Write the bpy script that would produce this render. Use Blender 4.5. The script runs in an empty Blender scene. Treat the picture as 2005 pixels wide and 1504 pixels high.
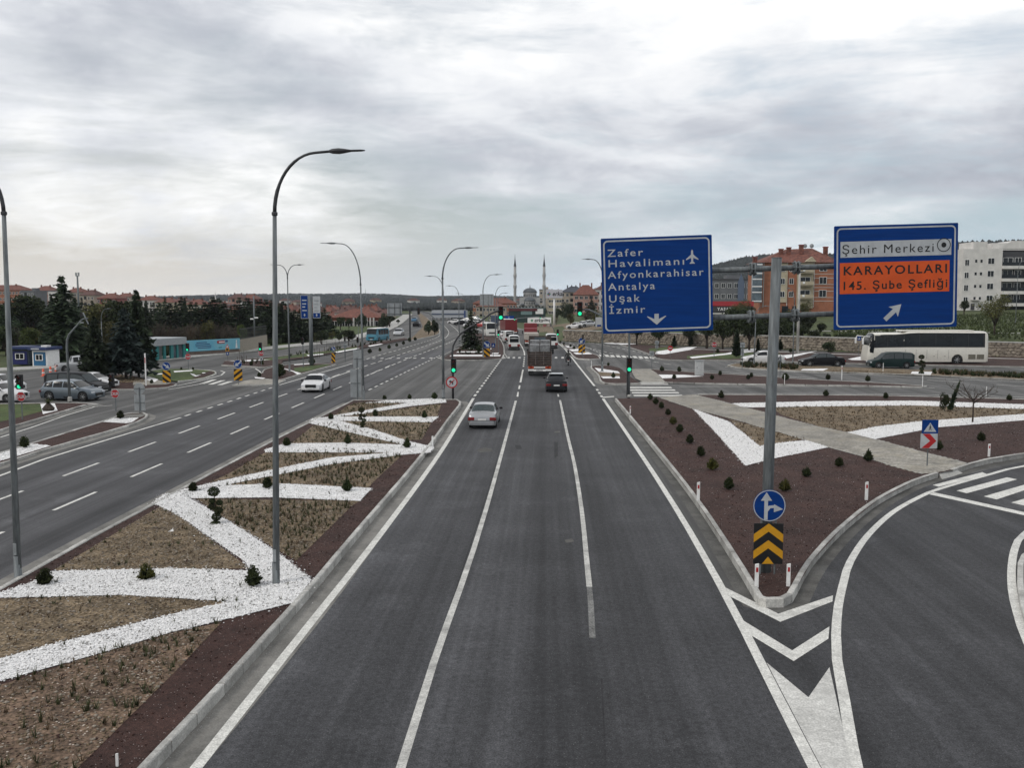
import bpy, bmesh, math, random
import numpy as np
from mathutils import Vector, Matrix
R = math.radians
random.seed(7); RNG = np.random.default_rng(7)
SC = bpy.context.scene
COL = SC.collection

# ------------------------------------------------------------------ camera
PW, PH, FP = 2005, 1504, 1800.0           # photograph size and focal length in its pixels
CXP, CYP, VX, VY = 1002.5, 752.0, 1072.0, 583.0   # centre, vanishing point of the road
CAMH = 8.0
PITCH = math.atan((CYP - VY) / FP)
YAW = math.atan(((VX - CXP) / FP) / (math.cos(PITCH) + math.sin(PITCH) * (CYP - VY) / FP))
cam_d = bpy.data.cameras.new('camera'); cam = bpy.data.objects.new('camera', cam_d); COL.objects.link(cam)
cam.location = (0, 0, CAMH); cam.rotation_euler = (math.pi / 2 - PITCH, 0, YAW)
cam_d.sensor_width = 36; cam_d.lens = FP / PW * 36; cam_d.clip_end = 9000; cam_d.clip_start = .1
SC.camera = cam
RM = cam.rotation_euler.to_matrix()

def ray(px, py):
    return RM @ Vector(((px - CXP) / FP, -(py - CYP) / FP, -1))
def G(px, py, z=0.0):                      # where the line of sight through a pixel meets the level z
    d = ray(px, py); t = (z - CAMH) / d.z
    return Vector((d.x * t, d.y * t, z))
def A(px, py, D):                          # the same for the upright plane at distance D
    d = ray(px, py); t = D / d.y
    return Vector((d.x * t, D, CAMH + d.z * t))

# ------------------------------------------------------------------ world: overcast sky over a blue one
CLOUD_OFF = (2.7, 3.3, 0); STREAK_OFF = (9.7, 2, 1.1)
SUN_EL, SUN_AZ = 42, -125                   # degrees; azimuth from +Y towards +X
w = bpy.data.worlds.new('World'); SC.world = w; w.use_nodes = True
nt = w.node_tree; nt.nodes.clear()
def N(t, **k):
    n = nt.nodes.new(t)
    for a, b in k.items():
        if a == 'ins':
            for i, v in b.items():
                if isinstance(v, bpy.types.NodeSocket): nt.links.new(v, n.inputs[i])
                else: n.inputs[i].default_value = v
        else: setattr(n, a, b)
    return n
def mth(op, a, b=None, c=None, clamp=False):
    n = N('ShaderNodeMath', operation=op, use_clamp=clamp)
    for i, v in enumerate((a, b, c)):
        if v is None: continue
        if isinstance(v, bpy.types.NodeSocket): nt.links.new(v, n.inputs[i])
        else: n.inputs[i].default_value = v
    return n.outputs[0]
def ramp(fac, stops, interp='LINEAR'):
    n = N('ShaderNodeValToRGB'); nt.links.new(fac, n.inputs[0]); e = n.color_ramp.elements
    n.color_ramp.interpolation = interp
    while len(e) < len(stops): e.new(.5)
    for q, (p, c) in zip(e, stops):
        q.position = p; q.color = (*c, 1) if not isinstance(c, (int, float)) else (c, c, c, 1)
    return n.outputs[0]
def mixc(fac, a, b):
    n = N('ShaderNodeMix', data_type='RGBA')
    for i, v in ((0, fac), (6, a), (7, b)):
        if isinstance(v, bpy.types.NodeSocket): nt.links.new(v, n.inputs[i])
        else: n.inputs[i].default_value = v if i == 0 else (*v, 1)
    return n.outputs[2]
tc = N('ShaderNodeTexCoord'); sep = N('ShaderNodeSeparateXYZ'); nt.links.new(tc.outputs['Generated'], sep.inputs[0])
dx, dy, dz = sep.outputs
sky = N('ShaderNodeTexSky', sky_type='NISHITA', sun_disc=False)
sky.sun_elevation = R(SUN_EL); sky.sun_rotation = R(SUN_AZ); sky.air_density = 1.2; sky.dust_density = 2.5
skyc = N('ShaderNodeVectorMath', operation='SCALE', ins={0: sky.outputs[0], 'Scale': .085}).outputs[0]
zc = mth('ADD', mth('MAXIMUM', dz, 0.0), .24)
U = mth('DIVIDE', dx, zc); V = mth('DIVIDE', dy, zc)
pos = N('ShaderNodeCombineXYZ', ins={0: U, 1: V, 2: 0.0}).outputs[0]
def noise(vec, scale, detail=6, rough=.55, dist=0.0, off=(0, 0, 0), sc3=(1, 1, 1)):
    mp = N('ShaderNodeMapping'); nt.links.new(vec, mp.inputs[0]); mp.inputs['Location'].default_value = off; mp.inputs['Scale'].default_value = sc3
    n = N('ShaderNodeTexNoise'); nt.links.new(mp.outputs[0], n.inputs['Vector'])
    n.inputs['Scale'].default_value = scale; n.inputs['Detail'].default_value = detail
    n.inputs['Roughness'].default_value = rough; n.inputs['Distortion'].default_value = dist
    return n.outputs[0]
big = noise(pos, .80, 5, .48, .35, CLOUD_OFF, (1, 1.0, 1))
fine = noise(pos, 3.0, 8, .58, .5, (7.3, 2.2, 0), (1.0, 1.0, 1))
streak = noise(N('ShaderNodeCombineXYZ', ins={0: dx, 1: dy, 2: mth('MULTIPLY', dz, 5.0)}).outputs[0], 2.9, 8, .6, .4, STREAK_OFF)
cl = mth('ADD', mth('MULTIPLY', big, .78), mth('MULTIPLY', fine, .22))
cells = noise(pos, 9.0, 5, .6, .6, (2.3, 1.2, 0), (.8, 1.0, 1))
cl = mth('ADD', cl, mth('MULTIPLY', mth('SUBTRACT', cells, .5), .10))
ccol = ramp(cl, [(.37, (1.10, 1.10, 1.095)), (.44, (.97, .975, .98)), (.51, (.79, .81, .845)), (.58, (.55, .575, .63)), (.68, (.37, .40, .465))])
# coverage: closed overhead, breaking up towards the horizon
cov = mth('ADD', ramp(dz, [(.0, .12), (.035, .02), (.075, .26), (.13, .66), (.22, 1.05)]), mth('ADD', mth('MULTIPLY', mth('SUBTRACT', streak, .5), 3.0), mth('MULTIPLY', mth('SUBTRACT', cells, .5), .9)), clamp=True)
warm = ramp(mth('ADD', mth('MULTIPLY', dx, -.9), .5, clamp=True), [(0.35, (.58, .73, .87)), (.85, (.88, .84, .79))])
low = mixc(ramp(dz, [(.0, .9), (.05, .62), (.10, .40), (.16, .28)]), skyc, warm)
out = mixc(cov, low, ccol)
lp = N('ShaderNodeBackground'); nt.links.new(out, lp.inputs[0]); lp.inputs[1].default_value = 1.08
wo = N('ShaderNodeOutputWorld'); nt.links.new(lp.outputs[0], wo.inputs[0])

# ------------------------------------------------------------------ sun behind the cloud, exposure
sd = bpy.data.lights.new('sun', 'SUN'); sd.energy = 1.3; sd.angle = R(14); sd.color = (1, .95, .88)
so = bpy.data.objects.new('sun', sd); COL.objects.link(so)
sdir = Vector((math.sin(R(SUN_AZ)) * math.cos(R(SUN_EL)), math.cos(R(SUN_AZ)) * math.cos(R(SUN_EL)), math.sin(R(SUN_EL))))
so.rotation_euler = sdir.to_track_quat('Z', 'Y').to_euler()
SC.view_settings.view_transform = 'Standard'; SC.view_settings.look = 'None'
SC.view_settings.exposure = 0.0; SC.view_settings.gamma = 1.0; SC.view_settings.use_curve_mapping = False

# ------------------------------------------------------------------ materials
MATS = {}
def mat(name, col, rough=.7, var=.12, scale=6.0, metal=0.0, bump=0.0, bscale=None, col2=None, spec=.35, emit=0, coat=0, stretch=None, detail=5, vary=0):
    if name in MATS: return MATS[name]
    m = bpy.data.materials.new(name); m.use_nodes = True; t = m.node_tree; b = t.nodes['Principled BSDF']
    b.inputs['Roughness'].default_value = rough; b.inputs['Metallic'].default_value = metal
    b.inputs['Specular IOR Level'].default_value = spec; b.inputs['Coat Weight'].default_value = coat; b.inputs['Coat Roughness'].default_value = .06
    c2 = col2 if col2 else tuple(x * (1 - var * 2) for x in col)
    geo = t.nodes.new('ShaderNodeNewGeometry'); src = geo.outputs['Position']
    if stretch:
        mp = t.nodes.new('ShaderNodeMapping'); mp.inputs['Scale'].default_value = stretch; t.links.new(src, mp.inputs[0]); src = mp.outputs[0]
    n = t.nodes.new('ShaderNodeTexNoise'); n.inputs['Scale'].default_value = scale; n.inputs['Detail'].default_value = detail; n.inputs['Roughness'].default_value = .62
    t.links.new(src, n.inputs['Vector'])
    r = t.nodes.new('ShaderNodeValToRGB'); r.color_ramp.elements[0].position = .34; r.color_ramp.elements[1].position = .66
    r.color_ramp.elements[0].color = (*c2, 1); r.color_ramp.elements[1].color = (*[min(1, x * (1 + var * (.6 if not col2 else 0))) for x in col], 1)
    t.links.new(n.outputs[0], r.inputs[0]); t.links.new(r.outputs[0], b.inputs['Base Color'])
    if vary:                                         # every copy of a plant has its own shade
        oi = t.nodes.new('ShaderNodeObjectInfo'); mr = t.nodes.new('ShaderNodeMapRange'); mr.inputs[3].default_value = 1 - vary; mr.inputs[4].default_value = 1 + vary; t.links.new(oi.outputs['Random'], mr.inputs[0])
        hs = t.nodes.new('ShaderNodeHueSaturation'); t.links.new(mr.outputs[0], hs.inputs['Value']); m2 = t.nodes.new('ShaderNodeMapRange'); m2.inputs[3].default_value = .485; m2.inputs[4].default_value = .515; t.links.new(oi.outputs['Random'], m2.inputs[0]); t.links.new(m2.outputs[0], hs.inputs['Hue']); t.links.new(r.outputs[0], hs.inputs['Color']); t.links.new(hs.outputs[0], b.inputs['Base Color'])
    if bump:
        bn = t.nodes.new('ShaderNodeTexNoise'); bn.inputs['Scale'].default_value = bscale or scale * 4; bn.inputs['Detail'].default_value = 4
        t.links.new(geo.outputs['Position'], bn.inputs['Vector'])
        bp = t.nodes.new('ShaderNodeBump'); bp.inputs['Strength'].default_value = bump; bp.inputs['Distance'].default_value = .03
        t.links.new(bn.outputs[0], bp.inputs['Height']); t.links.new(bp.outputs[0], b.inputs['Normal'])
    if emit:
        b.inputs['Emission Color'].default_value = (*col, 1); b.inputs['Emission Strength'].default_value = emit
    MATS[name] = m
    return m

def ground_mat(name, base, specks=None, speck_amt=.0, sscale=30, big=.25, bigscale=.35, bump=.5, rough=.9, grain=60, grain_var=.35, tracks=False, pale=None, vary=0):
    """loose or paved ground: broad blotches, fine grain, pale specks"""
    if name in MATS: return MATS[name]
    m = bpy.data.materials.new(name); m.use_nodes = True; t = m.node_tree; L = t.links.new; b = t.nodes['Principled BSDF']
    b.inputs['Roughness'].default_value = rough; b.inputs['Specular IOR Level'].default_value = .25
    P = t.nodes.new('ShaderNodeNewGeometry').outputs['Position']
    def nz(s, d=4, st=None, r=.6):
        src = P
        if st:
            mp = t.nodes.new('ShaderNodeMapping'); mp.inputs['Scale'].default_value = st; L(P, mp.inputs[0]); src = mp.outputs[0]
        n = t.nodes.new('ShaderNodeTexNoise'); n.inputs['Scale'].default_value = s; n.inputs['Detail'].default_value = d; n.inputs['Roughness'].default_value = r; L(src, n.inputs['Vector']); return n.outputs[0]
    def mr(f, a, c, lo, hi):
        n = t.nodes.new('ShaderNodeMapRange'); L(f, n.inputs[0])
        for i, v in enumerate((a, c, lo, hi)): n.inputs[i + 1].default_value = v
        return n.outputs[0]
    def mul(a, c):
        n = t.nodes.new('ShaderNodeMath'); n.operation = 'MULTIPLY'; L(a, n.inputs[0]); L(c, n.inputs[1]); return n.outputs[0]
    f = mul(mr(nz(bigscale, 5), .3, .7, 1 - big, 1 + big), mr(nz(grain, 3), .3, .7, 1 - grain_var, 1 + grain_var))
    f = mul(f, mr(nz(grain * .22, 3), .3, .7, 1 - grain_var * .5, 1 + grain_var * .5))
    if tracks:
        f = mul(f, mr(nz(1.0, 4, (1.15, .018, 1)), .32, .68, .68, 1.36))
        f = mul(f, mr(nz(1.0, 3, (.42, .012, 1)), .33, .67, .72, 1.38))
        f = mul(f, mr(nz(.35, 7, None, .65), .56, .62, 1.0, 1.22))
        f = mul(f, mr(nz(1.0, 5, (6.0, .05, 1)), .35, .65, .87, 1.13))
        crack = nz(.9, 8, (1, .25, 1), .7)
        f = mul(f, mr(crack, .30, .36, .82, 1.0))
    if vary:                                         # each stone has its own tone
        f = mul(f, mr(t.nodes.new('ShaderNodeObjectInfo').outputs['Random'], 0, 1, 1 - vary, 1 + vary))
    vm = t.nodes.new('ShaderNodeVectorMath'); vm.operation = 'SCALE'; vm.inputs[0].default_value = base; L(f, vm.inputs['Scale'])
    col = vm.outputs[0]
    if pale:
        mx = t.nodes.new('ShaderNodeMix'); mx.data_type = 'RGBA'; L(mr(nz(.8, 7, None, .68), .5, .74, 0, 1), mx.inputs[0]); L(col, mx.inputs[6]); mx.inputs[7].default_value = (*pale, 1); col = mx.outputs[2]
    if specks:
        v = t.nodes.new('ShaderNodeTexVoronoi'); v.inputs['Scale'].default_value = sscale; L(P, v.inputs['Vector'])
        s1 = t.nodes.new('ShaderNodeSeparateColor'); L(v.outputs['Color'], s1.inputs[0])
        a = mr(v.outputs['Distance'], .28, .36, 1, 0); c = mr(s1.outputs[0], 1 - speck_amt - .01, 1 - speck_amt, 0, 1)
        mx = t.nodes.new('ShaderNodeMix'); mx.data_type = 'RGBA'; L(mul(a, c), mx.inputs[0]); L(col, mx.inputs[6]); mx.inputs[7].default_value = (*specks, 1); col = mx.outputs[2]
    L(col, b.inputs['Base Color'])
    bp = t.nodes.new('ShaderNodeBump'); bp.inputs['Strength'].default_value = bump; bp.inputs['Distance'].default_value = .02
    L(nz(grain, 4), bp.inputs['Height']); L(bp.outputs[0], b.inputs['Normal'])
    MATS[name] = m
    return m

ASPH = ground_mat('asphalt', (.080, .079, .077), big=.18, bigscale=.12, grain=45, grain_var=.28, bump=.25, rough=.85, tracks=True)
ASPH_D = ground_mat('asphalt_fresh', (.040, .0405, .0435), specks=(.13, .13, .13), speck_amt=.03, sscale=34, big=.20, bigscale=.3, grain=34, grain_var=.6, bump=.3, rough=.8, tracks=True)
ASPH_L = ground_mat('asphalt_left', (.056, .056, .059), big=.16, bigscale=.2, grain=45, grain_var=.25, bump=.25, rough=.82, tracks=True)
LAVA = ground_mat('maroon_gravel', (.044, .0225, .0185), specks=(.40, .35, .33), speck_amt=.03, sscale=34, big=.32, bigscale=.8, grain=38, grain_var=.6, bump=1.0)
SOIL = ground_mat('tan_soil', (.140, .106, .068), specks=(.42, .36, .3), speck_amt=.06, sscale=18, big=.35, bigscale=1.1, grain=13, grain_var=.75, bump=1.0)
SOILR = ground_mat('reddish_soil', (.128, .087, .060), specks=(.46, .40, .34), speck_amt=.09, sscale=16, big=.35, bigscale=1.1, grain=13, grain_var=.75, bump=1.0)
WGRAV = ground_mat('white_gravel', (.70, .695, .69), big=.1, bigscale=1.2, grain=22, grain_var=.3, bump=1.0)
GRASS = ground_mat('grass_ground', (.05, .075, .022), big=.35, bigscale=.25, grain=14, grain_var=.5, bump=.8, pale=(.12, .12, .045))
FIELD = ground_mat('field_ground', (.050, .066, .022), big=.4, bigscale=.05, grain=2.5, grain_var=.5, bump=.6, pale=(.10, .095, .05))
CONC = ground_mat('concrete', (.36, .355, .335), big=.16, bigscale=.7, grain=30, grain_var=.2, bump=.25, pale=(.26, .255, .24))
KERB = ground_mat('kerb_concrete', (.37, .365, .345), big=.25, bigscale=1.1, grain=26, grain_var=.25, bump=.35, pale=(.22, .215, .20), vary=.22)
GUTTER_D = ground_mat('gutter_asphalt', (.085, .083, .078), big=.35, bigscale=.7, grain=24, grain_var=.3, bump=.25, pale=(.14, .135, .125))
GUTTER = ground_mat('gutter_dust', (.165, .16, .148), big=.3, bigscale=.6, grain=24, grain_var=.22, bump=.25, pale=(.26, .25, .23))
PAVE = ground_mat('paver_stone', (.27, .255, .225), big=.22, bigscale=.5, grain=9, grain_var=.35, bump=.6, pale=(.31, .28, .22), vary=.18)
PAINT = ground_mat('road_paint', (.60, .595, .56), big=.18, bigscale=.8, grain=26, grain_var=.3, bump=.2, pale=(.30, .295, .28))
PAINT_MID = ground_mat('road_paint_dusty', (.50, .495, .47), big=.18, bigscale=.7, grain=26, grain_var=.3, bump=.2, pale=(.40, .395, .375))
PAINT_FADE = ground_mat('road_paint_faded', (.16, .16, .155), big=.4, bigscale=1.2, grain=22, grain_var=.5, bump=.2, pale=(.06, .06, .062))
TAR = ground_mat('tar_mark', (.030, .030, .032), big=.3, bigscale=1.2, grain=22, grain_var=.5, bump=.2, pale=(.034, .034, .037))
PAINT_OLD = ground_mat('road_paint_worn', (.46, .455, .43), big=.25, bigscale=1.2, grain=30, grain_var=.3, bump=.2, pale=(.16, .16, .155))
GALV = mat('galvanised_steel', (.150, .165, .172), .6, .22, 3.0, metal=.15, spec=.3, stretch=(4, 4, .5))
DARKM = mat('dark_steel', (.05, .052, .056), .5, .1, metal=.3)
BLACKP = mat('black_plastic', (.014, .014, .015), .5, .1)
RUBBER = mat('tyre_rubber', (.016, .016, .017), .85, .15)
RIM = mat('alloy_rim', (.36, .37, .38), .35, .1, metal=.7)
GLASS = mat('dark_glass', (.010, .012, .014), .10, .2, 1.2, spec=.3)
GLASSB = mat('pale_glass', (.10, .13, .15), .12, .3, .7, spec=.6)
WHITEP = mat('white_sheet', (.74, .74, .73), .5, .06)
WSTONE = mat('white_stone', (.84, .835, .83), .8, .14, 14)
BLUES = mat('sign_blue', (.002, .034, .175), .6, .10, 2.2, spec=.12, stretch=(.4, .4, 6))
ORANGES = mat('sign_orange', (.58, .080, .011), .5, .06, 3)
SILVS = mat('sign_reflective_white', (.40, .42, .44), .5, .08, 4)
SILVB = mat('sign_back_metal', (.28, .30, .31), .5, .12, 2, metal=.2)
REDS = mat('sign_red', (.36, .012, .016), .5, .08)
YELS = mat('sign_yellow', (.52, .255, .008), .5, .08)
BLACKS = mat('sign_black', (.008, .008, .009), .5, .05)
BARK = mat('bark', (.060, .046, .036), .9, .3, 8, bump=.5)
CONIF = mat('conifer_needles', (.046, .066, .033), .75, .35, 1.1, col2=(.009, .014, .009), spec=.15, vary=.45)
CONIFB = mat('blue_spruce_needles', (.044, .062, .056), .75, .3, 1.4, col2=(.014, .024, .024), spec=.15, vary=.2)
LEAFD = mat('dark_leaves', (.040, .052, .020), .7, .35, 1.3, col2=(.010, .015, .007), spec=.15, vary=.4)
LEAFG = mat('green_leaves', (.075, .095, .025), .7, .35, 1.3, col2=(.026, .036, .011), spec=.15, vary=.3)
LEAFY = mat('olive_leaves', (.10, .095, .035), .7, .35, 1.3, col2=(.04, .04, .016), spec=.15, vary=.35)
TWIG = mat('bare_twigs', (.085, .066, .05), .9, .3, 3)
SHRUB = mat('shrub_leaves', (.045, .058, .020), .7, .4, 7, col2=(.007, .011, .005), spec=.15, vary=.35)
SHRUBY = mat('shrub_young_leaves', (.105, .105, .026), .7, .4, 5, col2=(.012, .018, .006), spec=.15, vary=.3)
BLADE = mat('grass_blades', (.060, .066, .024), .8, .35, 6, col2=(.026, .030, .012))
BLADED = mat('dry_stems', (.10, .066, .036), .9, .3, 6)
STONE = mat('wall_stone', (.33, .285, .23), .9, .2, 1.6, col2=(.13, .11, .09), bump=.5)
GREYST = mat('grey_pebble', (.42, .41, .40), .9, .25, 7, col2=(.20, .19, .18))
ROOFR = mat('red_roof_tiles', (.175, .066, .047), .85, .3, 1.5, bump=.4, bscale=6)
ROOFD = mat('dark_roof_tiles', (.115, .055, .046), .85, .3, 1.5, bump=.4, bscale=6)
LEAD = mat('lead_dome', (.085, .095, .105), .5, .15, 1.0)
MOSQ = mat('mosque_stone', (.34, .34, .335), .8, .1, .6)
MARBLE = mat('pale_stone', (.50, .49, .47), .8, .1, .6)
GREENL = mat('lit_green_lens', (.02, .80, .38), .4, 0, emit=1.15)
DIMRED = mat('unlit_red_lens', (.06, .008, .008), .35, .05)
DIMAMB = mat('unlit_amber_lens', (.05, .028, .006), .35, .05)
TAIL = mat('tail_lamp', (.17, .009, .010), .25, .1, spec=.6)
HEAD = mat('head_lamp', (.55, .57, .60), .15, .1, spec=.6)
PLATE = mat('number_plate', (.62, .62, .60), .5, .05)

# ------------------------------------------------------------------ mesh helpers
class MB:
    def __init__(s): s.v = []; s.f = []; s.mi = []; s.mats = []
    def add(s, vs, fs, m=None):
        o = len(s.v); s.v.extend([tuple(v) for v in vs]); s.f.extend([tuple(i + o for i in f) for f in fs])
        if m is not None and m not in s.mats: s.mats.append(m)
        s.mi.extend([s.mats.index(m) if m is not None else 0] * len(fs)); return s
    def box(s, c, d, rz=0, m=None, ch=0.0):
        hx, hy, hz = d[0] / 2, d[1] / 2, d[2] / 2; ca, sa = math.cos(rz), math.sin(rz)
        if ch:                                                     # chamfered upper and lower rim
            vs = []
            for z, q in ((-hz, ch), (-hz + ch, 0), (hz - ch, 0), (hz, ch)):
                for x, y in ((-1, -1), (1, -1), (1, 1), (-1, 1)): vs.append((x * (hx - q), y * (hy - q), z))
            fs = [(3, 2, 1, 0), (12, 13, 14, 15)] + [(r * 4 + k, r * 4 + (k + 1) % 4, r * 4 + 4 + (k + 1) % 4, r * 4 + 4 + k) for r in range(3) for k in range(4)]
        else:
            vs = [(x * hx, y * hy, z * hz) for z in (-1, 1) for x, y in ((-1, -1), (1, -1), (1, 1), (-1, 1))]
            fs = [(3, 2, 1, 0), (4, 5, 6, 7)] + [(k, (k + 1) % 4, 4 + (k + 1) % 4, 4 + k) for k in range(4)]
        return s.add([(c[0] + x * ca - y * sa, c[1] + x * sa + y * ca, c[2] + z) for x, y, z in vs], fs, m)
    def path(s, pts, rad, n=8, m=None, cap=True):
        pts = [Vector(p) for p in pts]
        if not hasattr(rad, '__len__'): rad = [rad] * len(pts)
        vs, fs = [], []; up = None
        for i, p in enumerate(pts):
            d = (pts[min(i + 1, len(pts) - 1)] - pts[max(i - 1, 0)]).normalized()
            if up is None: up = Vector((0, 1, 0)) if abs(d.y) < .9 else Vector((1, 0, 0))
            a = d.cross(up).normalized(); up = a.cross(d).normalized()
            for k in range(n):
                q = 2 * math.pi * k / n; vs.append(p + (a * math.cos(q) + up * math.sin(q)) * rad[i])
        for i in range(len(pts) - 1):
            for k in range(n): fs.append((i * n + k, i * n + (k + 1) % n, (i + 1) * n + (k + 1) % n, (i + 1) * n + k))
        if cap: fs += [tuple(range(n))[::-1], tuple(range((len(pts) - 1) * n, len(pts) * n))]
        return s.add(vs, fs, m)
    def lathe(s, prof, c=(0, 0, 0), n=16, m=None, axis='z'):
        vs, fs = [], []
        for r, z in prof:
            for k in range(n):
                q = 2 * math.pi * k / n; x, y = r * math.cos(q), r * math.sin(q)
                vs.append((c[0] + x, c[1] + y, c[2] + z) if axis == 'z' else (c[0] + z, c[1] + x, c[2] + y) if axis == 'x' else (c[0] + x, c[1] + z, c[2] + y))
        for i in range(len(prof) - 1):
            for k in range(n): fs.append((i * n + k, i * n + (k + 1) % n, (i + 1) * n + (k + 1) % n, (i + 1) * n + k))
        fs += [tuple(range(n))[::-1], tuple(range((len(prof) - 1) * n, len(prof) * n))]
        return s.add(vs, fs, m)
    def plate(s, poly, y0, y1, m=None):            # outline in XZ, thickness along Y (y0 = front)
        n = len(poly); vs = [(x, y0, z) for x, z in poly] + [(x, y1, z) for x, z in poly]
        return s.add(vs, [tuple(range(n)), tuple(range(n, 2 * n))[::-1]] + [((k + 1) % n, k, k + n, (k + 1) % n + n) for k in range(n)], m)
    def slab(s, poly, z0, z1, m=None):             # outline in XY, thickness along Z
        n = len(poly); vs = [(p[0], p[1], z0) for p in poly] + [(p[0], p[1], z1) for p in poly]
        return s.add(vs, [tuple(range(n))[::-1], tuple(range(n, 2 * n))] + [(k, (k + 1) % n, (k + 1) % n + n, k + n) for k in range(n)], m)
    def mesh(s, name, m=None, smooth=False):
        me = bpy.data.meshes.new(name); me.from_pydata(s.v, [], s.f)
        for q in (s.mats or [m]): me.materials.append(q)
        if s.mats: me.polygons.foreach_set('material_index', s.mi)
        if smooth: me.polygons.foreach_set('use_smooth', [True] * len(s.f))
        me.update(); return me
    def obj(s, name, m=None, parent=None, smooth=False, fixn=True):
        if fixn:
            me = s.mesh(name, m, smooth); bm = bmesh.new(); bm.from_mesh(me); bmesh.ops.recalc_face_normals(bm, faces=bm.faces); bm.to_mesh(me); bm.free()
        else: me = s.mesh(name, m, smooth)
        return link(name, me, parent)
def link(name, me, parent=None, loc=None, rz=None, sc=None):
    o = bpy.data.objects.new(name, me); COL.objects.link(o)
    if parent: o.parent = parent
    if loc is not None: o.location = loc
    if rz is not None: o.rotation_euler = (0, 0, rz)
    if sc is not None: o.scale = sc if hasattr(sc, '__len__') else (sc, sc, sc)
    return o
def tag(o, label=None, cat=None, group=None, kind=None):
    if label: o['label'] = label
    if cat: o['category'] = cat
    if group: o['group'] = group
    if kind: o['kind'] = kind
    return o
def thing(name, label, cat, loc=(0, 0, 0), rz=0, group=None, sc=None):
    return tag(link(name, None, None, loc, rz, sc), label, cat, group)
ORD = 'zeroth first second third fourth fifth sixth seventh eighth ninth tenth eleventh twelfth thirteenth fourteenth fifteenth sixteenth seventeenth eighteenth nineteenth'.split()
def nth(n):
    if n < 20: return ORD[n]
    t = {2: 'twent', 3: 'thirt', 4: 'fort', 5: 'fift'}[n // 10]
    return t + ('ieth' if n % 10 == 0 else 'y-' + ORD[n % 10])
TXT = {}
def text(body, size, m, parent, x, z, y=-.02, align='LEFT', gap=1.0, name='lettering', sx=1.0, bold=.018, shear=0):
    key = (body, align, gap, shear, bold)
    if key not in TXT:
        c = bpy.data.curves.new('lettering', 'FONT'); c.body = body; c.align_x = align; c.space_character = gap; c.extrude = 0; c.resolution_u = 3; c.shear = shear; c.offset = bold
        o = bpy.data.objects.new('tmp', c); COL.objects.link(o)
        dg = bpy.context.evaluated_depsgraph_get(); me = bpy.data.meshes.new_from_object(o.evaluated_get(dg))
        bpy.data.objects.remove(o); me.name = 'lettering'; TXT[key] = me
    me = TXT[key].copy(); me.materials.clear(); me.materials.append(m)
    o = link(name, me, parent, (x, y, z)); o.rotation_euler = (math.pi / 2, 0, 0); o.scale = (size * sx, size, size); return o
def inpoly(P, poly):
    x, y = P[:, 0], P[:, 1]; r = np.zeros(len(P), bool); n = len(poly); j = n - 1
    for i in range(n):
        xi, yi = poly[i][0], poly[i][1]; xj, yj = poly[j][0], poly[j][1]
        c = ((yi > y) != (yj > y)) & (x < (xj - xi) * (y - yi) / (yj - yi + 1e-12) + xi); r ^= c; j = i
    return r
def scatter(poly, dens, cap=60000):
    a = np.array([(p[0], p[1]) for p in poly]); lo, hi = a.min(0), a.max(0)
    n = int(min(cap, dens * (hi[0] - lo[0]) * (hi[1] - lo[1])))
    P = lo + RNG.random((max(n, 1), 2)) * (hi - lo); return P[inpoly(P, a)]
def px2(pts, z=0.0): return [G(x, y, z) for x, y in pts]
def arr_obj(name, V, Fc, m, parent=None, smooth=False):         # numpy verts, triangles or quads
    me = bpy.data.meshes.new(name or 'foliage'); k = Fc.shape[1]
    me.vertices.add(len(V)); me.vertices.foreach_set('co', V.astype(np.float32).ravel())
    me.loops.add(Fc.size); me.loops.foreach_set('vertex_index', Fc.astype(np.int32).ravel())
    me.polygons.add(len(Fc)); me.polygons.foreach_set('loop_start', np.arange(0, Fc.size, k, dtype=np.int32)); me.polygons.foreach_set('loop_total', np.full(len(Fc), k, np.int32))
    me.materials.append(m); me.update(calc_edges=True); me.validate()
    return link(name, me, parent) if name else me
OCT = np.array([(1, 0, 0), (0, 1, 0), (-1, 0, 0), (0, -1, 0), (0, 0, 1), (0, 0, -1)], float)
OCTF = np.array([(0, 1, 4), (1, 2, 4), (2, 3, 4), (3, 0, 4), (1, 0, 5), (2, 1, 5), (3, 2, 5), (0, 3, 5)])
def stones(name, P, z, smin, smax, m, parent, flat=.6):
    n = len(P)
    if n == 0: return
    s = (smin + RNG.random(n) ** 2 * (smax - smin))[:, None, None]
    V = OCT[None] * (1 + .45 * (RNG.random((n, 6, 1)) - .5)) + .25 * (RNG.random((n, 6, 3)) - .5)
    a = RNG.random(n) * 6.283; c, q = np.cos(a)[:, None], np.sin(a)[:, None]
    x, y = V[..., 0] * 1.25, V[..., 1]; V = np.stack([x * c - y * q, x * q + y * c, V[..., 2] * flat], -1) * s
    V[..., 0] += P[:, 0, None]; V[..., 1] += P[:, 1, None]; V[..., 2] += z + s[..., 0] * .25
    Fc = (OCTF[None] + (np.arange(n) * 6)[:, None, None]).reshape(-1, 3)
    return tag(arr_obj(name, V.reshape(-1, 3), Fc, m, parent), kind='stuff')
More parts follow.
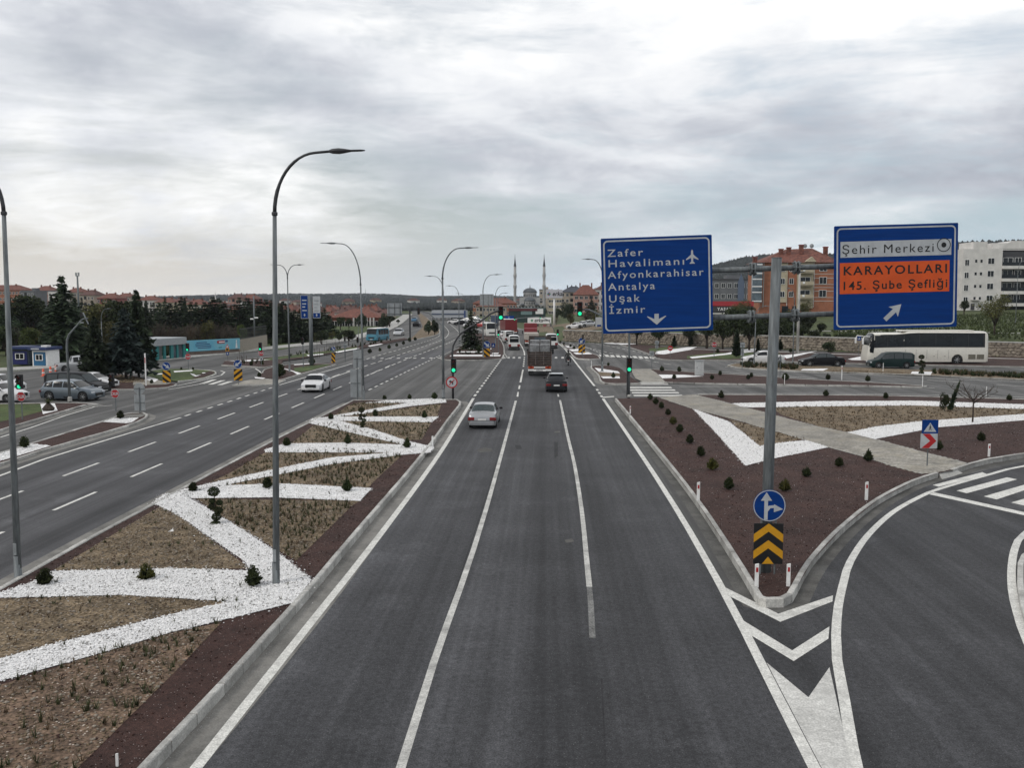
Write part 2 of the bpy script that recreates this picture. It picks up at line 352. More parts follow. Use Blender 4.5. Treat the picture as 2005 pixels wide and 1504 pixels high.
def blades(name, P, z, h, wd, per, m, parent, spread=.12):
    n = len(P)
    if n == 0: return
    B = np.repeat(P, per, 0); k = len(B); z = np.repeat(z, per) if hasattr(z, '__len__') else np.full(k, z); a = RNG.random(k) * 6.283; hh = h * (.5 + .8 * RNG.random(k)); l = spread * (.3 + RNG.random(k))
    bx = B[:, 0] + .4 * spread * (RNG.random(k) - .5); by = B[:, 1] + .4 * spread * (RNG.random(k) - .5); ww = wd * (.6 + .8 * RNG.random(k))
    ca, sa = np.cos(a), np.sin(a)
    V = np.stack([np.stack([bx - sa * ww, by + ca * ww, z], 1), np.stack([bx + sa * ww, by - ca * ww, z], 1), np.stack([bx + ca * l, by + sa * l, z + hh], 1)], 1)
    return tag(arr_obj(name, V.reshape(-1, 3), np.arange(3 * k).reshape(-1, 3), m, parent), kind='stuff')
def sheet(name, pts, z, m, parent=None):
    me = bpy.data.meshes.new(name); me.from_pydata([(p[0], p[1], z) for p in pts], [], [tuple(range(len(pts)))]); me.materials.append(m)
    if me.polygons[0].normal.z < 0: me.flip_normals()
    return link(name, me, parent)
def ribbon(name, pts, o0, o1, z, m, parent=None, closed=False):   # strip along a ground line, offsets to its right
    pts = [Vector((p[0], p[1], 0)) for p in pts]; vs = []; n = len(pts)
    for i, p in enumerate(pts):
        a, c = (pts[i - 1], pts[(i + 1) % n]) if closed else (pts[max(i - 1, 0)], pts[min(i + 1, n - 1)])
        d = (c - a).normalized(); r = Vector((d.y, -d.x, 0)); vs += [(p.x + r.x * o0, p.y + r.y * o0, z), (p.x + r.x * o1, p.y + r.y * o1, z)]
    fs = [(2 * i, 2 * i + 1, (2 * i + 3) % (2 * n), (2 * i + 2) % (2 * n)) for i in range(n if closed else n - 1)]
    me = bpy.data.meshes.new(name); me.from_pydata(vs, [], fs); me.materials.append(m)
    if me.polygons[0].normal.z < 0: me.flip_normals()
    return link(name, me, parent)
def smooth_line(pts, step=1.0):                                     # Catmull-Rom through ground points
    P = [Vector((p[0], p[1], 0)) for p in pts]; out = []
    for i in range(len(P) - 1):
        p0, p1, p2, p3 = P[max(i - 1, 0)], P[i], P[i + 1], P[min(i + 2, len(P) - 1)]; n = max(1, int((p2 - p1).length / step))
        for k in range(n):
            t = k / n; out.append(.5 * ((2 * p1) + (p2 - p0) * t + (2 * p0 - 5 * p1 + 4 * p2 - p3) * t * t + (3 * p1 - p0 - 3 * p2 + p3) * t ** 3))
    return out + [P[-1]]
# ================================================================== THE SETTING
def sstep(a, b, x):
    t = max(0.0, min(1.0, (x - a) / (b - a))); return t * t * (3 - 2 * t)
def wall_y(x): return 172 - .75 * x
def hgt(x, y):                                   # height of the land
    z = -.03
    s = y - wall_y(x)
    if s > 4 and x > -2: z += sstep(-2, 14, x) * 2.0 * sstep(4, 9, s) * (1 - .9 * sstep(230, 330, y) * (1 - sstep(30, 70, x))) + sstep(20, 70, x) * .021 * max(0, min(s, 260))
    if x > 20 and y > 300:                       # wooded hill on the right
        z += (30 * sstep(60, 175, x) + 10 * sstep(200, 340, x) - 28 * sstep(380, 540, x)) * sstep(330, 760, y)
    e = -75 - max(0, y - 250) * .16
    if x < e and y > 215: z -= 9.0 * sstep(215, 380, y) * sstep(e, e - 40, x) * (1 - sstep(560, 900, y))      # the town lies lower on the left
    if y > 700:                                  # far ridge
        q = sstep(750, 2300, y); bump = 2 + 11 * math.exp(-((x + 560) / 380) ** 2) + 5 * math.exp(-((x + 120) / 260) ** 2) + 2.2 * math.sin(x * .011 + 1) + 1.4 * math.sin(x * .027)
        z += q * bump
    return z
def build_ground():
    xs = sorted(set([-2000, -1600, -1200] + list(range(-900, 901, 30)) + list(range(-60, 130, 6)) + [1200, 1600, 2000]))
    ys = sorted(set([-300, -60, 0, 40, 80] + list(range(90, 240, 4)) + list(range(240, 520, 20)) + list(range(520, 2600, 60)) + [2800]))
    v = [(x, y, hgt(x, y)) for y in ys for x in xs]; nx = len(xs)
    f = [(j * nx + i, j * nx + i + 1, (j + 1) * nx + i + 1, (j + 1) * nx + i) for j in range(len(ys) - 1) for i in range(nx - 1)]
    me = bpy.data.meshes.new('ground'); me.from_pydata(v, [], f); me.materials.append(FIELD); me.polygons.foreach_set('use_smooth', [True] * len(f))
    tag(link('ground', me), 'grassy ground reaching from the junction to the low far ridge', 'ground', kind='structure')
build_ground()

road = sheet('road', [(-95, -25), (-95, 60), (-75, 85), (-58, 98), (-49, 115), (-44, 135), (-36.5, 175), (-41, 252), (-66, 450), (-80, 540), (-66, 545), (-51, 480), (-31, 369), (-19, 306),
              (-9.5, 252), (-3.5, 221), (1.2, 187), (3.2, 168), (12, 161), (20, 155), (33, 146), (64, 122), (95, 98), (95, -25)], 0, ASPH)
tag(road, 'grey asphalt road junction with painted lane lines', 'road', kind='structure')
lane = sheet('carriageway_surface', px2([(120, 1800), (330, 1504), (625, 1190), (748, 1035), (865, 872), (920, 780), (983, 702), (1108, 684), (1185, 780), (1300, 950), (1415, 1145), (1600, 1500), (1760, 1800)]), .004, ASPH_D, road)
sheet('ramp_surface', px2([(1600, 1500), (1415, 1150), (1480, 1180), (1545, 1178), (1575, 1150), (1660, 1035), (1740, 982), (1850, 938), (2005, 905), (2400, 850), (2400, 1060), (2060, 1040), (2010, 1100), (2040, 1260), (2250, 1500), (2500, 1800), (1760, 1800)]), .003, ASPH_D, road)
sheet('left_carriageway_surface', px2([(-400, 1360), (0, 1150), (300, 985), (530, 864), (690, 784), (722, 766), (864, 697), (890, 681), (720, 702), (545, 752), (354, 816), (85, 898), (0, 930), (-600, 1150)]), .004, ASPH_L, road)

# ---- painted lines, each a child of the road
def line(pts, wd, m=PAINT, z=.009, name='edge_line', step=3.0, parent=road):
    return ribbon(name, smooth_line(px2(pts), step), -wd / 2, wd / 2, z, m, parent)
def dashes(pts, wd, on, off, m=PAINT, z=.009, start=0.0, name='lane_dash'):
    L = smooth_line(px2(pts), .25); s = start; acc = [0]
    for a, b in zip(L, L[1:]): acc.append(acc[-1] + (b - a).length)
    def at(d):
        i = max(0, min(len(L) - 2, int(np.searchsorted(acc, d)) - 1)); t = (d - acc[i]) / max(1e-6, acc[i + 1] - acc[i]); return L[i].lerp(L[i + 1], t)
    while s + on < acc[-1]:
        ribbon(name, [at(s), at(s + on)], -wd / 2, wd / 2, z, m, road); s += on + off
def quadp(pts, name='crosswalk_stripe', m=PAINT, z=.010): return sheet(name, px2(pts), z, m, road)
line([(210, 1740), (385, 1504), (625, 1200), (748, 1043), (865, 882), (927, 780)], .22)
dashes([(929, 776), (983, 702)], .2, 1.4, 1.3)
line([(983, 702), (987, 690), (985, 675), (976, 661), (955, 652), (925, 640), (900, 630)], .2)
line([(712, 1740), (785, 1504), (850, 1296), (951, 1000), (1010, 785)], .17, PAINT_OLD, name='lane_line')
quadp([(1011.5, 777), (1015, 777), (1016, 768), (1013, 768)], 'lane_dash'); quadp([(1014.5, 762), (1018, 762), (1019, 755), (1016, 755)], 'lane_dash')
line([(1019, 749), (1024, 724)], .17, PAINT, name='lane_line'); dashes([(1025, 718), (1027, 697)], .17, 1.6, 1.6)
line([(1027, 696), (1026, 688), (1020, 676), (1014, 668), (1000, 655), (975, 643), (945, 632)], .17, PAINT, name='lane_line')
line([(1096.5, 784), (1111, 852), (1125, 911), (1139, 1000), (1148, 1090), (1154, 1150)], .16, PAINT_OLD, name='lane_line'); line([(1154, 1150), (1157, 1185), (1160, 1250)], .15, PAINT_FADE, name='lane_line')
for pts, wd in (([(978, 880), (962, 940), (930, 1040), (885, 1180), (835, 1340)], .035), ([(1087, 866), (1087.6, 897)], .10), ([(1090.5, 866), (1091, 894)], .10), ([(1013, 872), (1017, 880)], .3), ([(1178, 1330), (1186, 1500)], .03)): line(pts, wd, TAR, .0065, 'tar_mark')
for q in ([(932, 881), (948, 877), (962, 879), (966, 884), (940, 886)], [(1106, 1058), (1120, 1055), (1124, 1061), (1108, 1064)], [(1085, 845), (1096, 844), (1097, 847), (1086, 848)]): sheet('pale_scuff', px2(q), .0062, GUTTER_D, road)
quadp([(1091, 772), (1094, 772), (1095, 777), (1092, 777)], 'lane_dash', PAINT_OLD)
line([(1760, 1800), (1594, 1504), (1405, 1137), (1288, 940), (1181, 781)], .22)
dashes([(1179, 778), (1165, 757)], .2, 1.4, 1.2)
line([(1164, 756), (1135, 720), (1108, 686), (1092, 672), (1070, 660), (1040, 649), (1005, 641), (965, 631)], .2)
line([(1724, 1700), (1677, 1504), (1668, 1462), (1652, 1365), (1639, 1293), (1637, 1245), (1641, 1190), (1653, 1136), (1665, 1100), (1700, 1048), (1749, 1003), (1802, 973), (1842, 957), (1943, 928), (2005, 913), (2200, 880)], .22, step=.8)
line([(2230, 1000), (2060, 1020), (2005, 1047), (1988, 1072), (1981, 1110), (1982, 1155), (1992, 1200), (2014, 1262), (2080, 1380), (2200, 1560)], .22, step=.8)
for z8 in ([(1120, 1240), (1600, 1115), (1650, 1137), (1180, 1257)], [(1350, 1295), (1840, 1165), (1940, 1185), (1450, 1320)], [(1615, 1350), (2005, 1238), (2105, 1258), (1740, 1380)], [(1880, 1410), (2205, 1315), (2305, 1340), (2005, 1440)],
           [(2150, 1470), (2480, 1370), (2580, 1395), (2260, 1505)]):
    quadp([(1600 + x / 4.95, 700 + y / 4.95) for x, y in z8])
quadp([(1600 + x / 4.95, 700 + y / 4.95) for x, y in [(1085, 1330), (1130, 1310), (2400, 1590), (2350, 1610)]], 'stop_line')
quadp([(1417, 1150), (1524, 1203), (1631, 1167), (1630, 1179), (1528, 1219), (1427, 1168)], 'gore_chevron')
quadp([(1453, 1215), (1551, 1275), (1624, 1228), (1622, 1252), (1554, 1296), (1470, 1245)], 'gore_chevron')
quadp([(1501, 1299), (1583, 1367), (1624, 1308), (1640, 1380), (1667, 1504), (1700, 1650), (1690, 1650), (1608, 1504)], 'gore_chevron', PAINT_MID)
# left carriageway
line([(-300, 1045), (0, 932), (85, 900), (354, 818)], .18); dashes([(362, 815), (545, 755)], .18, 1.0, 1.1)
line([(547, 754), (690, 712)], .16, PAINT); dashes([(694, 711), (735, 698), (790, 682), (855, 661), (861, 651), (858, 644), (845, 630)], .18, 2, 1.6)
for y0, x in ((33.4, -18.6), (40.0, -21.75)):
    for k in range(12 if x > -20 else 10):
        ya = y0 + 6.5 * k
        ribbon('lane_dash', [(x, ya), (x, ya + 3.3)], -.075, .075, .009, PAINT, road)
ribbon('lane_dash', [(-18.6, 26.9), (-18.6, 30.2)], -.075, .075, .009, PAINT, road); ribbon('lane_dash', [(-21.75, 33.5), (-21.75, 36.8)], -.075, .075, .009, PAINT, road)
line([(643, 742), (690, 726)], .16); dashes([(694, 724), (718, 716), (790, 692), (864, 666), (878, 654), (876, 645), (865, 634)], .17, 2.6, 1.6)
dashes([(690, 747), (718, 736), (800, 702), (884, 669), (897, 658), (896, 648), (880, 634)], .17, 2.6, 1.6)
dashes([(722, 764), (864, 695)], .18, 1.3, 1.3)
for k in range(9): quadp([(728 + k * 16, 702.8 - k * .12), (734 + k * 16, 702.8 - k * .12), (736 + k * 16, 701.2 - k * .12), (730 + k * 16, 701.2 - k * .12)], m=PAINT_OLD)
for x0 in (983.5, 993, 1003.5, 1014.5, 1086, 1099): quadp([(x0, 702), (x0 + 5, 702), (x0 + 5.2, 699), (x0 + .6, 699)], m=PAINT_OLD)
# crossing and lines of the side road on the right
for k, y in enumerate((758, 763, 768.2, 773.6)):
    quadp([(1231 + k * 3.4, y + 2.4), (1316 + k * 7, y + 2.4), (1314 + k * 7, y), (1230 + k * 3.4, y)])
quadp([(1180, 779.5), (1203, 777.5), (1202, 775.8), (1180, 777.5)], 'stop_line')
line([(1330, 757.4), (1500, 757), (1700, 757.5), (1830, 760)], .16); line([(1366, 771), (1700, 771.5), (2005, 778), (2300, 786)], .14)
line([(1420, 718.5), (1560, 729), (1720, 735), (1900, 744), (2100, 752)], .16)
line([(1330, 722.5), (1450, 731), (1600, 741)], .14)
dashes([(1545, 723), (1720, 731), (1900, 740), (2150, 753)], .14, 3, 2.2); dashes([(1815, 744), (1990, 756), (2200, 768)], .16, 3.5, 3)
for p in ([(1115, 672), (1180, 688), (1240, 700), (1300, 712), (1345, 716)], [(1140, 668), (1200, 679), (1250, 690), (1297, 703)], [(1150, 681), (1190, 697), (1205, 703)]):
    dashes(p, .16, 1.8, 1.4)
for k in range(10): quadp([(1172 + k * 11, 694.5 + k * .5), (1179 + k * 11, 694.5 + k * .5), (1183 + k * 11, 698.3 + k * .5), (1176 + k * 11, 698.3 + k * .5)])
for p in ([(1940, 714), (1952, 714.5), (1962, 718.5), (1950, 718)], [(1972, 715.5), (1984, 716), (1990, 719.5), (1978, 719)]): quadp(p, 'lane_dash')
# left junction crossings
for a, b in (((395, 752), (420, 743.5)), ((412, 753), (437, 745)), ((430, 754), (452, 747))): line([a, b], .5, name='crosswalk_stripe')
line([(340, 757), (400, 744), (433, 735), (440, 729), (432, 726)], .16); line([(330, 763), (405, 750)], .16); line([(500, 722), (508, 727), (512, 733)], .16)
line([(0, 857), (60, 838), (128, 814), (185, 797), (220, 794)], .14); line([(445, 720), (480, 721)], .14)

# ---- raised islands
KST = MB().box((.5, .08, .0), (.972, .16, .30), ch=.022).mesh('kerb_stone', KERB)
def area(P): return sum(P[i - 1][0] * P[i][1] - P[i][0] * P[i - 1][1] for i in range(len(P))) / 2
def kerb(parent, pts, poly, each=True, step=1.0, z=.15, gutter=0, gm=None):
    L = smooth_line(pts, step); mid = L[len(L) // 2]; d = (L[len(L) // 2 + (0 if len(L) // 2 == len(L) - 1 else 1)] - L[max(0, len(L) // 2 - 1)]).normalized()
    t = mid + Vector((-d.y, d.x, 0)) * .25
    if not inpoly(np.array([(t.x, t.y)]), poly)[0]: L.reverse()
    if gutter: ribbon('gutter', L, .0, gutter, .006, gm or GUTTER, road)
    if each:
        for a, b in zip(L, L[1:]):
            dd = b - a
            link('kerb_stone', KST, parent, (a.x, a.y, z - .15), math.atan2(dd.y, dd.x), (dd.length, 1, 1 + random.uniform(-.04, .04)))
    else:
        mb = MB()
        for a, b in zip(L, L[1:]):
            dd = b - a; n = Vector((-dd.y, dd.x, 0)).normalized(); c = (a + b) / 2 + n * .08; mb.box((c.x, c.y, z - .15), (dd.length * .985, .16, .30), math.atan2(dd.y, dd.x), ch=.018)
        mb.obj('kerb', KERB, parent, fixn=False)
def island(name, label, outline, kerbs, fill=LAVA, each=False, z=.15, gutter=0, step=1.0, gm=None):
    P = px2(outline, z)
    if area(P) < 0: P.reverse()
    o = sheet(name, P, z - .035, fill); tag(o, label, 'traffic island', kind='structure')
    for k in kerbs: kerb(o, px2(k, z), P, each, step, z, gutter, gm)
    return o
def bed(parent, pts, m, z, name): return sheet(name, px2(pts, z), z, m, parent)

# island A: the planted median in the left foreground
A_R = [(120, 1690), (285, 1504), (440, 1338), (605, 1155), (700, 1042), (800, 925), (850, 862), (880, 820), (902, 792)]
A_L = [(-260, 1292), (0, 1148), (100, 1092), (200, 1037), (300, 984), (400, 931), (530, 863), (600, 828), (690, 783)]
isA = island('traffic_island', 'long planted median with zigzag white gravel bands in the left foreground', A_R + [(903, 786), (897, 782)] + A_L[::-1], [A_R, [(902, 792), (903, 786), (896, 781.5), (690, 783)], A_L], LAVA, True, z=.25, gutter=.75)
soilA = [[(0, 1342), (-200, 1398), (-260, 1600), (60, 1600), (153, 1504), (345, 1314), (434, 1219), (333, 1241), (169, 1289)], [(0, 1173), (241, 1166), (452, 1179), (353, 1198), (177, 1242), (0, 1289), (-140, 1322), (-140, 1190)],
         [(317, 990), (350, 1010), (488, 1113), (340, 1116), (105, 1117)], [(385, 977), (705, 981), (690, 990), (580, 1098), (476, 1038)], [(434, 952), (532, 932), (650, 909), (790, 889), (730, 945), (722, 955), (547, 947)],
         [(410, 945), (449, 927), (520, 886), (673, 880), (768, 886), (649, 896), (532, 920)], [(571, 868), (613, 834), (649, 828), (703, 842), (788, 870), (673, 867)], [(660, 824), (845, 827), (826, 861), (793, 862), (730, 841)],
         [(700, 811), (864, 791), (856, 816), (655, 816)], [(655, 814), (680, 795), (703, 788), (800, 788), (706, 805)]]
whiteA = [[(0, 1161), (72, 1137), (100, 1119), (340, 1113), (490, 1118), (480, 1100), (350, 1009), (300, 985), (322, 968), (376, 962), (372, 976), (476, 1038), (559, 1094), (610, 1136), (572, 1181), (500, 1199), (333, 1239), (169, 1287), (0, 1334), (-180, 1385), (-180, 1335), (0, 1290), (177, 1243), (353, 1199), (454, 1178), (241, 1165), (0, 1171), (-120, 1190)],
          [(345, 964), (429, 951), (547, 947), (728, 956), (705, 981), (530, 974), (372, 976)], [(344, 962), (400, 949), (532, 920), (650, 896), (769, 886), (519, 886), (519, 880), (556, 869), (673, 867), (790, 871), (603, 828), (612, 820), (649, 820), (730, 841), (793, 862), (850, 876), (842, 886), (784, 891), (650, 909), (532, 932), (410, 956), (380, 963)],
          [(615, 819), (649, 816), (859, 816), (845, 827), (658, 824), (625, 822)], [(645, 815), (706, 805), (799, 789), (740, 789), (712, 789), (760, 784), (847, 780), (872, 782), (874, 788), (799, 796), (706, 811), (660, 816)]]
gA = []
for i, q in enumerate(soilA):
    bed(isA, q, SOILR if i == 0 else SOIL, 0.221, 'soil_bed'); W = px2(q, 0.220)
    near = W[0].y < 60
    if near:
        stones('soil_clods', scatter(W, 40 if i < 4 else 20, 16000), 0.220, .012, .05, STONE, isA)
        stones('soil_crumbs', scatter(W, 90 if i < 4 else 30, 30000), 0.220, .012, .04, SOIL, isA)
    dens = {0: 4.2, 1: 1.0, 2: .8, 3: 6.5, 4: 6.5}.get(i, 5)
    P = scatter(W, dens, 4000)
    blades('grass_tufts', P, 0.220, .20 if i in (0, 3, 4) else .13, .014, 9, BLADE, isA); blades('dry_stems', scatter(W, dens * .8, 4000), 0.220, .18, .012, 5, BLADED, isA)
for i, q in enumerate(whiteA):
    bed(isA, q, WGRAV, 0.235, 'white_gravel_band'); W = px2(q, 0.235)
    Q = scatter(W, 700 if i == 0 else 260, 170000); Q = Q + RNG.normal(size=Q.shape) * .05; stones('white_stones', Q, 0.235, .012, .036, WSTONE, isA); stones('grey_pebbles', Q[::8] + RNG.normal(size=Q[::8].shape) * .10, .243, .010, .032, GREYST, isA); S_ = Q[::20] + RNG.normal(size=Q[::20].shape) * .28; stones('stray_stones', S_, .221, .010, .03, WSTONE, isA); blades('weeds', Q[::900], .235, .12, .012, 5, BLADE, isA)
WA = [p for p in px2(A_R + [(903, 786)] + A_L[::-1], 0.230)]
P = scatter(WA, 18, 40000); P = P[P[:, 1] < 45]
stones('loose_pale_stones', P[: len(P) // 2], 0.216, .004, .013, WHITEP, isA); stones('lava_stones', P, 0.218, .012, .035, LAVA, isA)

for o0, n_ in ((.12, 2600), (.35, 1500)):                # grit lying in the gutter of the median
    L = smooth_line(px2(A_R, .0), .5); Q = np.array([(L[k].x + o0 + random.gauss(0, .08), L[k].y + random.uniform(-.25, .25)) for k in [random.randrange(len(L)) for _ in range(n_)]]); stones('gutter_grit', Q, .006, .004, .016, GREYST, isA)
# island B: the maroon triangle on the right
B_L = [(1204, 780), (1290, 885), (1360, 975), (1430, 1080), (1476, 1156), (1484, 1168), (1500, 1173), (1535, 1172), (1552, 1163), (1590, 1097), (1650, 1032), (1720, 977), (1790, 941), (1838, 925)]
B_R = [(1866, 919), (1876, 916), (1930, 900), (2005, 888), (2250, 850), (2420, 830)]
isB = island('traffic_island', 'maroon gravel triangle island with a paved path behind the big road signs', B_L + B_R + [(2420, 792), (2005, 781), (1700, 773.5), (1370, 772), (1290, 777)], [B_L, B_R], LAVA, True, z=.25, gutter=.4, gm=GUTTER_D)
kerb(isB, px2([(1366, 772), (1700, 773.5), (2005, 781), (2420, 792)], .25), px2(B_L + B_R + [(2420, 792), (2005, 781), (1370, 772)], .25), False, 1.5, .25)
pathB = [(1290, 777.5), (1361, 773), (1433, 791), (1493, 807), (1600, 835), (1660, 847), (1713, 860), (1802, 884), (1893, 907), (1868, 917), (1840, 924), (1806, 928), (1741, 910), (1691, 894), (1624, 876), (1560, 856), (1427, 818), (1357, 800)]
bed(isB, pathB, PAVE, 0.225, 'paved_path')
for e in ([(1290, 777.5), (1357, 800), (1427, 818), (1560, 856), (1624, 876), (1691, 894), (1741, 910), (1806, 928)], [(1361, 773), (1433, 791), (1493, 807), (1600, 835), (1660, 847), (1713, 860), (1802, 884), (1893, 907)]):
    ribbon('path_edging', smooth_line(px2(e, 0.230), 1), -.05, .05, 0.231, CONC, isB)
# paver courses that can still be told apart
def pavers(parent, poly, z, cap, w_=.2, l_=.4, ang=.3):
    a = np.array([(p.x, p.y) for p in poly]); lo, hi = a.min(0), a.max(0); me = MB().box((0, 0, 0), (l_ - .012, w_ - .012, .012), ch=.003).mesh('paver', PAVE); n = 0
    c, s = math.cos(ang), math.sin(ang); R_ = max(hi - lo) * .75; ctr = (lo + hi) / 2; Q = []
    for i in range(int(-R_ / w_), int(R_ / w_)):
        for j in range(int(-R_ / l_), int(R_ / l_)):
            u, v = (j + .5 * (i % 2)) * l_, i * w_; Q.append((ctr[0] + u * c - v * s, ctr[1] + u * s + v * c))
    Q = np.array(Q); Q = Q[inpoly(Q, a)]; Q = Q[np.argsort(Q[:, 1])]
    for x, y in Q[:cap]: link('paver', me, parent, (x, y, z + random.uniform(0, .003)), ang)
    mb = MB()
    for x, y in Q[cap:]: mb.box((x, y, z + random.uniform(0, .003)), (l_ - .012, w_ - .012, .012), ang)
    if mb.v: tag(mb.obj('paver_field', PAVE, parent, fixn=False), kind='stuff')
pavers(isB, px2(pathB, 0.230), 0.226, 300)
soilB = [[(1427, 821), (1509, 843), (1575, 860), (1514, 869), (1487, 874), (1459, 851)], [(1508, 797), (1600, 796), (1790, 794), (2005, 801), (2400, 815), (2400, 800), (2005, 812), (1802, 825), (1713, 836), (1660, 846), (1600, 834), (1530, 812)]]
whiteB = [[(1358, 801), (1395, 840), (1460, 912), (1514, 898), (1622, 876), (1577, 862), (1514, 869), (1487, 874), (1459, 851), (1427, 826)], [(1433, 790), (1600, 786), (1790, 785), (2005, 792), (2400, 808), (2400, 815), (2005, 801), (1790, 794), (1600, 796), (1470, 798), (1450, 796)],
          [(1660, 847), (1713, 836), (1802, 825), (2005, 811), (2400, 790), (2400, 802), (2005, 823), (1834, 837), (1802, 843), (1713, 860)]]
for q in soilB:
    bed(isB, q, SOIL, 0.221, 'soil_bed'); W = px2(q, 0.220)
    stones('soil_clods', scatter(W, 7, 6000), 0.220, .015, .06, SOIL, isB); blades('dry_stems', scatter(W, 5, 5000), 0.220, .14, .014, 6, BLADED, isB)
for q in whiteB:
    bed(isB, q, WGRAV, 0.235, 'white_gravel_band'); Q = scatter(px2(q, .235), 330, 110000); Q = Q + RNG.normal(size=Q.shape) * .05; stones('white_stones', Q, 0.235, .014, .045, WSTONE, isB); stones('grey_pebbles', Q[::14] + RNG.normal(size=Q[::14].shape) * .10, .243, .012, .036, GREYST, isB); stones('stray_stones', Q[::40] + RNG.normal(size=Q[::40].shape) * .22, .221, .012, .034, WSTONE, isB)
P = scatter(px2(B_L + B_R + [(2005, 781), (1370, 772)], 0.230), 14, 30000); P = P[~inpoly(P, np.array([(p.x, p.y) for p in px2(pathB, 0.230)]))]
P = P[(P[:, 1] < 60)]; stones('loose_pale_stones', P[: len(P) // 3], 0.216, .005, .016, WHITEP, isB); stones('lava_stones', P[len(P) // 5:], 0.218, .012, .035, LAVA, isB)
def ramp_slab(parent, top, bot, z):                     # dropped kerb where a path meets the road
    a, b = [G(x, y, z) for x, y in top]; c, d = [G(x, y, .0) for x, y in bot]; back = Vector((0, .35, 0))
    MB().add([a, b, d, c, a + back, b + back, Vector((a.x, a.y, 0)) + back, Vector((b.x, b.y, 0)) + back], [(0, 1, 2, 3), (0, 4, 5, 1), (0, 3, 6, 4), (1, 5, 7, 2), (4, 6, 7, 5)]).obj('dropped_kerb', CONC, parent)
ramp_slab(isB, [(1837, 924.5), (1868, 917.5)], [(1845, 939), (1886, 927)], .222)
# kerb beyond the ramp on the far right
isR = island('traffic_island', 'gravel verge on the outer side of the right turn ramp', [(2050, 1060), (2000, 1085), (1992, 1120), (1994, 1160), (2008, 1215), (2060, 1320), (2200, 1540), (2500, 1540), (2500, 1060)], [[(2050, 1060), (2000, 1085), (1992, 1120), (1994, 1160), (2008, 1215), (2060, 1320), (2200, 1540)]], LAVA, False)

# islands of the side road on the right
isC = island('traffic_island', 'narrow maroon gravel strip with globe shrubs along the side road', [(1300, 749), (1500, 752), (1700, 755), (1806, 757), (1818, 755), (1700, 748), (1560, 741), (1493, 736), (1360, 728), (1272, 722)],
             [[(1290, 748.5), (1400, 750.5), (1500, 752), (1700, 755), (1806, 757), (1816, 755.5)]], LAVA, True, step=1.6)
kerb(isC, px2([(1272, 722), (1360, 728), (1493, 736), (1560, 741), (1700, 748), (1816, 755)], .15), px2([(1300, 749), (1806, 757), (1818, 755), (1560, 741), (1272, 722)], .15), False)
bed(isC, [(1234, 723), (1272, 722), (1285, 730), (1303, 748), (1258, 748), (1244, 741)], PAVE, .128, 'paved_path'); ramp_slab(isC, [(1254, 748.6), (1306, 748.6)], [(1252, 753.5), (1309, 753.5)], .128); bed(isC, [(1289, 733.5), (1340, 734), (1378, 737), (1340, 739), (1297, 741)], WGRAV, .122, 'white_gravel_band')
isD = island('traffic_island', 'small planted corner island below the big blue sign', [(1157, 716), (1183, 750), (1255, 750), (1240, 741), (1214, 720), (1193, 715)], [[(1193, 715), (1157, 716), (1170, 733), (1184, 749.5), (1255, 750)]], LAVA, True, gutter=.5)
for q in ([(1164, 720), (1178, 722), (1210, 727), (1214, 731), (1172, 728)], [(1176, 737), (1213, 737), (1214, 741), (1181, 741)]): bed(isD, q, WGRAV, .125, 'white_gravel_band')
bed(isD, [(1170, 728.5), (1214, 731.5), (1213, 736.5), (1176, 736.5)], SOIL, .122, 'soil_bed')
isE = island('traffic_island', 'low planted divider in front of the queueing cars on the right', [(1424, 716), (1500, 723), (1600, 727), (1700, 730), (1900, 738), (2200, 752), (2200, 742), (1900, 727), (1700, 720), (1520, 712), (1440, 711)],
             [[(1440, 711), (1424, 715), (1440, 718.5), (1500, 723), (1600, 727), (1700, 730), (1900, 738), (2200, 752)]], SOIL, True, step=1.6)
bed(isE, [(1572, 722.5), (1622, 721.5), (1612, 726), (1568, 725)], WGRAV, .128, 'white_gravel_band'); bed(isE, [(1786, 727.5), (1826, 728), (1822, 734), (1783, 732)], WGRAV, .128, 'white_gravel_band')
stones('soil_clods', scatter(px2([(1620, 724), (1780, 729), (1780, 733), (1620, 727)], .12), 14), .12, .03, .09, SOIL, isE)
for q in ([(1450, 713), (1560, 717), (1562, 724), (1452, 719)], [(1826, 727), (2190, 743), (2190, 749), (1828, 733)]):
    W = px2(q, .12); blades('ground_cover', scatter(W, 3, 900), .12, .42, .05, 16, SHRUB, isE, .3); blades('ground_cover', scatter(W, 1.5, 900), .12, .42, .05, 10, BLADED, isE, .3)
isF = island('traffic_island', 'grassed and gravelled verge with trees below the stone wall', [(1300, 703), (1500, 706), (1600, 709), (1720, 712), (2250, 722), (2250, 707), (2005, 699), (1650, 690), (1500, 686.5), (1300, 678), (1215, 671), (1200, 670), (1228, 678), (1265, 690)],
             [[(1190, 668), (1228, 678), (1265, 690), (1300, 703), (1400, 704.5), (1500, 706), (1600, 709), (1720, 712), (2250, 722)]], LAVA, False)
bed(isF, [(1345, 697), (1400, 691), (1520, 690), (1535, 697), (1430, 703), (1345, 702)], GRASS, .122, 'grass_bed'); bed(isF, [(1270, 683), (1310, 679), (1355, 682), (1300, 688), (1275, 690)], GRASS, .122, 'grass_bed')
for q in ([(1285, 688), (1345, 680), (1365, 679), (1352, 685), (1300, 694), (1283, 693)], [(1350, 699), (1420, 692), (1465, 683), (1490, 682), (1475, 689), (1400, 697), (1355, 702)], [(1530, 696), (1560, 693), (1600, 687), (1570, 695), (1540, 702)], [(1660, 703), (1690, 697), (1720, 697), (1720, 706), (1668, 705)], [(1180, 671), (1250, 673), (1225, 675), (1190, 673)]):
    bed(isF, q, WGRAV, .13, 'white_gravel_band')
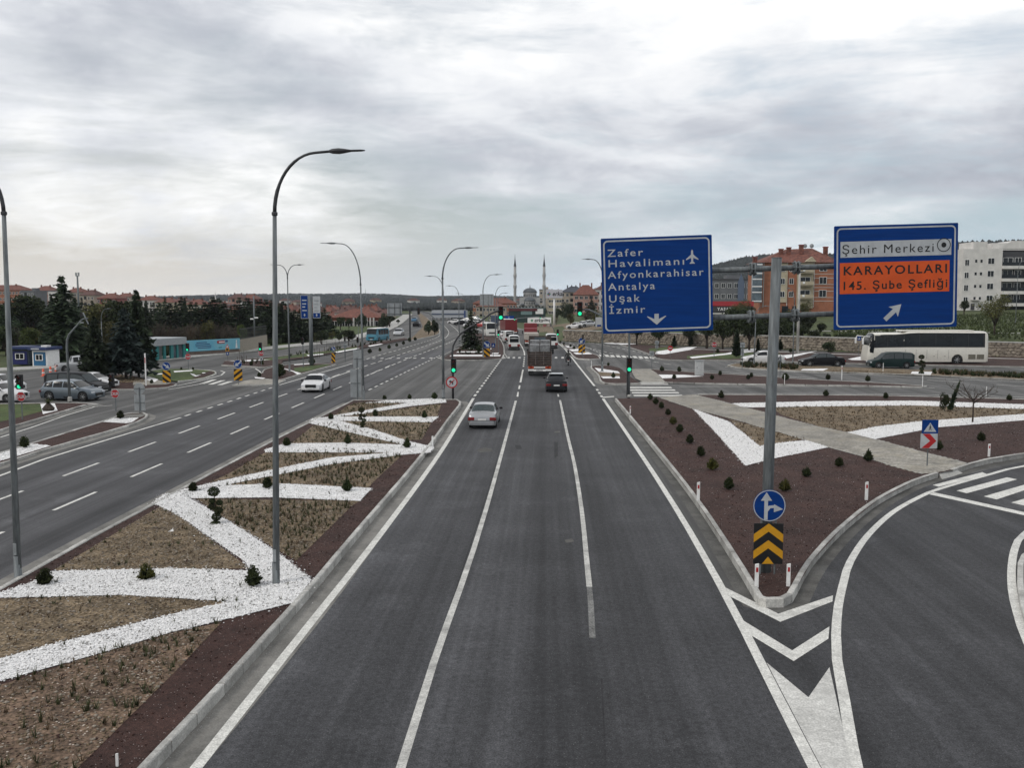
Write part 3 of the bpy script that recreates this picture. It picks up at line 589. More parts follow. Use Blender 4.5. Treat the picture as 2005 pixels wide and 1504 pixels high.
ribbon('footpath', smooth_line(px2([(1330, 683), (1430, 686), (1560, 690), (1700, 695), (2200, 708)], .12), 2), -.7, .7, .126, CONC, isF)
isH = island('traffic_island', 'pointed island with a striped marker right of the main carriageway', [(1098, 673), (1113, 687), (1131, 702), (1176, 702), (1172, 696), (1155, 690), (1120, 678)], [[(1098, 673), (1113, 687), (1131, 702), (1176, 702)], [(1176, 702), (1172, 696), (1155, 690), (1120, 678), (1098, 673)]], LAVA, False)
for q in ([(1106, 677), (1115, 677.5), (1122, 681), (1111, 681)], [(1113, 684), (1135, 683), (1142, 687), (1120, 688)], [(1122, 690), (1152, 690), (1160, 693.5), (1128, 694)]): bed(isH, q, WGRAV, .125, 'white_gravel_band')
# far median with the conifer
isG = island('traffic_island', 'striped planted median beyond the junction with a lone conifer', [(866, 702), (981, 702), (986, 690), (984, 674), (975, 661), (950, 652), (916, 653), (913, 667), (900, 680)], [[(916, 653), (914, 667), (900, 680), (866, 702), (981, 702), (986, 690), (984, 674), (975, 661), (950, 652)]], LAVA, False)
for a in ([(880, 697.6), (979, 697.6), (981, 695), (885, 694.6)], [(893, 690.2), (947, 690.2), (949, 688), (897, 688)], [(903, 683.8), (962, 683.8), (963, 682), (906, 682)], [(910, 677.5), (935, 677), (936, 675.5), (911, 676)], [(962, 693), (975, 693), (977, 691), (965, 691)]): bed(isG, a, WGRAV, .125, 'white_gravel_band')
for a in ([(884, 694), (947, 694), (948, 690.6), (894, 690.6)], [(900, 687), (945, 687), (950, 684), (904, 684)], [(908, 681), (960, 681), (955, 666), (916, 668)]):
    W = px2(a, .12); blades('ground_cover', scatter(W, .9, 700), .12, .26, .06, 14, SHRUB, isG, .35)
isG2 = island('traffic_island', 'bare earth median where two far carriageways split', [(800, 667), (856, 655), (861, 646), (852, 636), (836, 622), (822, 612), (818, 614), (828, 640)], [[(800, 667), (856, 655), (861, 646), (852, 636), (836, 622)]], SOIL, False)

# left side islands
isI = island('traffic_island', 'slim maroon island with two round shrubs beside the left carriageway', [(-120, 944), (35, 897), (101, 876), (253, 832), (288, 816), (290, 811), (282, 807), (247, 809), (197, 825), (64, 866), (-120, 922)], [[(-120, 944), (35, 897), (101, 876), (253, 832), (288, 816), (290, 811), (282, 807), (247, 809), (197, 825), (64, 866), (-120, 922)]], LAVA, True, gutter=.5)
for q in ([(-60, 905), (35, 876), (62, 869), (100, 873), (34, 893), (-60, 920)], [(197, 826), (220, 819), (272, 818), (258, 827), (248, 829)]): bed(isI, q, WGRAV, .125, 'white_gravel_band'); stones('white_stones', scatter(px2(q, .125), 40, 6000), .127, .03, .06, WHITEP, isI)
bed(isI, [(250, 812), (284, 810), (286, 813), (274, 817), (225, 818)], GUTTER, .124, 'bare_ground')
isJ = island('traffic_island', 'corner island with mown grass and a small palm at the left edge', [(-200, 905), (0, 842), (64, 823), (128, 804), (170, 792), (193, 791), (150, 788), (0, 790), (-200, 793)], [[(-200, 905), (0, 842), (64, 823), (128, 804), (170, 792), (193, 791)], [(193, 791), (150, 788), (0, 790), (-200, 793)]], LAVA, True, gutter=.5)
bed(isJ, [(-200, 880), (0, 826), (50, 814), (83, 805), (80, 791), (-200, 794)], GRASS, .122, 'grass_bed'); bed(isJ, [(79, 791), (107, 790), (113, 804), (84, 811)], WGRAV, .128, 'white_gravel_band')
isK = island('traffic_island', 'stony roundabout island under the dark pines at left', [(190, 762), (260, 762), (330, 758), (347, 752), (330, 748), (290, 745), (270, 736), (230, 732), (190, 738), (140, 748)], [[(190, 762), (260, 762), (330, 758), (347, 752)]], LAVA, False)
bed(isK, [(205, 740), (240, 735), (275, 740), (285, 748), (240, 749), (208, 748)], SOIL, .124, 'soil_bed'); stones('soil_clods', scatter(px2([(205, 740), (240, 735), (275, 740), (285, 748), (240, 749), (208, 748)], .12), 12, 3000), .12, .05, .16, SOIL, isK)
bed(isK, [(262, 745), (300, 742), (335, 750), (325, 753), (260, 754)], PAVE, .126, 'paved_path')
bed(isK, [(284, 738), (292, 737), (310, 743), (303, 748), (288, 744)], WGRAV, .13, 'white_gravel_band')
isL = island('traffic_island', 'oval grass island with white stones in front of the teal bus station', [(283, 741), (350, 746), (395, 741), (420, 733), (424, 729), (414, 725), (370, 722), (320, 722), (285, 728)], [[(350, 746), (395, 741), (420, 733), (424, 729), (414, 725), (370, 722)]], GRASS, False)
bed(isL, [(375, 741), (395, 740), (416, 733), (421, 729), (412, 726), (395, 731)], LAVA, .122, 'gravel_bed')
for q in ([(340, 726.5), (378, 724.5), (376, 726.5), (341, 729)], [(372, 731), (380, 732.5), (384, 735), (394, 734), (383, 737.5), (377, 735)], [(300, 732), (318, 731), (319, 733), (301, 734)], [(396, 729.5), (402, 729.3), (402, 730.8), (396, 731.2)]): bed(isL, q, WGRAV, .126, 'white_gravel_band')
isM = island('traffic_island', 'paved refuge with a yellow striped marker left of the carriageway', [(454, 754), (533, 752), (560, 744), (520, 741), (490, 743), (478, 745)], [[(454, 754), (533, 752), (560, 744)]], PAVE, False)
isN = island('traffic_island', 'maroon and grass island beside the white sedan lane', [(500, 741), (518, 740), (545, 744), (556, 742), (600, 729), (659, 713), (652, 710), (605, 711), (560, 714), (520, 722), (512, 730)], [[(518, 742), (545, 744), (556, 742), (600, 729), (659, 713)], [(659, 713), (605, 711), (560, 714), (520, 722), (512, 730)]], LAVA, False)
bed(isN, [(575, 721), (600, 717), (640, 713), (648, 714), (600, 727), (578, 730)], GRASS, .122, 'grass_bed')
for q in ([(552, 721), (560, 722), (590, 731), (583, 734), (574, 728)], [(498, 738), (520, 740), (515, 742), (500, 741)], [(575, 713.5), (607, 711.5), (606, 713), (577, 715)]): bed(isN, q, WGRAV, .127, 'white_gravel_band')
isO = island('traffic_island', 'long planted strip between the left service road and the junction', [(435, 714), (490, 717), (520, 718), (553, 712), (553, 706), (600, 700), (700, 683), (800, 664), (790, 661), (700, 676), (600, 691), (500, 701), (440, 706)], [[(435, 714), (490, 717), (520, 718), (553, 712)], [(440, 706), (500, 701), (600, 691), (700, 676), (790, 661)]], LAVA, False)
bed(isO, [(500, 705), (560, 697), (650, 686), (700, 679), (698, 682), (600, 698), (520, 706)], GRASS, .122, 'grass_bed')
for q in ([(445, 707.5), (490, 704.5), (530, 704), (490, 707.5)], [(600, 695), (632, 692.5), (634, 694), (604, 697.5)], [(655, 689), (700, 681.5), (705, 682.5), (660, 691)], [(720, 677), (745, 673), (750, 674), (724, 679)]): bed(isO, q, WGRAV, .127, 'white_gravel_band')
for q in ([(440, 712), (520, 714), (540, 709), (500, 706)], [(560, 699), (700, 680), (780, 665), (700, 677), (560, 696)]):
    blades('ground_cover', scatter(px2(q, .12), .5, 600), .12, .5, .06, 12, SHRUB, isO, .35)

# pavement along the far side of the left service road
pv = ribbon('pavement', smooth_line([(-95, 68), (-75, 88), (-58.5, 99), (-49.5, 116), (-44.5, 136), (-37, 176), (-41.5, 253), (-66, 450)], 3), -4.2, 0, .10, CONC)
tag(pv, 'pale concrete pavement along the tree belt on the left', 'pavement', kind='structure')
kerb(pv, [(-75, 88), (-58.5, 99), (-49.5, 116), (-44.5, 136), (-37, 176), (-41.5, 253)], [(-75, 88), (-58.5, 99), (-49.5, 116), (-44.5, 136), (-37, 176), (-41.5, 253), (-120, 253), (-120, 88)], False, 2, .12)
gl = sheet('lawn', [(-41, 140), (-40.5, 176), (-45.5, 253), (-60, 253), (-55, 176), (-47, 141)], .02, GRASS); tag(gl, 'grass strip behind the left pavement', 'lawn', kind='structure')
# ================================================================== GANTRY AND SIGNS
def rrect(w_, h_, r, n=5):
    P = []
    for cx, cz, a0 in ((w_ / 2 - r, h_ / 2 - r, 0), (-w_ / 2 + r, h_ / 2 - r, 90), (-w_ / 2 + r, -h_ / 2 + r, 180), (w_ / 2 - r, -h_ / 2 + r, 270)):
        for k in range(n + 1): a = R(a0 + 90 * k / n); P.append((cx + r * math.cos(a), cz + r * math.sin(a)))
    return P
def frame_ring(mb, w_, h_, r, t, y0, y1):
    a, b = rrect(w_, h_, r), rrect(w_ - 2 * t, h_ - 2 * t, max(.01, r - t)); n = len(a)
    vs = [(x, y0, z) for x, z in a] + [(x, y0, z) for x, z in b] + [(x, y1, z) for x, z in a] + [(x, y1, z) for x, z in b]
    fs = [(k, (k + 1) % n, n + (k + 1) % n, n + k) for k in range(n)] + [(2 * n + k, 3 * n + k, 3 * n + (k + 1) % n, 2 * n + (k + 1) % n) for k in range(n)]
    fs += [(k, 2 * n + k, 2 * n + (k + 1) % n, (k + 1) % n) for k in range(n)] + [(n + k, n + (k + 1) % n, 3 * n + (k + 1) % n, 3 * n + k) for k in range(n)]
    mb.add(vs, fs); return mb
base = G(1498, 1126, .12); GD = base.y
g = thing('sign_gantry', 'tall grey steel pole with two tube arms carrying the big blue direction signs', 'sign gantry', (base.x, base.y, .1))
top = A(1507, 505, GD).z - .1
MB().path([(0, 0, -.3), (.03, 0, top * .5), (.09, 0, top)], [.155, .148, .138], 20).lathe([(.143, top), (.143, top + .012), (.05, top + .02)], (.09, 0, 0), 20).obj('pole', GALV, g, True)
MB().box((0, 0, .02), (.6, .6, .05)).obj('base_plate', GALV, g)
TILT = -.034
def arm_z(py, px=1507): return A(px, py, GD).z - .1
for py in (525, 619):
    z0 = arm_z(py); xl, xr = A(1200, py, GD).x - base.x, A(1850, py, GD).x - base.x
    a = MB().path([(xl, .27, z0 + xl * -TILT), (xr, .27, z0 + xr * -TILT)], .075, 14).obj('arm', GALV, g, True)
    for sx in (-.6, .62):
        mb = MB()
        for dx_ in (-.05, .05): mb.lathe([(.075, -.022), (.185, -.022), (.185, .022), (.075, .022)], (sx + .09 + dx_, .27, z0 - sx * TILT), 12, axis='x')
        for k in range(6):
            q = k * math.pi / 3; mb.path([(sx - .02, .27 + .15 * math.cos(q), z0 - sx * TILT + .15 * math.sin(q)), (sx + .2, .27 + .15 * math.cos(q), z0 - sx * TILT + .15 * math.sin(q))], .022, 5)
        mb.obj('flange', GALV, a)
def big_sign(name, label, l, r_, t, b, tilt, rz=0):
    c = A((l + r_) / 2, (t + b) / 2, GD - .12); w_ = (A(r_, 550, GD).x - A(l, 550, GD).x); h_ = (b - t) / FP * GD
    s = thing(name, label, 'road sign', c, 0, 'direction signs on the gantry'); s.rotation_euler = (0, tilt, rz)
    MB().plate(rrect(w_, h_, .03), 0, .04).obj('panel', BLUES, s)
    frame_ring(MB(), w_ - .12, h_ - .12, .13, .042, -.004, .0).obj('border', SILVS, s)
    mb = MB()
    for z in (-h_ * .28, h_ * .2): mb.box((0, .09, z), (w_ * .96, .09, .08))
    mb.obj('back_rail', GALV, s); return s, w_, h_
s1, w1, h1 = big_sign('direction_sign', 'blue direction sign listing Zafer Havalimanı down to İzmir', 1178.5, 1395, 465.5, 648.5, -.036, R(2))
def tx(s, w_, l, r_, px): return (px - (l + r_) / 2) / (r_ - l) * w_
for i, (tt, wpx) in enumerate((('Zafer', 70), ('Havalimanı', 150), ('Afyonkarahisar', 188), ('Antalya', 92), ('Uşak', 62), ('İzmir', 72))):
    yy = (499, 519, 541, 564, 587, 609)[i]
    o = text(tt, .285, SILVS, s1, -w1 / 2 + .17, (557 - yy) / 184.0 * h1 - .02, -.006, gap=1.25, bold=.006); TXT_W = max(v.co.x for v in o.data.vertices); o.scale.x = (wpx / 217 * w1) / TXT_W
MB().plate([(0, -.17), (.27, .065), (.24, .072), (.06, -.01), (.06, .135), (-.06, .135), (-.06, -.01), (-.24, .072), (-.27, .065)][::-1], -.006, -.001).obj('arrow', SILVS, s1).location = (tx(s1, w1, 1178, 1395, 1284), 0, (557 - 623) / 184 * h1)
MB().plate([(0, .2), (.025, .16), (.03, .06), (.17, -.06), (.17, -.09), (.03, -.03), (.025, -.13), (.07, -.17), (.07, -.19), (-.07, -.19), (-.07, -.17), (-.025, -.13), (-.03, -.03), (-.17, -.09), (-.17, -.06), (-.03, .06), (-.025, .16)], -.006, -.001).obj('plane_symbol', SILVS, s1).location = (tx(s1, w1, 1178, 1395, 1356), 0, (557 - 506) / 184 * h1)
s2, w2, h2 = big_sign('direction_sign', 'blue direction sign with white Şehir Merkezi panel and orange panel', 1632, 1876, 443, 640, -.028, R(2.5))
def z2(py): return (541.5 - py) / 197 * h2
def panel2(l, r_, t, b, m, nm): x0, x1 = tx(s2, w2, 1632, 1876, l), tx(s2, w2, 1632, 1876, r_); return MB().plate([(x0, z2(b)), (x1, z2(b)), (x1, z2(t)), (x0, z2(t))], -.005, 0).obj(nm, m, s2)
panel2(1644, 1863, 473, 503, SILVS, 'white_panel'); panel2(1643, 1860, 513, 572, ORANGES, 'orange_panel')
def fit(o, wm): o.scale.x = wm / max(v.co.x for v in o.data.vertices)
fit(text('Şehir Merkezi', .335, BLACKS, s2, tx(s2, w2, 1632, 1876, 1646), z2(496), -.008, gap=1.2, bold=0), 182 / 244 * w2)
fit(text('KARAYOLLARI', .33, BLACKS, s2, tx(s2, w2, 1632, 1876, 1649), z2(536), -.008, gap=1.25, bold=.018), 206 / 244 * w2)
fit(text('145. Şube Şefliği', .32, BLACKS, s2, tx(s2, w2, 1632, 1876, 1646), z2(564), -.008, gap=1.2, bold=.014), 210 / 244 * w2)
mb = MB(); ring = lambda r0, r1: mb.add([(r * math.cos(a), -.008, r * math.sin(a)) for r in (r0, r1) for a in [2 * math.pi * k / 28 for k in range(28)]], [(k, (k + 1) % 28, 28 + (k + 1) % 28, 28 + k) for k in range(28)])
ring(.165, .188); mb.add([(.07 * math.cos(2 * math.pi * k / 18), -.008, .07 * math.sin(2 * math.pi * k / 18)) for k in range(18)], [tuple(range(18))])
mb.obj('centre_symbol', BLACKS, s2).location = (tx(s2, w2, 1632, 1876, 1848), 0, z2(484))
a = MB().plate([(-.32, -.062), (.04, -.062), (-.01, -.19), (.29, 0), (-.01, .19), (.04, .062), (-.32, .062)], -.006, -.001).obj('arrow', SILVS, s2); a.location = (tx(s2, w2, 1632, 1876, 1750), 0, z2(608)); a.rotation_euler = (0, -R(43), 0)

def disc(r, n=28): return [(r * math.cos(2 * math.pi * k / n), r * math.sin(2 * math.pi * k / n)) for k in range(n)]
def octagon(r): return [(r * math.cos(R(22.5 + 45 * k)), r * math.sin(R(22.5 + 45 * k))) for k in range(8)]
ARROW = [(-.26, -.06), (.06, -.06), (.02, -.19), (.29, 0), (.02, .19), (.06, .06), (-.26, .06)]
def post_sign(name, label, px, py, D=None, z0=.12, group=None, rz=0, cat='road sign'):
    b = G(px, py, z0) if D is None else Vector((A(px, 600, D).x, D, z0)); return thing(name, label, cat, b, rz, group), b
def roundel(s, z, r, ang, m=BLUES, y=-.05):
    p = MB().plate(disc(r), y, y + .02).obj('blue_disc', m, s); p.location.z = z
    mb = MB(); mb.add([(q * math.cos(a), y - .002, q * math.sin(a)) for q in (r * .93, r * .985) for a in [2 * math.pi * k / 28 for k in range(28)]], [(k, (k + 1) % 28, 28 + (k + 1) % 28, 28 + k) for k in range(28)]); o = mb.obj('rim_line', SILVS, s); o.location.z = z
    if ang is not None:
        k = r / .32; o = MB().plate([(x * k, q * k) for x, q in ARROW], y - .004, y - .001).obj('arrow', SILVS, s); o.location.z = z; o.rotation_euler = (0, -R(ang), 0)
def clip_poly(poly, f):                              # keep the part where f(x,z) >= 0, f linear
    out = []
    for i, p in enumerate(poly):
        q = poly[i - 1]; a, b = f(*q), f(*p)
        if (a >= 0) != (b >= 0): t = a / (a - b); out.append((q[0] + t * (p[0] - q[0]), q[1] + t * (p[1] - q[1])))
        if b >= 0: out.append(p)
    return out
def striped(s, z, w_, h_, slope, n=4, y=-.04, base=BLACKS):
    o = MB().plate([(-w_ / 2, -h_ / 2), (w_ / 2, -h_ / 2), (w_ / 2, h_ / 2), (-w_ / 2, h_ / 2)], y, y + .02).obj('striped_board', base, s); o.location.z = z
    R0 = [(-w_ / 2, -h_ / 2), (w_ / 2, -h_ / 2), (w_ / 2, h_ / 2), (-w_ / 2, h_ / 2)]; per = 2 * (h_ + w_ * abs(slope)) / (2 * n); lo = -(h_ + w_ * abs(slope)) / 2
    for k in range(n):
        a, b = lo + per * k, lo + per * (k + .5)
        q = clip_poly(clip_poly(R0, lambda x, q_: q_ - slope * x - a), lambda x, q_: b - q_ + slope * x)
        if len(q) > 2: st = MB().plate(q, y - .004, y - .001).obj('yellow_stripe', YELS, s); st.location.z = z
# nose of island B: roundel and chevron board
ns = thing('nose_marker', 'round blue straight or right arrow sign above a yellow and black chevron board', 'road sign', (base.x, base.y - .24, .12))
zr = A(1496, 986, GD).z - .12; zc_ = A(1496, 1060, GD).z - .12; k_ = GD / FP
roundel(ns, zr, 31.5 * k_, None)
kk = 31.5 * k_ / .32
def q1(p): return [(x * kk, z * kk) for x, z in p]
MB().plate(q1([(-.10, -.285), (-.03, -.285), (-.03, -.12), (.02, -.05), (.09, -.045), (.09, -.13), (.27, -.07), (.09, .03), (.09, .01), (.0, .0), (-.03, -.01), (-.03, .1), (.05, .1), (-.06, .27), (-.17, .1), (-.10, .1)]), -.056, -.051).obj('arrow', SILVS, ns).location.z = zr
wb, hb = 57 * k_, 81 * k_
cb = MB().plate([(-wb / 2, -hb / 2), (wb / 2, -hb / 2), (wb / 2, hb / 2), (-wb / 2, hb / 2)], -.04, -.02).obj('chevron_board', BLACKS, ns); cb.location.z = zc_
for zt in (hb / 2, hb / 2 - .335 * hb * 1.23, ):
    th = .2 * hb; s_ = .72
    q = [(-wb / 2, zt - wb / 2 * s_ * 1.05 - th), (-wb / 2, zt - wb / 2 * s_ * 1.05), (0, zt), (wb / 2, zt - wb / 2 * s_ * 1.05), (wb / 2, zt - wb / 2 * s_ * 1.05 - th), (0, zt - th)]
    c1 = MB().plate(q[::-1], -.045, -.041).obj('yellow_chevron', YELS, cb)
MB().plate([(-.2 * wb, -hb / 2 + .003), (.2 * wb, -hb / 2 + .003), (0, -hb / 2 + .18 * hb)], -.045, -.041).obj('yellow_chevron', YELS, cb)
mb = MB()
for z in (zr - .1, zc_ + .3, zc_ - .3): mb.box((0, .03, z), (wb * .9, .08, .05))
for x in (-.2, .2): mb.path([(x, 0, 0), (x, 0, zr)], .024, 8)
mb.obj('bracket', GALV, ns)
# crossing sign with red chevron
s, b = post_sign('crossing_sign', 'blue pedestrian crossing sign above a red chevron board by the paved path', 1815, 917); D = b.y; u = D / FP
MB().path([(0, 0, -.1), (0, 0, 96 * u)], .03, 8).obj('post', GALV, s); H0 = 917
def bd(s, x, zc2, w_, h_, m, nm, y=-.05): o = MB().plate(rrect(w_, h_, .02, 2), y, y + .02).obj(nm, m, s); o.location = (x, 0, zc2); return o
bd(s, .045, (H0 - 835) * u, 31 * u, 27 * u, BLUES, 'blue_panel'); bd(s, .02, (H0 - 863) * u, 32 * u, 29 * u, SILVS, 'white_panel')
t3 = MB().plate([(-12 * u, -9 * u), (12 * u, -9 * u), (0, 9 * u)], -.056, -.051).obj('white_triangle', SILVS, s); t3.location = (.045, 0, (H0 - 836) * u)
mb = MB(); mb.path([(0, -.06, 3 * u), (0, -.06, -1 * u)], .8 * u, 5).path([(0, -.06, -1 * u), (-2.4 * u, -.06, -6 * u)], .6 * u, 5).path([(0, -.06, -1 * u), (2.4 * u, -.06, -6 * u)], .6 * u, 5).path([(0, -.06, 2 * u), (-2.2 * u, -.06, -1 * u)], .5 * u, 4).path([(0, -.06, 2 * u), (2.2 * u, -.06, -1 * u)], .5 * u, 4).lathe([(.1 * u, -1 * u), (1.1 * u, 0), (.1 * u, 1 * u)], (0, -.06, 4.6 * u), 8)
mb.obj('walker_symbol', BLACKS, s).location = (.045, 0, (H0 - 836) * u)
MB().plate([(-13 * u, 14 * u), (1 * u, 14 * u), (14 * u, 0), (0, -14 * u), (-14 * u, -14 * u), (2 * u, 0)], -.056, -.051).obj('red_chevron', REDS, s).location = (.02, 0, (H0 - 863) * u)

def stop_sign(px, py, base_py, label, r_px=None, light=None, back=False, post=True, extra=None):
    s, b = post_sign('stop_sign', label, px, base_py); u = b.y / FP; z = (base_py - py) * u; r = (r_px or 10) * u
    MB().path([(0, 0, -.1), (0, 0, z + r * .8)], .038, 8).obj('post', GALV, s)
    o = MB().plate(octagon(r), -.06, -.04).obj('octagon', SILVB if back else SILVS, s); o.location.z = z
    if not back:
        o = MB().plate(octagon(r * .93), -.063, -.0605).obj('red_face', REDS, s); o.location.z = z
        t = text('DUR', r * .95, SILVS, s, 0, z - r * .33, -.066, 'CENTER', bold=.03); t.scale.x = r * .80
    if extra: extra(s, u)
    return s, b, u
def head(mb_parent, x, z, u, green=True, y=-.06, h_=None, nm='signal_head', label=None):
    """three-lamp traffic signal head as one part with lamps and hoods below it"""
    h_ = h_ or .95; w_ = h_ * .36
    hd = MB().box((0, 0, 0), (w_, w_ * .7, h_), ch=.02).obj(nm, BLACKP, mb_parent); hd.location = (x, y, z)
    for k, m in ((1, DIMRED), (0, DIMAMB), (-1, GREENL if green else BLACKP)):
        o = MB().lathe([(w_ * .36, 0), (w_ * .30, -.03), (w_ * .1, -.05)], (0, -w_ * .36, k * h_ * .31), 14, axis='y').obj('lamp', m, hd, True)
        mb = MB(); n = 8
        for i in range(n):
            a0, a1 = R(200 * i / n - 10), R(200 * (i + 1) / n - 10); rr = w_ * .42; zz = k * h_ * .31
            mb.add([(rr * math.cos(a0), -w_ * .35, zz + rr * math.sin(a0)), (rr * math.cos(a1), -w_ * .35, zz + rr * math.sin(a1)), (rr * math.cos(a1), -w_ * .85, zz + rr * math.sin(a1)), (rr * math.cos(a0), -w_ * .85, zz + rr * math.sin(a0))], [(0, 1, 2, 3)])
        mb.obj('hood', BLACKP, hd, fixn=False)
    return hd
stop_sign(44, 775, 822, 'red stop sign reading DUR under a green light on the grass corner', 10, extra=lambda s, u: head(s, .0, (822 - 748) * u + .1, u, True, -.1, 30 * u))
stop_sign(227, 770, 802, 'red stop sign reading DUR on the junction side of the small round shrub', 9, extra=lambda s, u: head(s, -5 * u, (802 - 742) * u, u, False, -.1, 26 * u))
stop_sign(369, 698, 723, 'red stop sign reading DUR on the oval grass island', 6.2, extra=lambda s, u: head(s, .02, (723 - 679) * u, u, True, -.1, 16 * u))
stop_sign(256, 712, 727, 'red stop sign reading DUR half hidden behind the blue spruce', 5.5)
def lim(s, u):
    o = MB().plate(disc(3.6 * u, 16), -.06, -.04).obj('speed_disc', SILVS, s); o.location.z = (716 - 702.5) * u
    o = MB().plate(disc(2.3 * u, 16), -.066, -.062).obj('inner_disc', BLACKS, s); o.location.z = (716 - 702.5) * u; o.scale = (.7, 1, .7)
    head(s, -.05, (716 - 678) * u, u, True, -.1, 16 * u)
stop_sign(512, 691, 716, 'red stop sign reading DUR with a small round limit sign below it', 6, extra=lim)
stop_sign(1398, 675, 701, 'red octagonal stop sign on the grass verge under the blue sign', 5.4)
# no entry sign
s, b = post_sign('no_entry_sign', 'red no entry sign on the far verge right of the junction', 1312, 700); u = b.y / FP
MB().path([(0, 0, -.1), (0, 0, 22 * u)], .03, 6).obj('post', GALV, s); o = MB().plate(disc(5 * u, 18), -.05, -.03).obj('red_disc', REDS, s); o.location.z = 18 * u
MB().plate([(-3.4 * u, -.9 * u), (3.4 * u, -.9 * u), (3.4 * u, .9 * u), (-3.4 * u, .9 * u)], -.056, -.051).obj('white_bar', SILVS, s).location.z = 18 * u
# keep side markers
for px, by, rp, zr_, sw, sh, zs, ang, sl, lab in ((327, 752, 8.3, 716, 16.5, 24, 737, -35, -.75, 'keep right sign with yellow stripes by the stony pine island'), (467, 753, 8.3, 712, 17, 23, 733.5, -145, .75, 'keep left sign with yellow stripes on the paved refuge'),
                                  (653, 713, 4.6, 683, 7.5, 19, 701, -55, -1.2, 'keep right sign with yellow stripes at the tip of the grass island'), (953, 699, 7.5, 675, 13, 19, 689, -40, -.8, 'keep right sign with orange stripes on the far conifer median'),
                                  (1139, 697, 6.6, 668, 13, 16.5, 683, -130, .8, 'keep left sign with yellow stripes right of the motorcycle')):
    s, b = post_sign('keep_side_sign', lab, px, by); u = b.y / FP
    MB().path([(0, .0, -.1), (0, 0, (by - zr_) * u)], .03, 8).obj('post', GALV, s); roundel(s, (by - zr_) * u, rp * u, ang); striped(s, (by - zs) * u, sw * u, sh * u, sl, 3)
# turn ban on the median signal
def sign_back(px, by, lab, parts, group='signs seen from behind'):
    s, b = post_sign('rear_facing_sign', lab, px, by, group=group); u = b.y / FP; top_ = 0
    for kind, cx, cy, w_, h_ in parts:
        z = (by - cy) * u; top_ = max(top_, z)
        pl = octagon(w_ / 2 * u) if kind == 'o' else disc(w_ / 2 * u, 20) if kind == 'd' else [(-w_ / 2 * u, -h_ / 2 * u), (w_ / 2 * u, -h_ / 2 * u), (w_ / 2 * u, h_ / 2 * u), (-w_ / 2 * u, h_ / 2 * u)] if kind == 'r' else [(-w_ / 2 * u, -h_ / 2 * u), (w_ / 2 * u, -h_ / 2 * u), (0, h_ / 2 * u)]
        o = MB().plate(pl, .03, .05).obj('panel', SILVB, s); o.location = ((cx - px) * u, 0, z)
        o = MB().box((0, 0, 0), (w_ * u * .9, .03, .05)).obj('back_rail', GALV, s); o.location = ((cx - px) * u, .015, z)
    MB().path([(0, 0, -.1), (0, 0, top_ + .1)], .035, 8).obj('post', GALV, s)
sign_back(274, 809, 'grey back of a stop sign above a grey panel at the island tip', [('o', 274, 760, 24, 24), ('r', 274, 788, 22, 32)])
sign_back(1276, 723, 'grey square sign back at the edge of the paved corner', [('r', 1276, 692, 9.5, 9)])
sign_back(1286, 697, 'grey octagonal sign back on the verge left of the no entry sign', [('o', 1286, 671, 9, 9), ('r', 1286, 679, 6, 6)])
sign_back(1527, 739, 'grey triangular sign back in the strip beside the gantry pole', [('t', 1527, 700, 8, 13)])
sign_back(1453, 722, 'pair of grey boards on two posts beside the white sedan', [('r', 1453, 676, 9, 10), ('r', 1453, 690, 6, 14)])
sign_back(676, 708, 'grey octagonal sign back on the service road strip', [('o', 676, 677, 9, 9)])
sign_back(700, 782, 'tall grey panels seen from behind at the tip of the median', [('r', 702, 702, 19, 36), ('r', 697, 750, 22, 56)])
sign_back(139, 770, 'grey disc sign back in front of the grey hatchback', [('d', 135, 747, 15, 15)])

# tall pole with two banner signs
s, b = post_sign('banner_sign', 'tall post with a blue and a white banner direction sign by the tree belt', 610, 716); u = b.y / FP
MB().path([(0, 0, -.1), (0, 0, 140 * u)], [4.2 * u, 3.4 * u], 10).obj('post', GALV, s, True)
for x, zt, zb, m in ((-11.5, 577, 623, BLUES), (12.5, 579, 622, SILVS)):
    p = bd(s, x * u, (716 - (zt + zb) / 2) * u, 15 * u, (zb - zt) * u, SILVS, 'banner'); q = bd(s, x * u, (716 - (zt + zb) / 2) * u, 13.6 * u, (zb - zt - 1.6) * u, m, 'banner_face', -.054)
    for k, hz in enumerate((587, 594, 600, 607)):
        MB().box((0, 0, 0), ((9, 8, 6, 9)[k] * u, .004, 2.2 * u)).obj('lettering', SILVS if x < 0 else SILVB, s).location = ((x - (0, .5, 1.5, 0)[k]) * u, -.058, (716 - hz - (1 if x > 0 else 0)) * u)
    if x > 0: bd(s, x * u, (716 - 616.5) * u, 13.6 * u, 9 * u, BLUES, 'blue_field', -.058)
    a = MB().plate([(-.9 * u, -2.5 * u), (.9 * u, -2.5 * u), (.9 * u, 0), (2.2 * u, 0), (0, 3 * u), (-2.2 * u, 0), (-.9 * u, 0)], -.064, -.06).obj('arrow', SILVS, s); a.location = (x * u, 0, (716 - 616) * u)
MB().path([(-19 * u, .02, 122 * u), (20 * u, .02, 122 * u)], .8 * u, 6).path([(-19 * u, .02, 100 * u), (20 * u, .02, 100 * u)], .8 * u, 6).obj('arm', GALV, s)
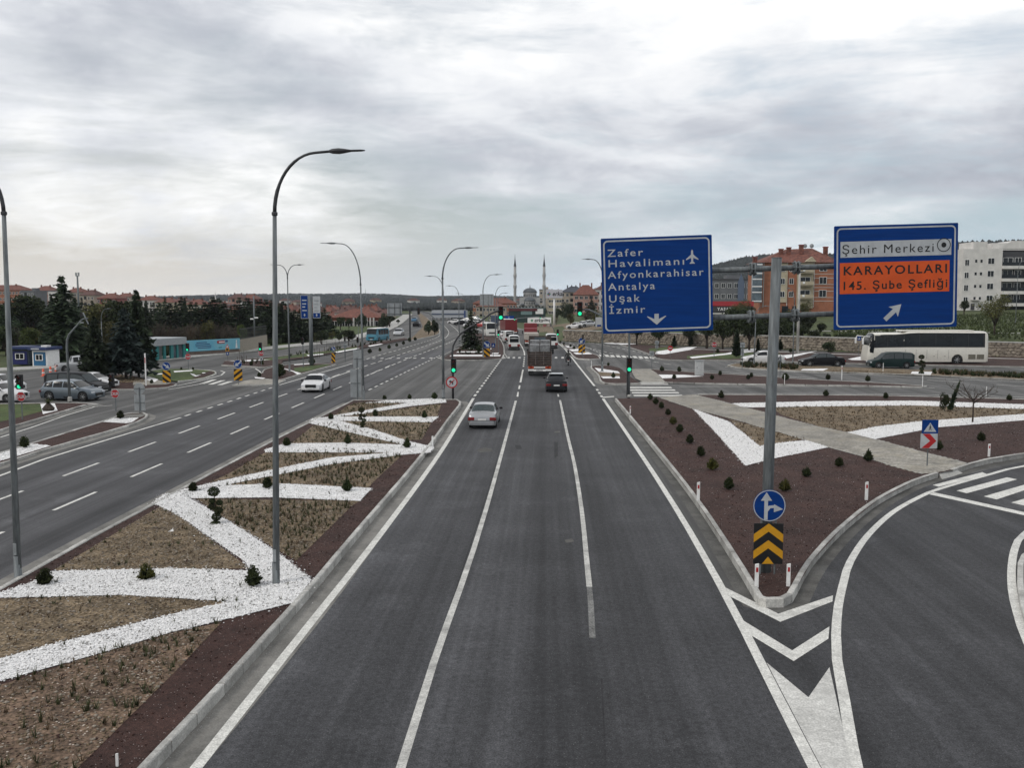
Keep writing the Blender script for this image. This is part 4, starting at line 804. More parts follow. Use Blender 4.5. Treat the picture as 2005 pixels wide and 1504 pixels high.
# back of a gantry sign on the far carriageway, and a blue one
s, b = post_sign('sign_gantry', 'grey back of a large gantry sign over the far left carriageway', 803, 668); u = b.y / FP
MB().path([(0, 0, -.1), (0, 0, 63 * u)], 1.6 * u, 8).obj('pole', DARKM, s); p = bd(s, -30 * u, 62 * u, 29 * u, 25 * u, SILVB, 'panel', .0)
for x in (-11, 0, 11): MB().box((x * u, -.05, 0), (.8 * u, .06, 24 * u)).obj('back_rail', DARKM, p)
for z in (4, -9): MB().box((0, -.08, z * u), (28 * u, .06, .8 * u)).obj('back_rail', DARKM, p)
MB().path([(-34 * u, .1, 66 * u), (0, .1, 66 * u)], .7 * u, 6).path([(-34 * u, .1, 53 * u), (0, .1, 53 * u)], .7 * u, 6).obj('arm', GALV, s)
s, b = post_sign('lane_sign', 'blue square lane sign above the red lorry', 998, 655, D=200, z0=0); u = 200 / FP
MB().path([(0, 0, 0), (0, 0, 30 * u)], .06, 8).obj('post', GALV, s); p = bd(s, 0, (583 + 72 - 626 + .0) * u, 17 * u, 15 * u, BLUES, 'panel')
MB().box((-1.5 * u, -.055, 0), (1.0 * u, .004, 12 * u)).obj('white_line', SILVS, p); MB().box((3 * u, -.055, 0), (7 * u, .004, 1.6 * u)).obj('white_line', SILVS, p)
s, b = post_sign('grey_sign_board', 'pale grey gantry sign back behind the far conifer', 953, 660, D=250, z0=0); u = 250 / FP
MB().path([(4 * u, 0, 0), (4 * u, 0, 45 * u)], .12, 8).obj('post', GALV, s); p = bd(s, 0, (8 - 27 * u / u * u) + 3.2, 27 * u, 22 * u, SILVB, 'panel')
for x in (-6, 3, 9): MB().box((x * u, -.06, 0), (.6 * u, .03, 21 * u)).obj('back_rail', DARKM, p)
# small blue pedestrian signs
for px, by, zt, lab in ((446, 704, 676, 'triangle warning sign over two small signs before the billboard'), (1681, 697, 663, 'small blue pedestrian sign left of the coach'), (1699, 690, 662, 'small blue parking sign behind the coach mirror'), (675, 700, 677, 'thin blue arrow sign beside the octagonal sign back'), (966, 699, 676, 'small blue sign right of the orange striped marker'), (1172, 655, 634, 'white and navy notice board left of the big blue sign')):
    s, b = post_sign('small_sign', lab, px, by); u = b.y / FP; MB().path([(0, 0, -.1), (0, 0, (by - zt) * u)], .03, 6).obj('post', GALV, s)
    if px == 446:
        MB().plate([(-4 * u, 0), (4 * u, 0), (0, 8 * u)], -.05, -.03).obj('red_triangle', REDS, s).location.z = (by - 681) * u; MB().plate([(-2.6 * u, .9 * u), (2.6 * u, .9 * u), (0, 6 * u)], -.056, -.051).obj('white_triangle', SILVS, s).location.z = (by - 681) * u
        bd(s, 0, (by - 684.5) * u, 7 * u, 6.5 * u, YELS, 'yellow_panel'); bd(s, 0, (by - 684.5) * u, 4.6 * u, 4.6 * u, BLACKS, 'symbol', -.054); bd(s, 0, (by - 692) * u, 6 * u, 6.5 * u, BLUES, 'blue_panel'); bd(s, 0, (by - 692) * u, 3 * u, 3 * u, SILVS, 'symbol', -.054)
    elif px == 1172: bd(s, 0, (by - 632) * u, 12 * u, 21 * u, SILVS, 'panel'); bd(s, 1 * u, (by - 638) * u, 8 * u, 4 * u, BLUES, 'navy_field', -.054)
    else: bd(s, 0, (by - zt) * u, (3 if px == 675 else 7) * u, 8 * u, BLUES, 'blue_panel'); MB().plate([(-2 * u, -2.4 * u), (2 * u, -2.4 * u), (0, 2.4 * u)], -.056, -.051).obj('symbol', SILVS, s).location.z = (by - zt) * u

# ================================================================== STREET LAMPS AND SIGNALS
def lamp(label, px, by, top_px, tip_px=None, side=1, lean=0, D=None, z0=.12, two=False, r=.097, group='street lamps', straight=.80):
    b = G(px, by, z0) if D is None else Vector((A(px, 600, D).x, D, z0)); u = b.y / FP
    s = thing('street_lamp', label, 'street lamp', b, 0, group); H_ = A(px, top_px, b.y).z - z0; reach = abs((tip_px or px + 60) - px) * u
    zs = H_ * straight
    MB().path([(0, 0, -.1), (lean * .5, 0, zs * .5), (lean, 0, zs)], [r, r * .80, r * .56], 14).obj('pole', GALV, s, True); MB().box((.0, -r * .98, .9), (r * .9, .03, .34), ch=.006).obj('access_door', SILVB, s)
    MB().lathe([(r * 1.7, 0), (r * 1.7, .03), (r * 1.05, .05), (r * 1.02, .7)], (0, 0, 0), 14).obj('base_sleeve', GALV, s, True)
    for sd_ in ((1, -1) if two else (side,)):
        pts = []; rr = reach * .62
        for k in range(13):
            a = k / 12 * math.pi / 2 * .97; pts.append((lean + sd_ * rr * .78 * (1 - math.cos(a)), 0, zs + (H_ - zs) * math.sin(a)))
        pts.append((lean + sd_ * rr, 0, H_ + .03))
        MB().path(pts, [r * .54] * 4 + [r * .44] * 5 + [r * .36] * 5, 10).obj('arm', DARKM if b.y < 40 else GALV, s, True)  # near arms coloured dark to imitate backlit silhouettes against the sky
        MB().lathe([(r * .66, -.05), (r * .82, -.03), (r * .82, .03), (r * .66, .05)], (lean, 0, zs), 12).obj('collar', DARKM, s)
        L_ = reach * .40; x0 = lean + sd_ * rr * .97; mb = MB(); prof = [(0, .035), (.12, .085), (.3, .10), (.45, .075), (.62, .07), (.9, .065), (1, .035)]
        vs, fs = [], []
        for t, hw in prof:
            hz = hw * (.75 if t < .5 else .38); x = x0 + sd_ * t * L_; zc3 = H_ + .03 + t * .02
            for q in range(10): an = 2 * math.pi * q / 10; vs.append((x, hw * 1.5 * math.cos(an), zc3 + hz * math.sin(an)))
        for i in range(len(prof) - 1):
            for q in range(10): fs.append((i * 10 + q, i * 10 + (q + 1) % 10, (i + 1) * 10 + (q + 1) % 10, (i + 1) * 10 + q))
        fs += [tuple(range(10)), tuple(range((len(prof) - 1) * 10, len(prof) * 10))]
        mb.add(vs, fs).obj('lamp_head', DARKM if b.y < 60 else GALV, s, True)  # near heads take the same painted silhouette tone
    return s
lamp('leftmost tall street lamp cut by the left picture edge', 36, 1136, 300, -160, -1, lean=.12, straight=.865)
lamp('tall curved street lamp standing in white gravel in the left foreground', 541, 1150, 299, 720, 1, lean=.20, straight=.865)
lamp('street lamp arching left at the far tip of the planted median', 712, 782, 477, 634, -1, lean=-.1, straight=.74)
lamp('street lamp arching right beside the no left turn sign', 868, 779, 486, 939, 1, r=.115)
lamp('double armed street lamp on the island beside the white sedan', 567, 728, 519, 601, 1, two=True, straight=.88)
lamp('street lamp arching left with its post behind the median lamp', 869, 694, 541, 832, -1)
lamp('street lamp arching left over the far left carriageway', 899, 671, 560, 873, -1)
lamp('smaller street lamp farther along the far left carriageway', 911, 652, 575, 893, -1)
lamp('street lamp arching right on the front edge of the conifer median', 946, 700, 538, 984, 1)
lamp('street lamp arching right behind the conifer median', 970, 674, 560, 997, 1)
lamp('smallest street lamp arching right before the mosque', 975, 655, 574, 996, 1)
lamp('street lamp arching left behind the blue Havalimanı sign', 1179, 727, 508, 1138, -1, r=.12)
lamp('pale street lamp among the dark pines at left', 197, 716, 605, 218, 1, D=104, r=.07)
lamp('thin street lamp arching right beside the gantry pole', 1476, 716, 600, 1502, 1, lean=.1, r=.08)
lamp('slender street lamp arching left in front of the orange flats', 1552, 716, 565, 1536, -1, r=.08)
lamp('street lamp by the white flats at the right edge', 1990, 640, 512, 2002, 1, D=170, z0=3.0, r=.08)
lamp('thin lamp post beside the service road near the blue minibus', 701, 668, 628, 707, 1, D=165, r=.06)
lamp('low lamp post left of the white notice board', 1166, 652, 598, 1177, 1, D=190, z0=2, r=.06)
# globe lights and floodlight mast and camera posts
s = thing('floodlight_mast', 'slim floodlight mast rising behind the tall spruce', 'mast', (A(154, 600, 230).x, 230, 0)); MB().path([(0, 0, 0), (0, 0, 13.6)], [.35, .2], 10).obj('pole', GALV, s, True); MB().box((-.3, 0, 13.9), (.35, .3, .9)).box((.35, 0, 14), (.3, .3, .8)).box((0, 0, 13.5), (1, .2, .15)).obj('floodlight', SILVB, s)
s, b = post_sign('camera_post', 'grey post with two white cameras behind the billboard', 497, 670, D=150, cat='camera post'); MB().path([(0, 0, 0), (0, 0, 8.2)], .13, 10).obj('pole', GALV, s, True)
for x in (-.35, .35): MB().box((x, 0, 4.4 if x < 0 else 4.6), (.55, .3, .22), ch=.04).obj('camera', WHITEP, s)
s, b = post_sign('utility_pole', 'straight concrete utility pole in front of the orange flats', 1564, 694, cat='utility pole', D=131); MB().path([(0, 0, 0), (0, 0, 11.9)], [.22, .15], 10).obj('pole', CONC, s, True); MB().box((0, 0, 11.5), (1.2, .12, .12)).obj('crossbar', GALV, s)
# mast arm with camera on the left corner
s, b = post_sign('camera_mast', 'bent grey mast with a cross bar and cameras over the grey hatchback', 137, 786, cat='camera mast'); u = b.y / FP
MB().path([(0, 0, -.1), (-1.5 * u, 0, 110 * u), (0, 0, 124 * u), (4 * u, 0, 134 * u), (33 * u, 0, 165 * u), (44 * u, 0, 166.5 * u)], [.1, .085, .08, .075, .06, .055], 10).obj('mast', GALV, s, True)
MB().path([(36 * u, -.1, 178 * u), (43 * u, .1, 155 * u)], .05, 8).obj('cross_bar', SILVB, s); MB().box((33 * u, -.1, 158 * u), (5 * u, .2, 2.2 * u)).obj('camera', SILVB, s); MB().box((31.5 * u, 0, 174 * u), (3.5 * u, .25, 8 * u)).obj('signal_head', BLACKP, s); MB().lathe([(.16, 0), (.16, .3), (.07, .4)], (0, 0, 0), 10).obj('base_sleeve', CONC, s)
# signals of the main carriageway
s, b = post_sign('traffic_light', 'traffic light with green lamp, curved overhead arm and no left turn sign', 887, 781, cat='traffic light'); u = b.y / FP
pts = [(0, 0, -.1), (-1 * u, 0, 70 * u), (0, 0, 95 * u)] ; arc = [(886, 690), (888, 676), (894, 664), (903, 652), (920, 640), (945, 626), (962, 613), (972, 609), (982, 608)]
MB().path([(0, 0, -.1), (0, 0, 60 * u)] + [((x - 887) * u, 0, (781 - y) * u) for x, y in arc], [.09, .085, .08] + [.07] * 8, 10).obj('mast', DARKM, s, True)
head(s, 2 * u, (781 - 715) * u, u, True, -.12, 28 * u); head(s, 95 * u, (781 - 612) * u, u, True, -.12, 27 * u)
z = (781 - 748) * u; o = MB().plate(disc(11.6 * u), -.12, -.10).obj('red_ring', REDS, s); o.location.z = z; o.location.x = -2 * u; o2 = MB().plate(disc(9.2 * u), -.126, -.121).obj('white_disc', SILVS, s); o2.location = (-2 * u, 0, z)
MB().plate([(.8 * u, -4.5 * u), (3 * u, -4.5 * u), (3 * u, 2.6 * u), (-2 * u, 2.6 * u), (-2 * u, 4.6 * u), (-6 * u, 1.4 * u), (-2 * u, -1.6 * u), (-2 * u, .6 * u), (.8 * u, .6 * u)], -.131, -.127).obj('turn_arrow', BLACKS, s).location = (-2 * u, 0, z)
o = MB().box((0, -.134, 0), (15.5 * u, .004, 1.5 * u)).obj('red_bar', REDS, s); o.location = (-2 * u, 0, z); o.rotation_euler = (0, -R(45), 0)
s, b = post_sign('traffic_light', 'traffic light with green lamp at the tip of the maroon triangle', 1231, 777, cat='traffic light'); u = b.y / FP
arc = [(1231, 660), (1229, 648), (1222, 637), (1210, 632), (1188, 625), (1165, 613), (1152, 607), (1136, 606)]
MB().path([(0, 0, -.1), (0, 0, 70 * u)] + [((x - 1231) * u, .05, (777 - y) * u) for x, y in arc], [.1, .09, .085] + [.07] * 7, 10).obj('mast', GALV, s, True); MB().lathe([(.2, 0), (.2, .1), (.12, .18)], (0, 0, 0), 10).obj('base_sleeve', CONC, s)
MB().path([(-3.5 * u, -.1, 0), (-3.5 * u, -.1, 60 * u)], .05, 8).obj('side_post', DARKM, s); head(s, 0, (777 - 714) * u, u, True, -.14, 28 * u); head(s, -97 * u, (777 - 605.5) * u, u, True, -.12, 28 * u)
for px, by, zh, hp, lab, gr in ((976, 690, 652, 11, 'small green traffic light on the conifer median', True), (1092, 672, 651, 12, 'small green traffic light above the right hand white van', True), (594, 720, 667, 13, 'traffic light seen from behind beside the banner post', False), (1141, 700, 660, 9, 'dark traffic light head above the keep left sign', False),
                            (676, 700, 663, 9, 'dark traffic light behind the octagonal sign back', False), (701, 700, 665, 11, 'dark traffic light left of the blue minibus', False)):
    s, b = post_sign('traffic_light', lab, px, by, cat='traffic light'); u = b.y / FP; MB().path([(0, 0, -.1), (0, 0, (by - zh) * u)], .05, 8).obj('mast', GALV, s); head(s, 0, (by - zh) * u, u, gr, -.1, hp * u)
s, b = post_sign('traffic_light', 'dark overhead signal on a thin arm over the far left carriageway', 870, 668, cat='traffic light'); u = b.y / FP
MB().path([(0, 0, -.1), (-4 * u, 0, 30 * u), (-30 * u, 0, 55 * u), (-48 * u, 0, 59 * u), (-70 * u, 0, 59 * u)], .08, 8).obj('mast', GALV, s, True); head(s, -50 * u, 59 * u, u, False, -.1, 13 * u)
s, b = post_sign('traffic_light', 'far overhead signal arm with two green lamps before the dark shop', 1085, 655, cat='traffic light', D=170, z0=0); u = 170 / FP
MB().path([(0, 0, 0), (0, 0, 22 * u), (-10 * u, 0, 40 * u), (-26 * u, 0, 48 * u), (-78 * u, 0, 44 * u)], .07, 8).obj('mast', GALV, s, True); head(s, -27 * u, 47.5 * u, u, True, -.1, 7 * u); head(s, -77 * u, 44 * u, u, True, -.1, 7 * u)
# delineator posts
for px, by, tp, lab, red in ((1367, 986, 943, 'white delineator post on the left kerb of the maroon triangle', 1), (1696, 984, 943, 'white delineator post on the right kerb of the maroon triangle', 1), (1936, 898, 869, 'white delineator post on the curved kerb at far right', 1), (1481, 1157, 1102, 'left one of two delineator posts at the island nose', 1), (1543, 1155, 1102, 'right one of two delineator posts at the island nose', 1),
                        (847, 878, 853, 'weathered delineator post beside the silver sedan', 0), (230, 1512, 1472, 'pale delineator post top at the bottom left corner', 0), (1234, 813, 795, 'white delineator post near the traffic light on the maroon triangle', 1), (1536, 752, 734, 'thin white post on the narrow maroon strip', 0), (1648, 742, 716, 'red and white post before the dark sedan', 1), (1729, 727, 711, 'thin white post before the dark green estate car', 0), (1806, 757, 735, 'white post at the end of the maroon strip', 0), (1931, 776, 757, 'white post on the back kerb beside the bare tree', 0),
                        (1158, 722, 706, 'pole with dark tip on the corner island', 0), (286, 755, 690, 'red and white barrier post by the pine island', 1)):
    s, b = post_sign('delineator_post', lab, px, by, group='delineator posts', cat='post'); u = b.y / FP; h_ = (by - tp) * u; w_ = max(.04, min(.11, h_ * (.13 if by > 780 else .06)))
    MB().add([(x * w_ / 2, y * w_ * .3, -.1) for x, y in ((-1, -1), (1, -1), (1, 1), (-1, 1))] + [(x * w_ / 2, y * w_ * .3, h_ - (.25 * w_ if x < 0 else 0)) for x, y in ((-1, -1), (1, -1), (1, 1), (-1, 1))], [(0, 1, 5, 4), (1, 2, 6, 5), (2, 3, 7, 6), (3, 0, 4, 7), (4, 5, 6, 7)]).obj('post', WHITEP, s)
    if red: MB().box((0, -w_ * .31, h_ * .78), (w_ * .62, .01, h_ * .17)).obj('reflector', REDS, s)
# cabinet
s, b = post_sign('control_cabinet', 'pale grey electrical cabinet on the narrow maroon strip', 1369, 735, cat='cabinet'); u = b.y / FP
MB().box((0, 0, 14 * u), (16 * u, .5, 28 * u), ch=.02).obj('case', mat('cabinet_grey', (.42, .43, .43), .5, .08), s); MB().box((0, 0, 28.6 * u), (17.4 * u, .6, 1 * u)).obj('lid', SILVB, s); MB().box((-5 * u, -.256, 15 * u), (.6 * u, .01, 4 * u)).obj('handle', DARKM, s); MB().box((2.8 * u, -.252, 14 * u), (.2 * u, .006, 26 * u)).obj('door_gap', DARKM, s)
# traffic cones
for px, by, lab in ((85, 737, 'nearest of three orange bollards by the kiosks'), (99, 732, 'middle one of three orange bollards by the kiosks'), (110, 729, 'farthest of three orange bollards by the kiosks')):
    s, b = post_sign('orange_bollard', lab, px, by, z0=0, group='orange bollards', cat='bollard'); ORM = mat('orange_plastic', (.62, .10, .05), .5, .08)
    MB().lathe([(.26, 0), (.26, .05), (.14, .06), (.10, .75), (.06, .78)], (0, 0, 0), 12).obj('body', ORM, s, True); MB().lathe([(.135, .3), (.125, .45)], (0, 0, 0), 12).obj('reflective_band', WHITEP, s)
# ================================================================== PLANTS (prototypes are one metre tall, copies are scaled)
def tri_mesh(name, V, m): return arr_obj(None, np.asarray(V, float).reshape(-1, 3), np.arange(len(V)).reshape(-1, 3), m)
def leaf_tris(C, size, rng, up=.3):
    n = len(C); a = rng.normal(size=(n, 3)); a /= np.linalg.norm(a, axis=1)[:, None]; b = rng.normal(size=(n, 3)); b -= a * (a * b).sum(1)[:, None]; b /= np.linalg.norm(b, axis=1)[:, None]
    s = size * (.6 + .8 * rng.random((n, 1))); return np.stack([C + a * s, C - a * s * .5 + b * s * .7, C - a * s * .5 - b * s * .7], 1).reshape(-1, 3)
def conifer(seed, r=.25, whorls=26, nb=12, droop=.3, gap=.1, pw=.85, m=CONIF, size=1.0, up=0.0):
    g = np.random.default_rng(seed); T = []
    for i in range(whorls):
        t = (i + g.random() * .6) / whorls; z = gap + (1 - gap) * t; Rr = r * (1 - t) ** pw * g.uniform(.78, 1.15) + .006; n = int(nb * (.45 + .55 * (1 - t))) + 3
        for k in range(n):
            an = g.random() * 6.283; L = Rr * g.uniform(.55, 1.15); ca, sa = math.cos(an), math.sin(an)
            for s in (.25, .5, .75, 1.0):
                w_ = (.030 * (1.25 - .5 * s) * (.5 + .6 * (1 - t)) + .006) * size; l = L * .34 + .012
                c = np.array((ca * L * s, sa * L * s, z - droop * L * s + up * L * s * s)) + g.normal(size=3) * .006
                o = np.array((ca, sa, -droop + up * s + g.normal() * .25)); sd = np.array((-sa, ca, g.normal() * .35))
                T += [c - o * l * .4 + sd * w_, c - o * l * .4 - sd * w_, c + o * l * .6]
                if s > .3: v = np.array((0, 0, -1.0)); T += [c - o * l * .3, c + o * l * .5, c + v * w_ * 1.1 + sd * w_ * g.normal()]
    cr = tri_mesh('crown', T, m); tr = MB().path([(0, 0, -.02), (.004, 0, .5), (0, 0, .97)], [.022, .012, .002], 8).mesh('trunk', BARK, True); return cr, tr
def broadleaf(seed, rx=.34, z0=.3, n=2300, lobes=9, leaf=.028, m=LEAFD, trunk=.03, hollow=.55, multi=1):
    g = np.random.default_rng(seed); C = []; cs = []
    for k in range(lobes):
        an = 6.283 * k / lobes + g.random(); rr = rx * .6 * g.random() ** .5; z = z0 + (1 - z0) * g.uniform(.25, .78); cs.append(((math.cos(an) * rr, math.sin(an) * rr, z), rx * g.uniform(.35, .6), (1 - z0) * g.uniform(.2, .33)))
    for c, a, b in cs:
        q = g.normal(size=(n // lobes, 3)); q /= np.linalg.norm(q, axis=1)[:, None]; q *= (hollow + (1 - hollow) * g.random((len(q), 1)) ** .7) * g.uniform(.75, 1.12, (len(q), 1)); C.append(np.array(c) + q * (a, a, b))
    C = np.concatenate(C); C = C[C[:, 2] < 1.02]; cr = tri_mesh('crown', leaf_tris(C, leaf, g), m); mb = MB()
    for j in range(multi):
        ox = .05 * j * (-1) ** j; mb.path([(ox, 0, -.02), (ox * 1.4, .01, z0 * .7), (ox * 2, 0, z0 + .15)], [trunk, trunk * .75, trunk * .45], 8)
    for c, a, b in cs: mb.path([(0, 0, z0 * .75), (c[0] * .5, c[1] * .5, (z0 + c[2]) / 2), c], [trunk * .5, trunk * .35, trunk * .12], 5)
    return cr, mb.mesh('trunk', BARK, True)
def twiggy(seed, m=TWIG, n=420, rx=.4, z0=.15):
    g = np.random.default_rng(seed); mb = MB(); mb.path([(0, 0, -.02), (0, 0, .3)], [.03, .018], 6)
    for k in range(16):
        an = g.random() * 6.283; e = g.uniform(.3, 1) * rx; top_ = Vector((math.cos(an) * e, math.sin(an) * e, g.uniform(.6, 1))); b = Vector((0, 0, g.uniform(.1, .35))); mb.path([b, b.lerp(top_, .5) + Vector((0, 0, .04)), top_], [.012, .008, .003], 4)
    T = []
    for k in range(n):
        an = g.random() * 6.283; e = rx * g.random() ** .6; p = np.array((math.cos(an) * e, math.sin(an) * e, z0 + (1 - z0) * g.uniform(.1, .85) * (1 - .3 * (e / rx)))); d = np.array((math.cos(an) * .35, math.sin(an) * .35, g.uniform(.2, 1))) * g.uniform(.08, .2) + g.normal(size=3) * .03; w_ = np.cross(d, g.normal(size=3)); w_ = w_ / (np.linalg.norm(w_) + 1e-9) * .005; T += [p - w_, p + w_, p + d]
    return tri_mesh('crown', T, m), mb.mesh('trunk', BARK, True)
def shrub_proto(seed, n=115, rx=.42, m=SHRUB, pointed=0.0):
    g = np.random.default_rng(seed); T = []
    for k in range(n):                                    # leafy shoots fanning out from the base
        an = g.random() * 6.283; el = math.asin(g.uniform(.12, 1)); L = g.uniform(.82, 1.12); e = np.array((math.cos(an) * math.cos(el) * rx * (1 - pointed * math.sin(el)), math.sin(an) * math.cos(el) * rx * (1 - pointed * math.sin(el)), .12 + .86 * math.sin(el))) * L; b = np.array((e[0] * .25, e[1] * .25, .03)); d0 = (e - b) / np.linalg.norm(e - b)
        for q in range(17):
            t = .18 + .82 * (q + g.random()) / 17; c = b + (e - b) * t + np.array((0, 0, .05 * math.sin(t * 3.1))) + g.normal(size=3) * .022; o = d0 * .6 + g.normal(size=3) * .55; o /= np.linalg.norm(o); sd = np.cross(o, g.normal(size=3)); sd /= np.linalg.norm(sd); l = g.uniform(.06, .11)
            T += [c + o * l, c - o * l * .4 + sd * l * .42, c - o * l * .4 - sd * l * .42]
    return tri_mesh('foliage', T, m), MB().path([(0, 0, -.05), (0, 0, .5)], [.05, .03], 6).mesh('stem', BARK)
def ball_proto(seed, n=1100, rx=.46):
    g = np.random.default_rng(seed); q = g.normal(size=(n, 3)); q /= np.linalg.norm(q, axis=1)[:, None]; q *= (.5 + .5 * g.random((n, 1)) ** .5); C = np.stack([q[:, 0] * rx, q[:, 1] * rx, .5 + .48 * q[:, 2]], 1) + g.normal(size=(n, 3)) * .02; return tri_mesh('foliage', leaf_tris(C, .06, g), SHRUB)
BALL = [ball_proto(40), ball_proto(41)]
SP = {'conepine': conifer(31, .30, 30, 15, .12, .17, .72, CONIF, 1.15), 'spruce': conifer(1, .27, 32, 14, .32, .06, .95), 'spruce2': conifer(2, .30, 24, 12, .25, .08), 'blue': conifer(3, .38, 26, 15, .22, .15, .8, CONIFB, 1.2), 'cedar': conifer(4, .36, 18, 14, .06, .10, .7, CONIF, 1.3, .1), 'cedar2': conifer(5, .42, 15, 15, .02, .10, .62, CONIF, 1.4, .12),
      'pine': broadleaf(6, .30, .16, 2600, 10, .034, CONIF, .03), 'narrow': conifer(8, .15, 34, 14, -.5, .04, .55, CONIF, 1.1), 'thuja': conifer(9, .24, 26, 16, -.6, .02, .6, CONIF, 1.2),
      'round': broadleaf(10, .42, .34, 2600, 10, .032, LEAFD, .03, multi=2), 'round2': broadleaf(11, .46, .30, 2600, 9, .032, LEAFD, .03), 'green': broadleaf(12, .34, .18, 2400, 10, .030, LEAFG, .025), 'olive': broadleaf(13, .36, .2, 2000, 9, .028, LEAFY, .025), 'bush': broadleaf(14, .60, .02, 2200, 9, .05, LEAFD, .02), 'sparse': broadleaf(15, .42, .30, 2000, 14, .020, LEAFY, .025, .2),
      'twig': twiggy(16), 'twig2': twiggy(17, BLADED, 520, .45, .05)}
def tree(kind, label, loc, h_, cat='tree', group=None, rz=None, wide=1.0, name=None):
    cr, tr = SP[kind]; nm = name or {'spruce': 'spruce_tree', 'spruce2': 'spruce_tree', 'blue': 'spruce_tree', 'cedar': 'cedar_tree', 'cedar2': 'cedar_tree', 'pine': 'pine_tree', 'narrow': 'cypress_tree', 'thuja': 'cypress_tree', 'twig': 'bare_bush', 'twig2': 'bare_bush', 'bush': 'bush'}.get(kind, 'broadleaf_tree')
    s = thing(nm, label, cat, loc, random.random() * 6.28 if rz is None else rz, group, (h_ * wide, h_ * wide, h_)); link('crown', cr, s); link('trunk', tr, s); return s
def ptree(kind, label, px, by, tp, D=None, z0=None, **k):
    if D is None: b = G(px, by, z0 or .1)
    else: b = Vector((A(px, 600, D).x, D, 0)); b.z = hgt(b.x, b.y) if z0 is None else z0
    return tree(kind, label, b, A(px, tp, b.y).z - b.z, **k)
# individual trees of the left side
ptree('spruce', 'tallest spruce standing alone behind the kiosks at left', 122, 716, 538, D=112, wide=1.3)
ptree('blue', 'blue grey spruce on the stony island left of the bus station', 247, 742, 602)
ptree('conepine', 'dark upright pine behind the blue grey spruce', 272, 738, 566, wide=.72, name='pine_tree')
ptree('conepine', 'dark pine with bare trunk above the black van', 189, 746, 618, wide=.85, name='pine_tree')
ptree('green', 'light green young tree between the pines and the kiosks', 52, 700, 640, D=118, group='pale green trees by the kiosks'); ptree('olive', 'yellow green tree behind the pale lamp post', 212, 715, 630, D=118); ptree('green', 'slim pale green tree right of the billboard end', 473, 690, 634, D=138, wide=.6)
cnt = {}
FOREST = []
def belt(x0, x1, n, D0, D1, t0, t1, kinds, where, grp):
    for k in range(n):
        px = x0 + (x1 - x0) * (k + random.uniform(.2, .8)) / n; D = random.uniform(D0, D1); tp = t0 + (t1 - t0) * (px - x0) / (x1 - x0) + random.uniform(-9, 9); FOREST.append((px, D, tp, random.choice(kinds), where, grp))
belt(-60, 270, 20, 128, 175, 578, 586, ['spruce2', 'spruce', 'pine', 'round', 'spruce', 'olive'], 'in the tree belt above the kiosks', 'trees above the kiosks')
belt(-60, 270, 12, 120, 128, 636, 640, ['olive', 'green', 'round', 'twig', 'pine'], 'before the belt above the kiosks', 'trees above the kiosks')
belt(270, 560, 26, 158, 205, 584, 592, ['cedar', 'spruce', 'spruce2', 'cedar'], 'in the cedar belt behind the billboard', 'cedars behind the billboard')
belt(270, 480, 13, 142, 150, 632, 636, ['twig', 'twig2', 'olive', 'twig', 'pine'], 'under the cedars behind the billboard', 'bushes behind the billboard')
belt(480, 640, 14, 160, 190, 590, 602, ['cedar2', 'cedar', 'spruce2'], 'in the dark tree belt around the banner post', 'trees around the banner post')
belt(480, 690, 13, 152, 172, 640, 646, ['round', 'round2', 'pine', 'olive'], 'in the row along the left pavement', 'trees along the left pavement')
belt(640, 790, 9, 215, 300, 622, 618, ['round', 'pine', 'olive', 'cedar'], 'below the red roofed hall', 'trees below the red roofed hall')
KN = {'spruce': 'pointed dark spruce', 'spruce2': 'broad dark spruce', 'cedar': 'dark layered cedar', 'cedar2': 'wide dark cedar', 'pine': 'dark bushy pine', 'round': 'dark round leafy tree', 'round2': 'broad dark leafy tree', 'olive': 'olive green tree', 'green': 'light green tree', 'twig': 'leafless grey brown bush', 'twig2': 'leafless tan bush'}
for px, D, tp, kd, where, grp in sorted(FOREST):
    i = cnt[(kd, where)] = cnt.get((kd, where), 0) + 1
    ptree(kd, f'{nth(i)} {KN[kd]} from the left {where}', px, 0, tp, D=D, group=grp, wide=random.uniform(.9, 1.25))
tag(blades('undergrowth', np.concatenate([scatter([(-62, 112), (-50, 128), (-46, 150), (-44, 200), (-60, 200), (-75, 125)], .9, 4000)]), 0, 1.1, .09, 14, LEAFD, None, .6), 'dark undergrowth below the left tree belt', 'undergrowth', kind='stuff')
# right side
for k, (px, by, tp, kd, lab) in enumerate(((1247, 676, 630, 'round', 'dark round tree just right of the blue sign post'), (1290, 678, 632, 'round2', 'dark round tree below the middle of the blue sign'), (1383, 681, 628, 'round', 'dark round tree below the right end of the blue sign'), (1415, 683, 618, 'round2', 'dark twin stem tree left of the tall cypress'), (1442, 689, 600, 'round', 'tallest dark round tree left of the gantry pole'), (1467, 686, 610, 'round2', 'dark round tree touching the gantry pole'),
                                (1349, 677, 640, 'round', 'small dark tree under the blue sign arrow'))):
    ptree(kd, lab, px, by, tp, group='dark round trees on the verge')
for px, by, tp, lab in ((1320, 680, 657, 'small cone cypress below the blue sign arrow'), (1352, 677, 654, 'slim cone cypress right of the blue sign arrow'), (1442, 699, 645, 'tall column cypress on the grass left of the gantry pole'), (1484, 691, 662, 'dark cypress beside the thin street lamp'), (1528, 686, 664, 'cone cypress in front of the stone wall'), (1106, 664, 648, 'small dark cypress right of the white van')):
    ptree('thuja' if by < 690 else 'narrow', lab, px, by, tp, group='small cypresses', wide=1.1, cat='tree')
i = 0
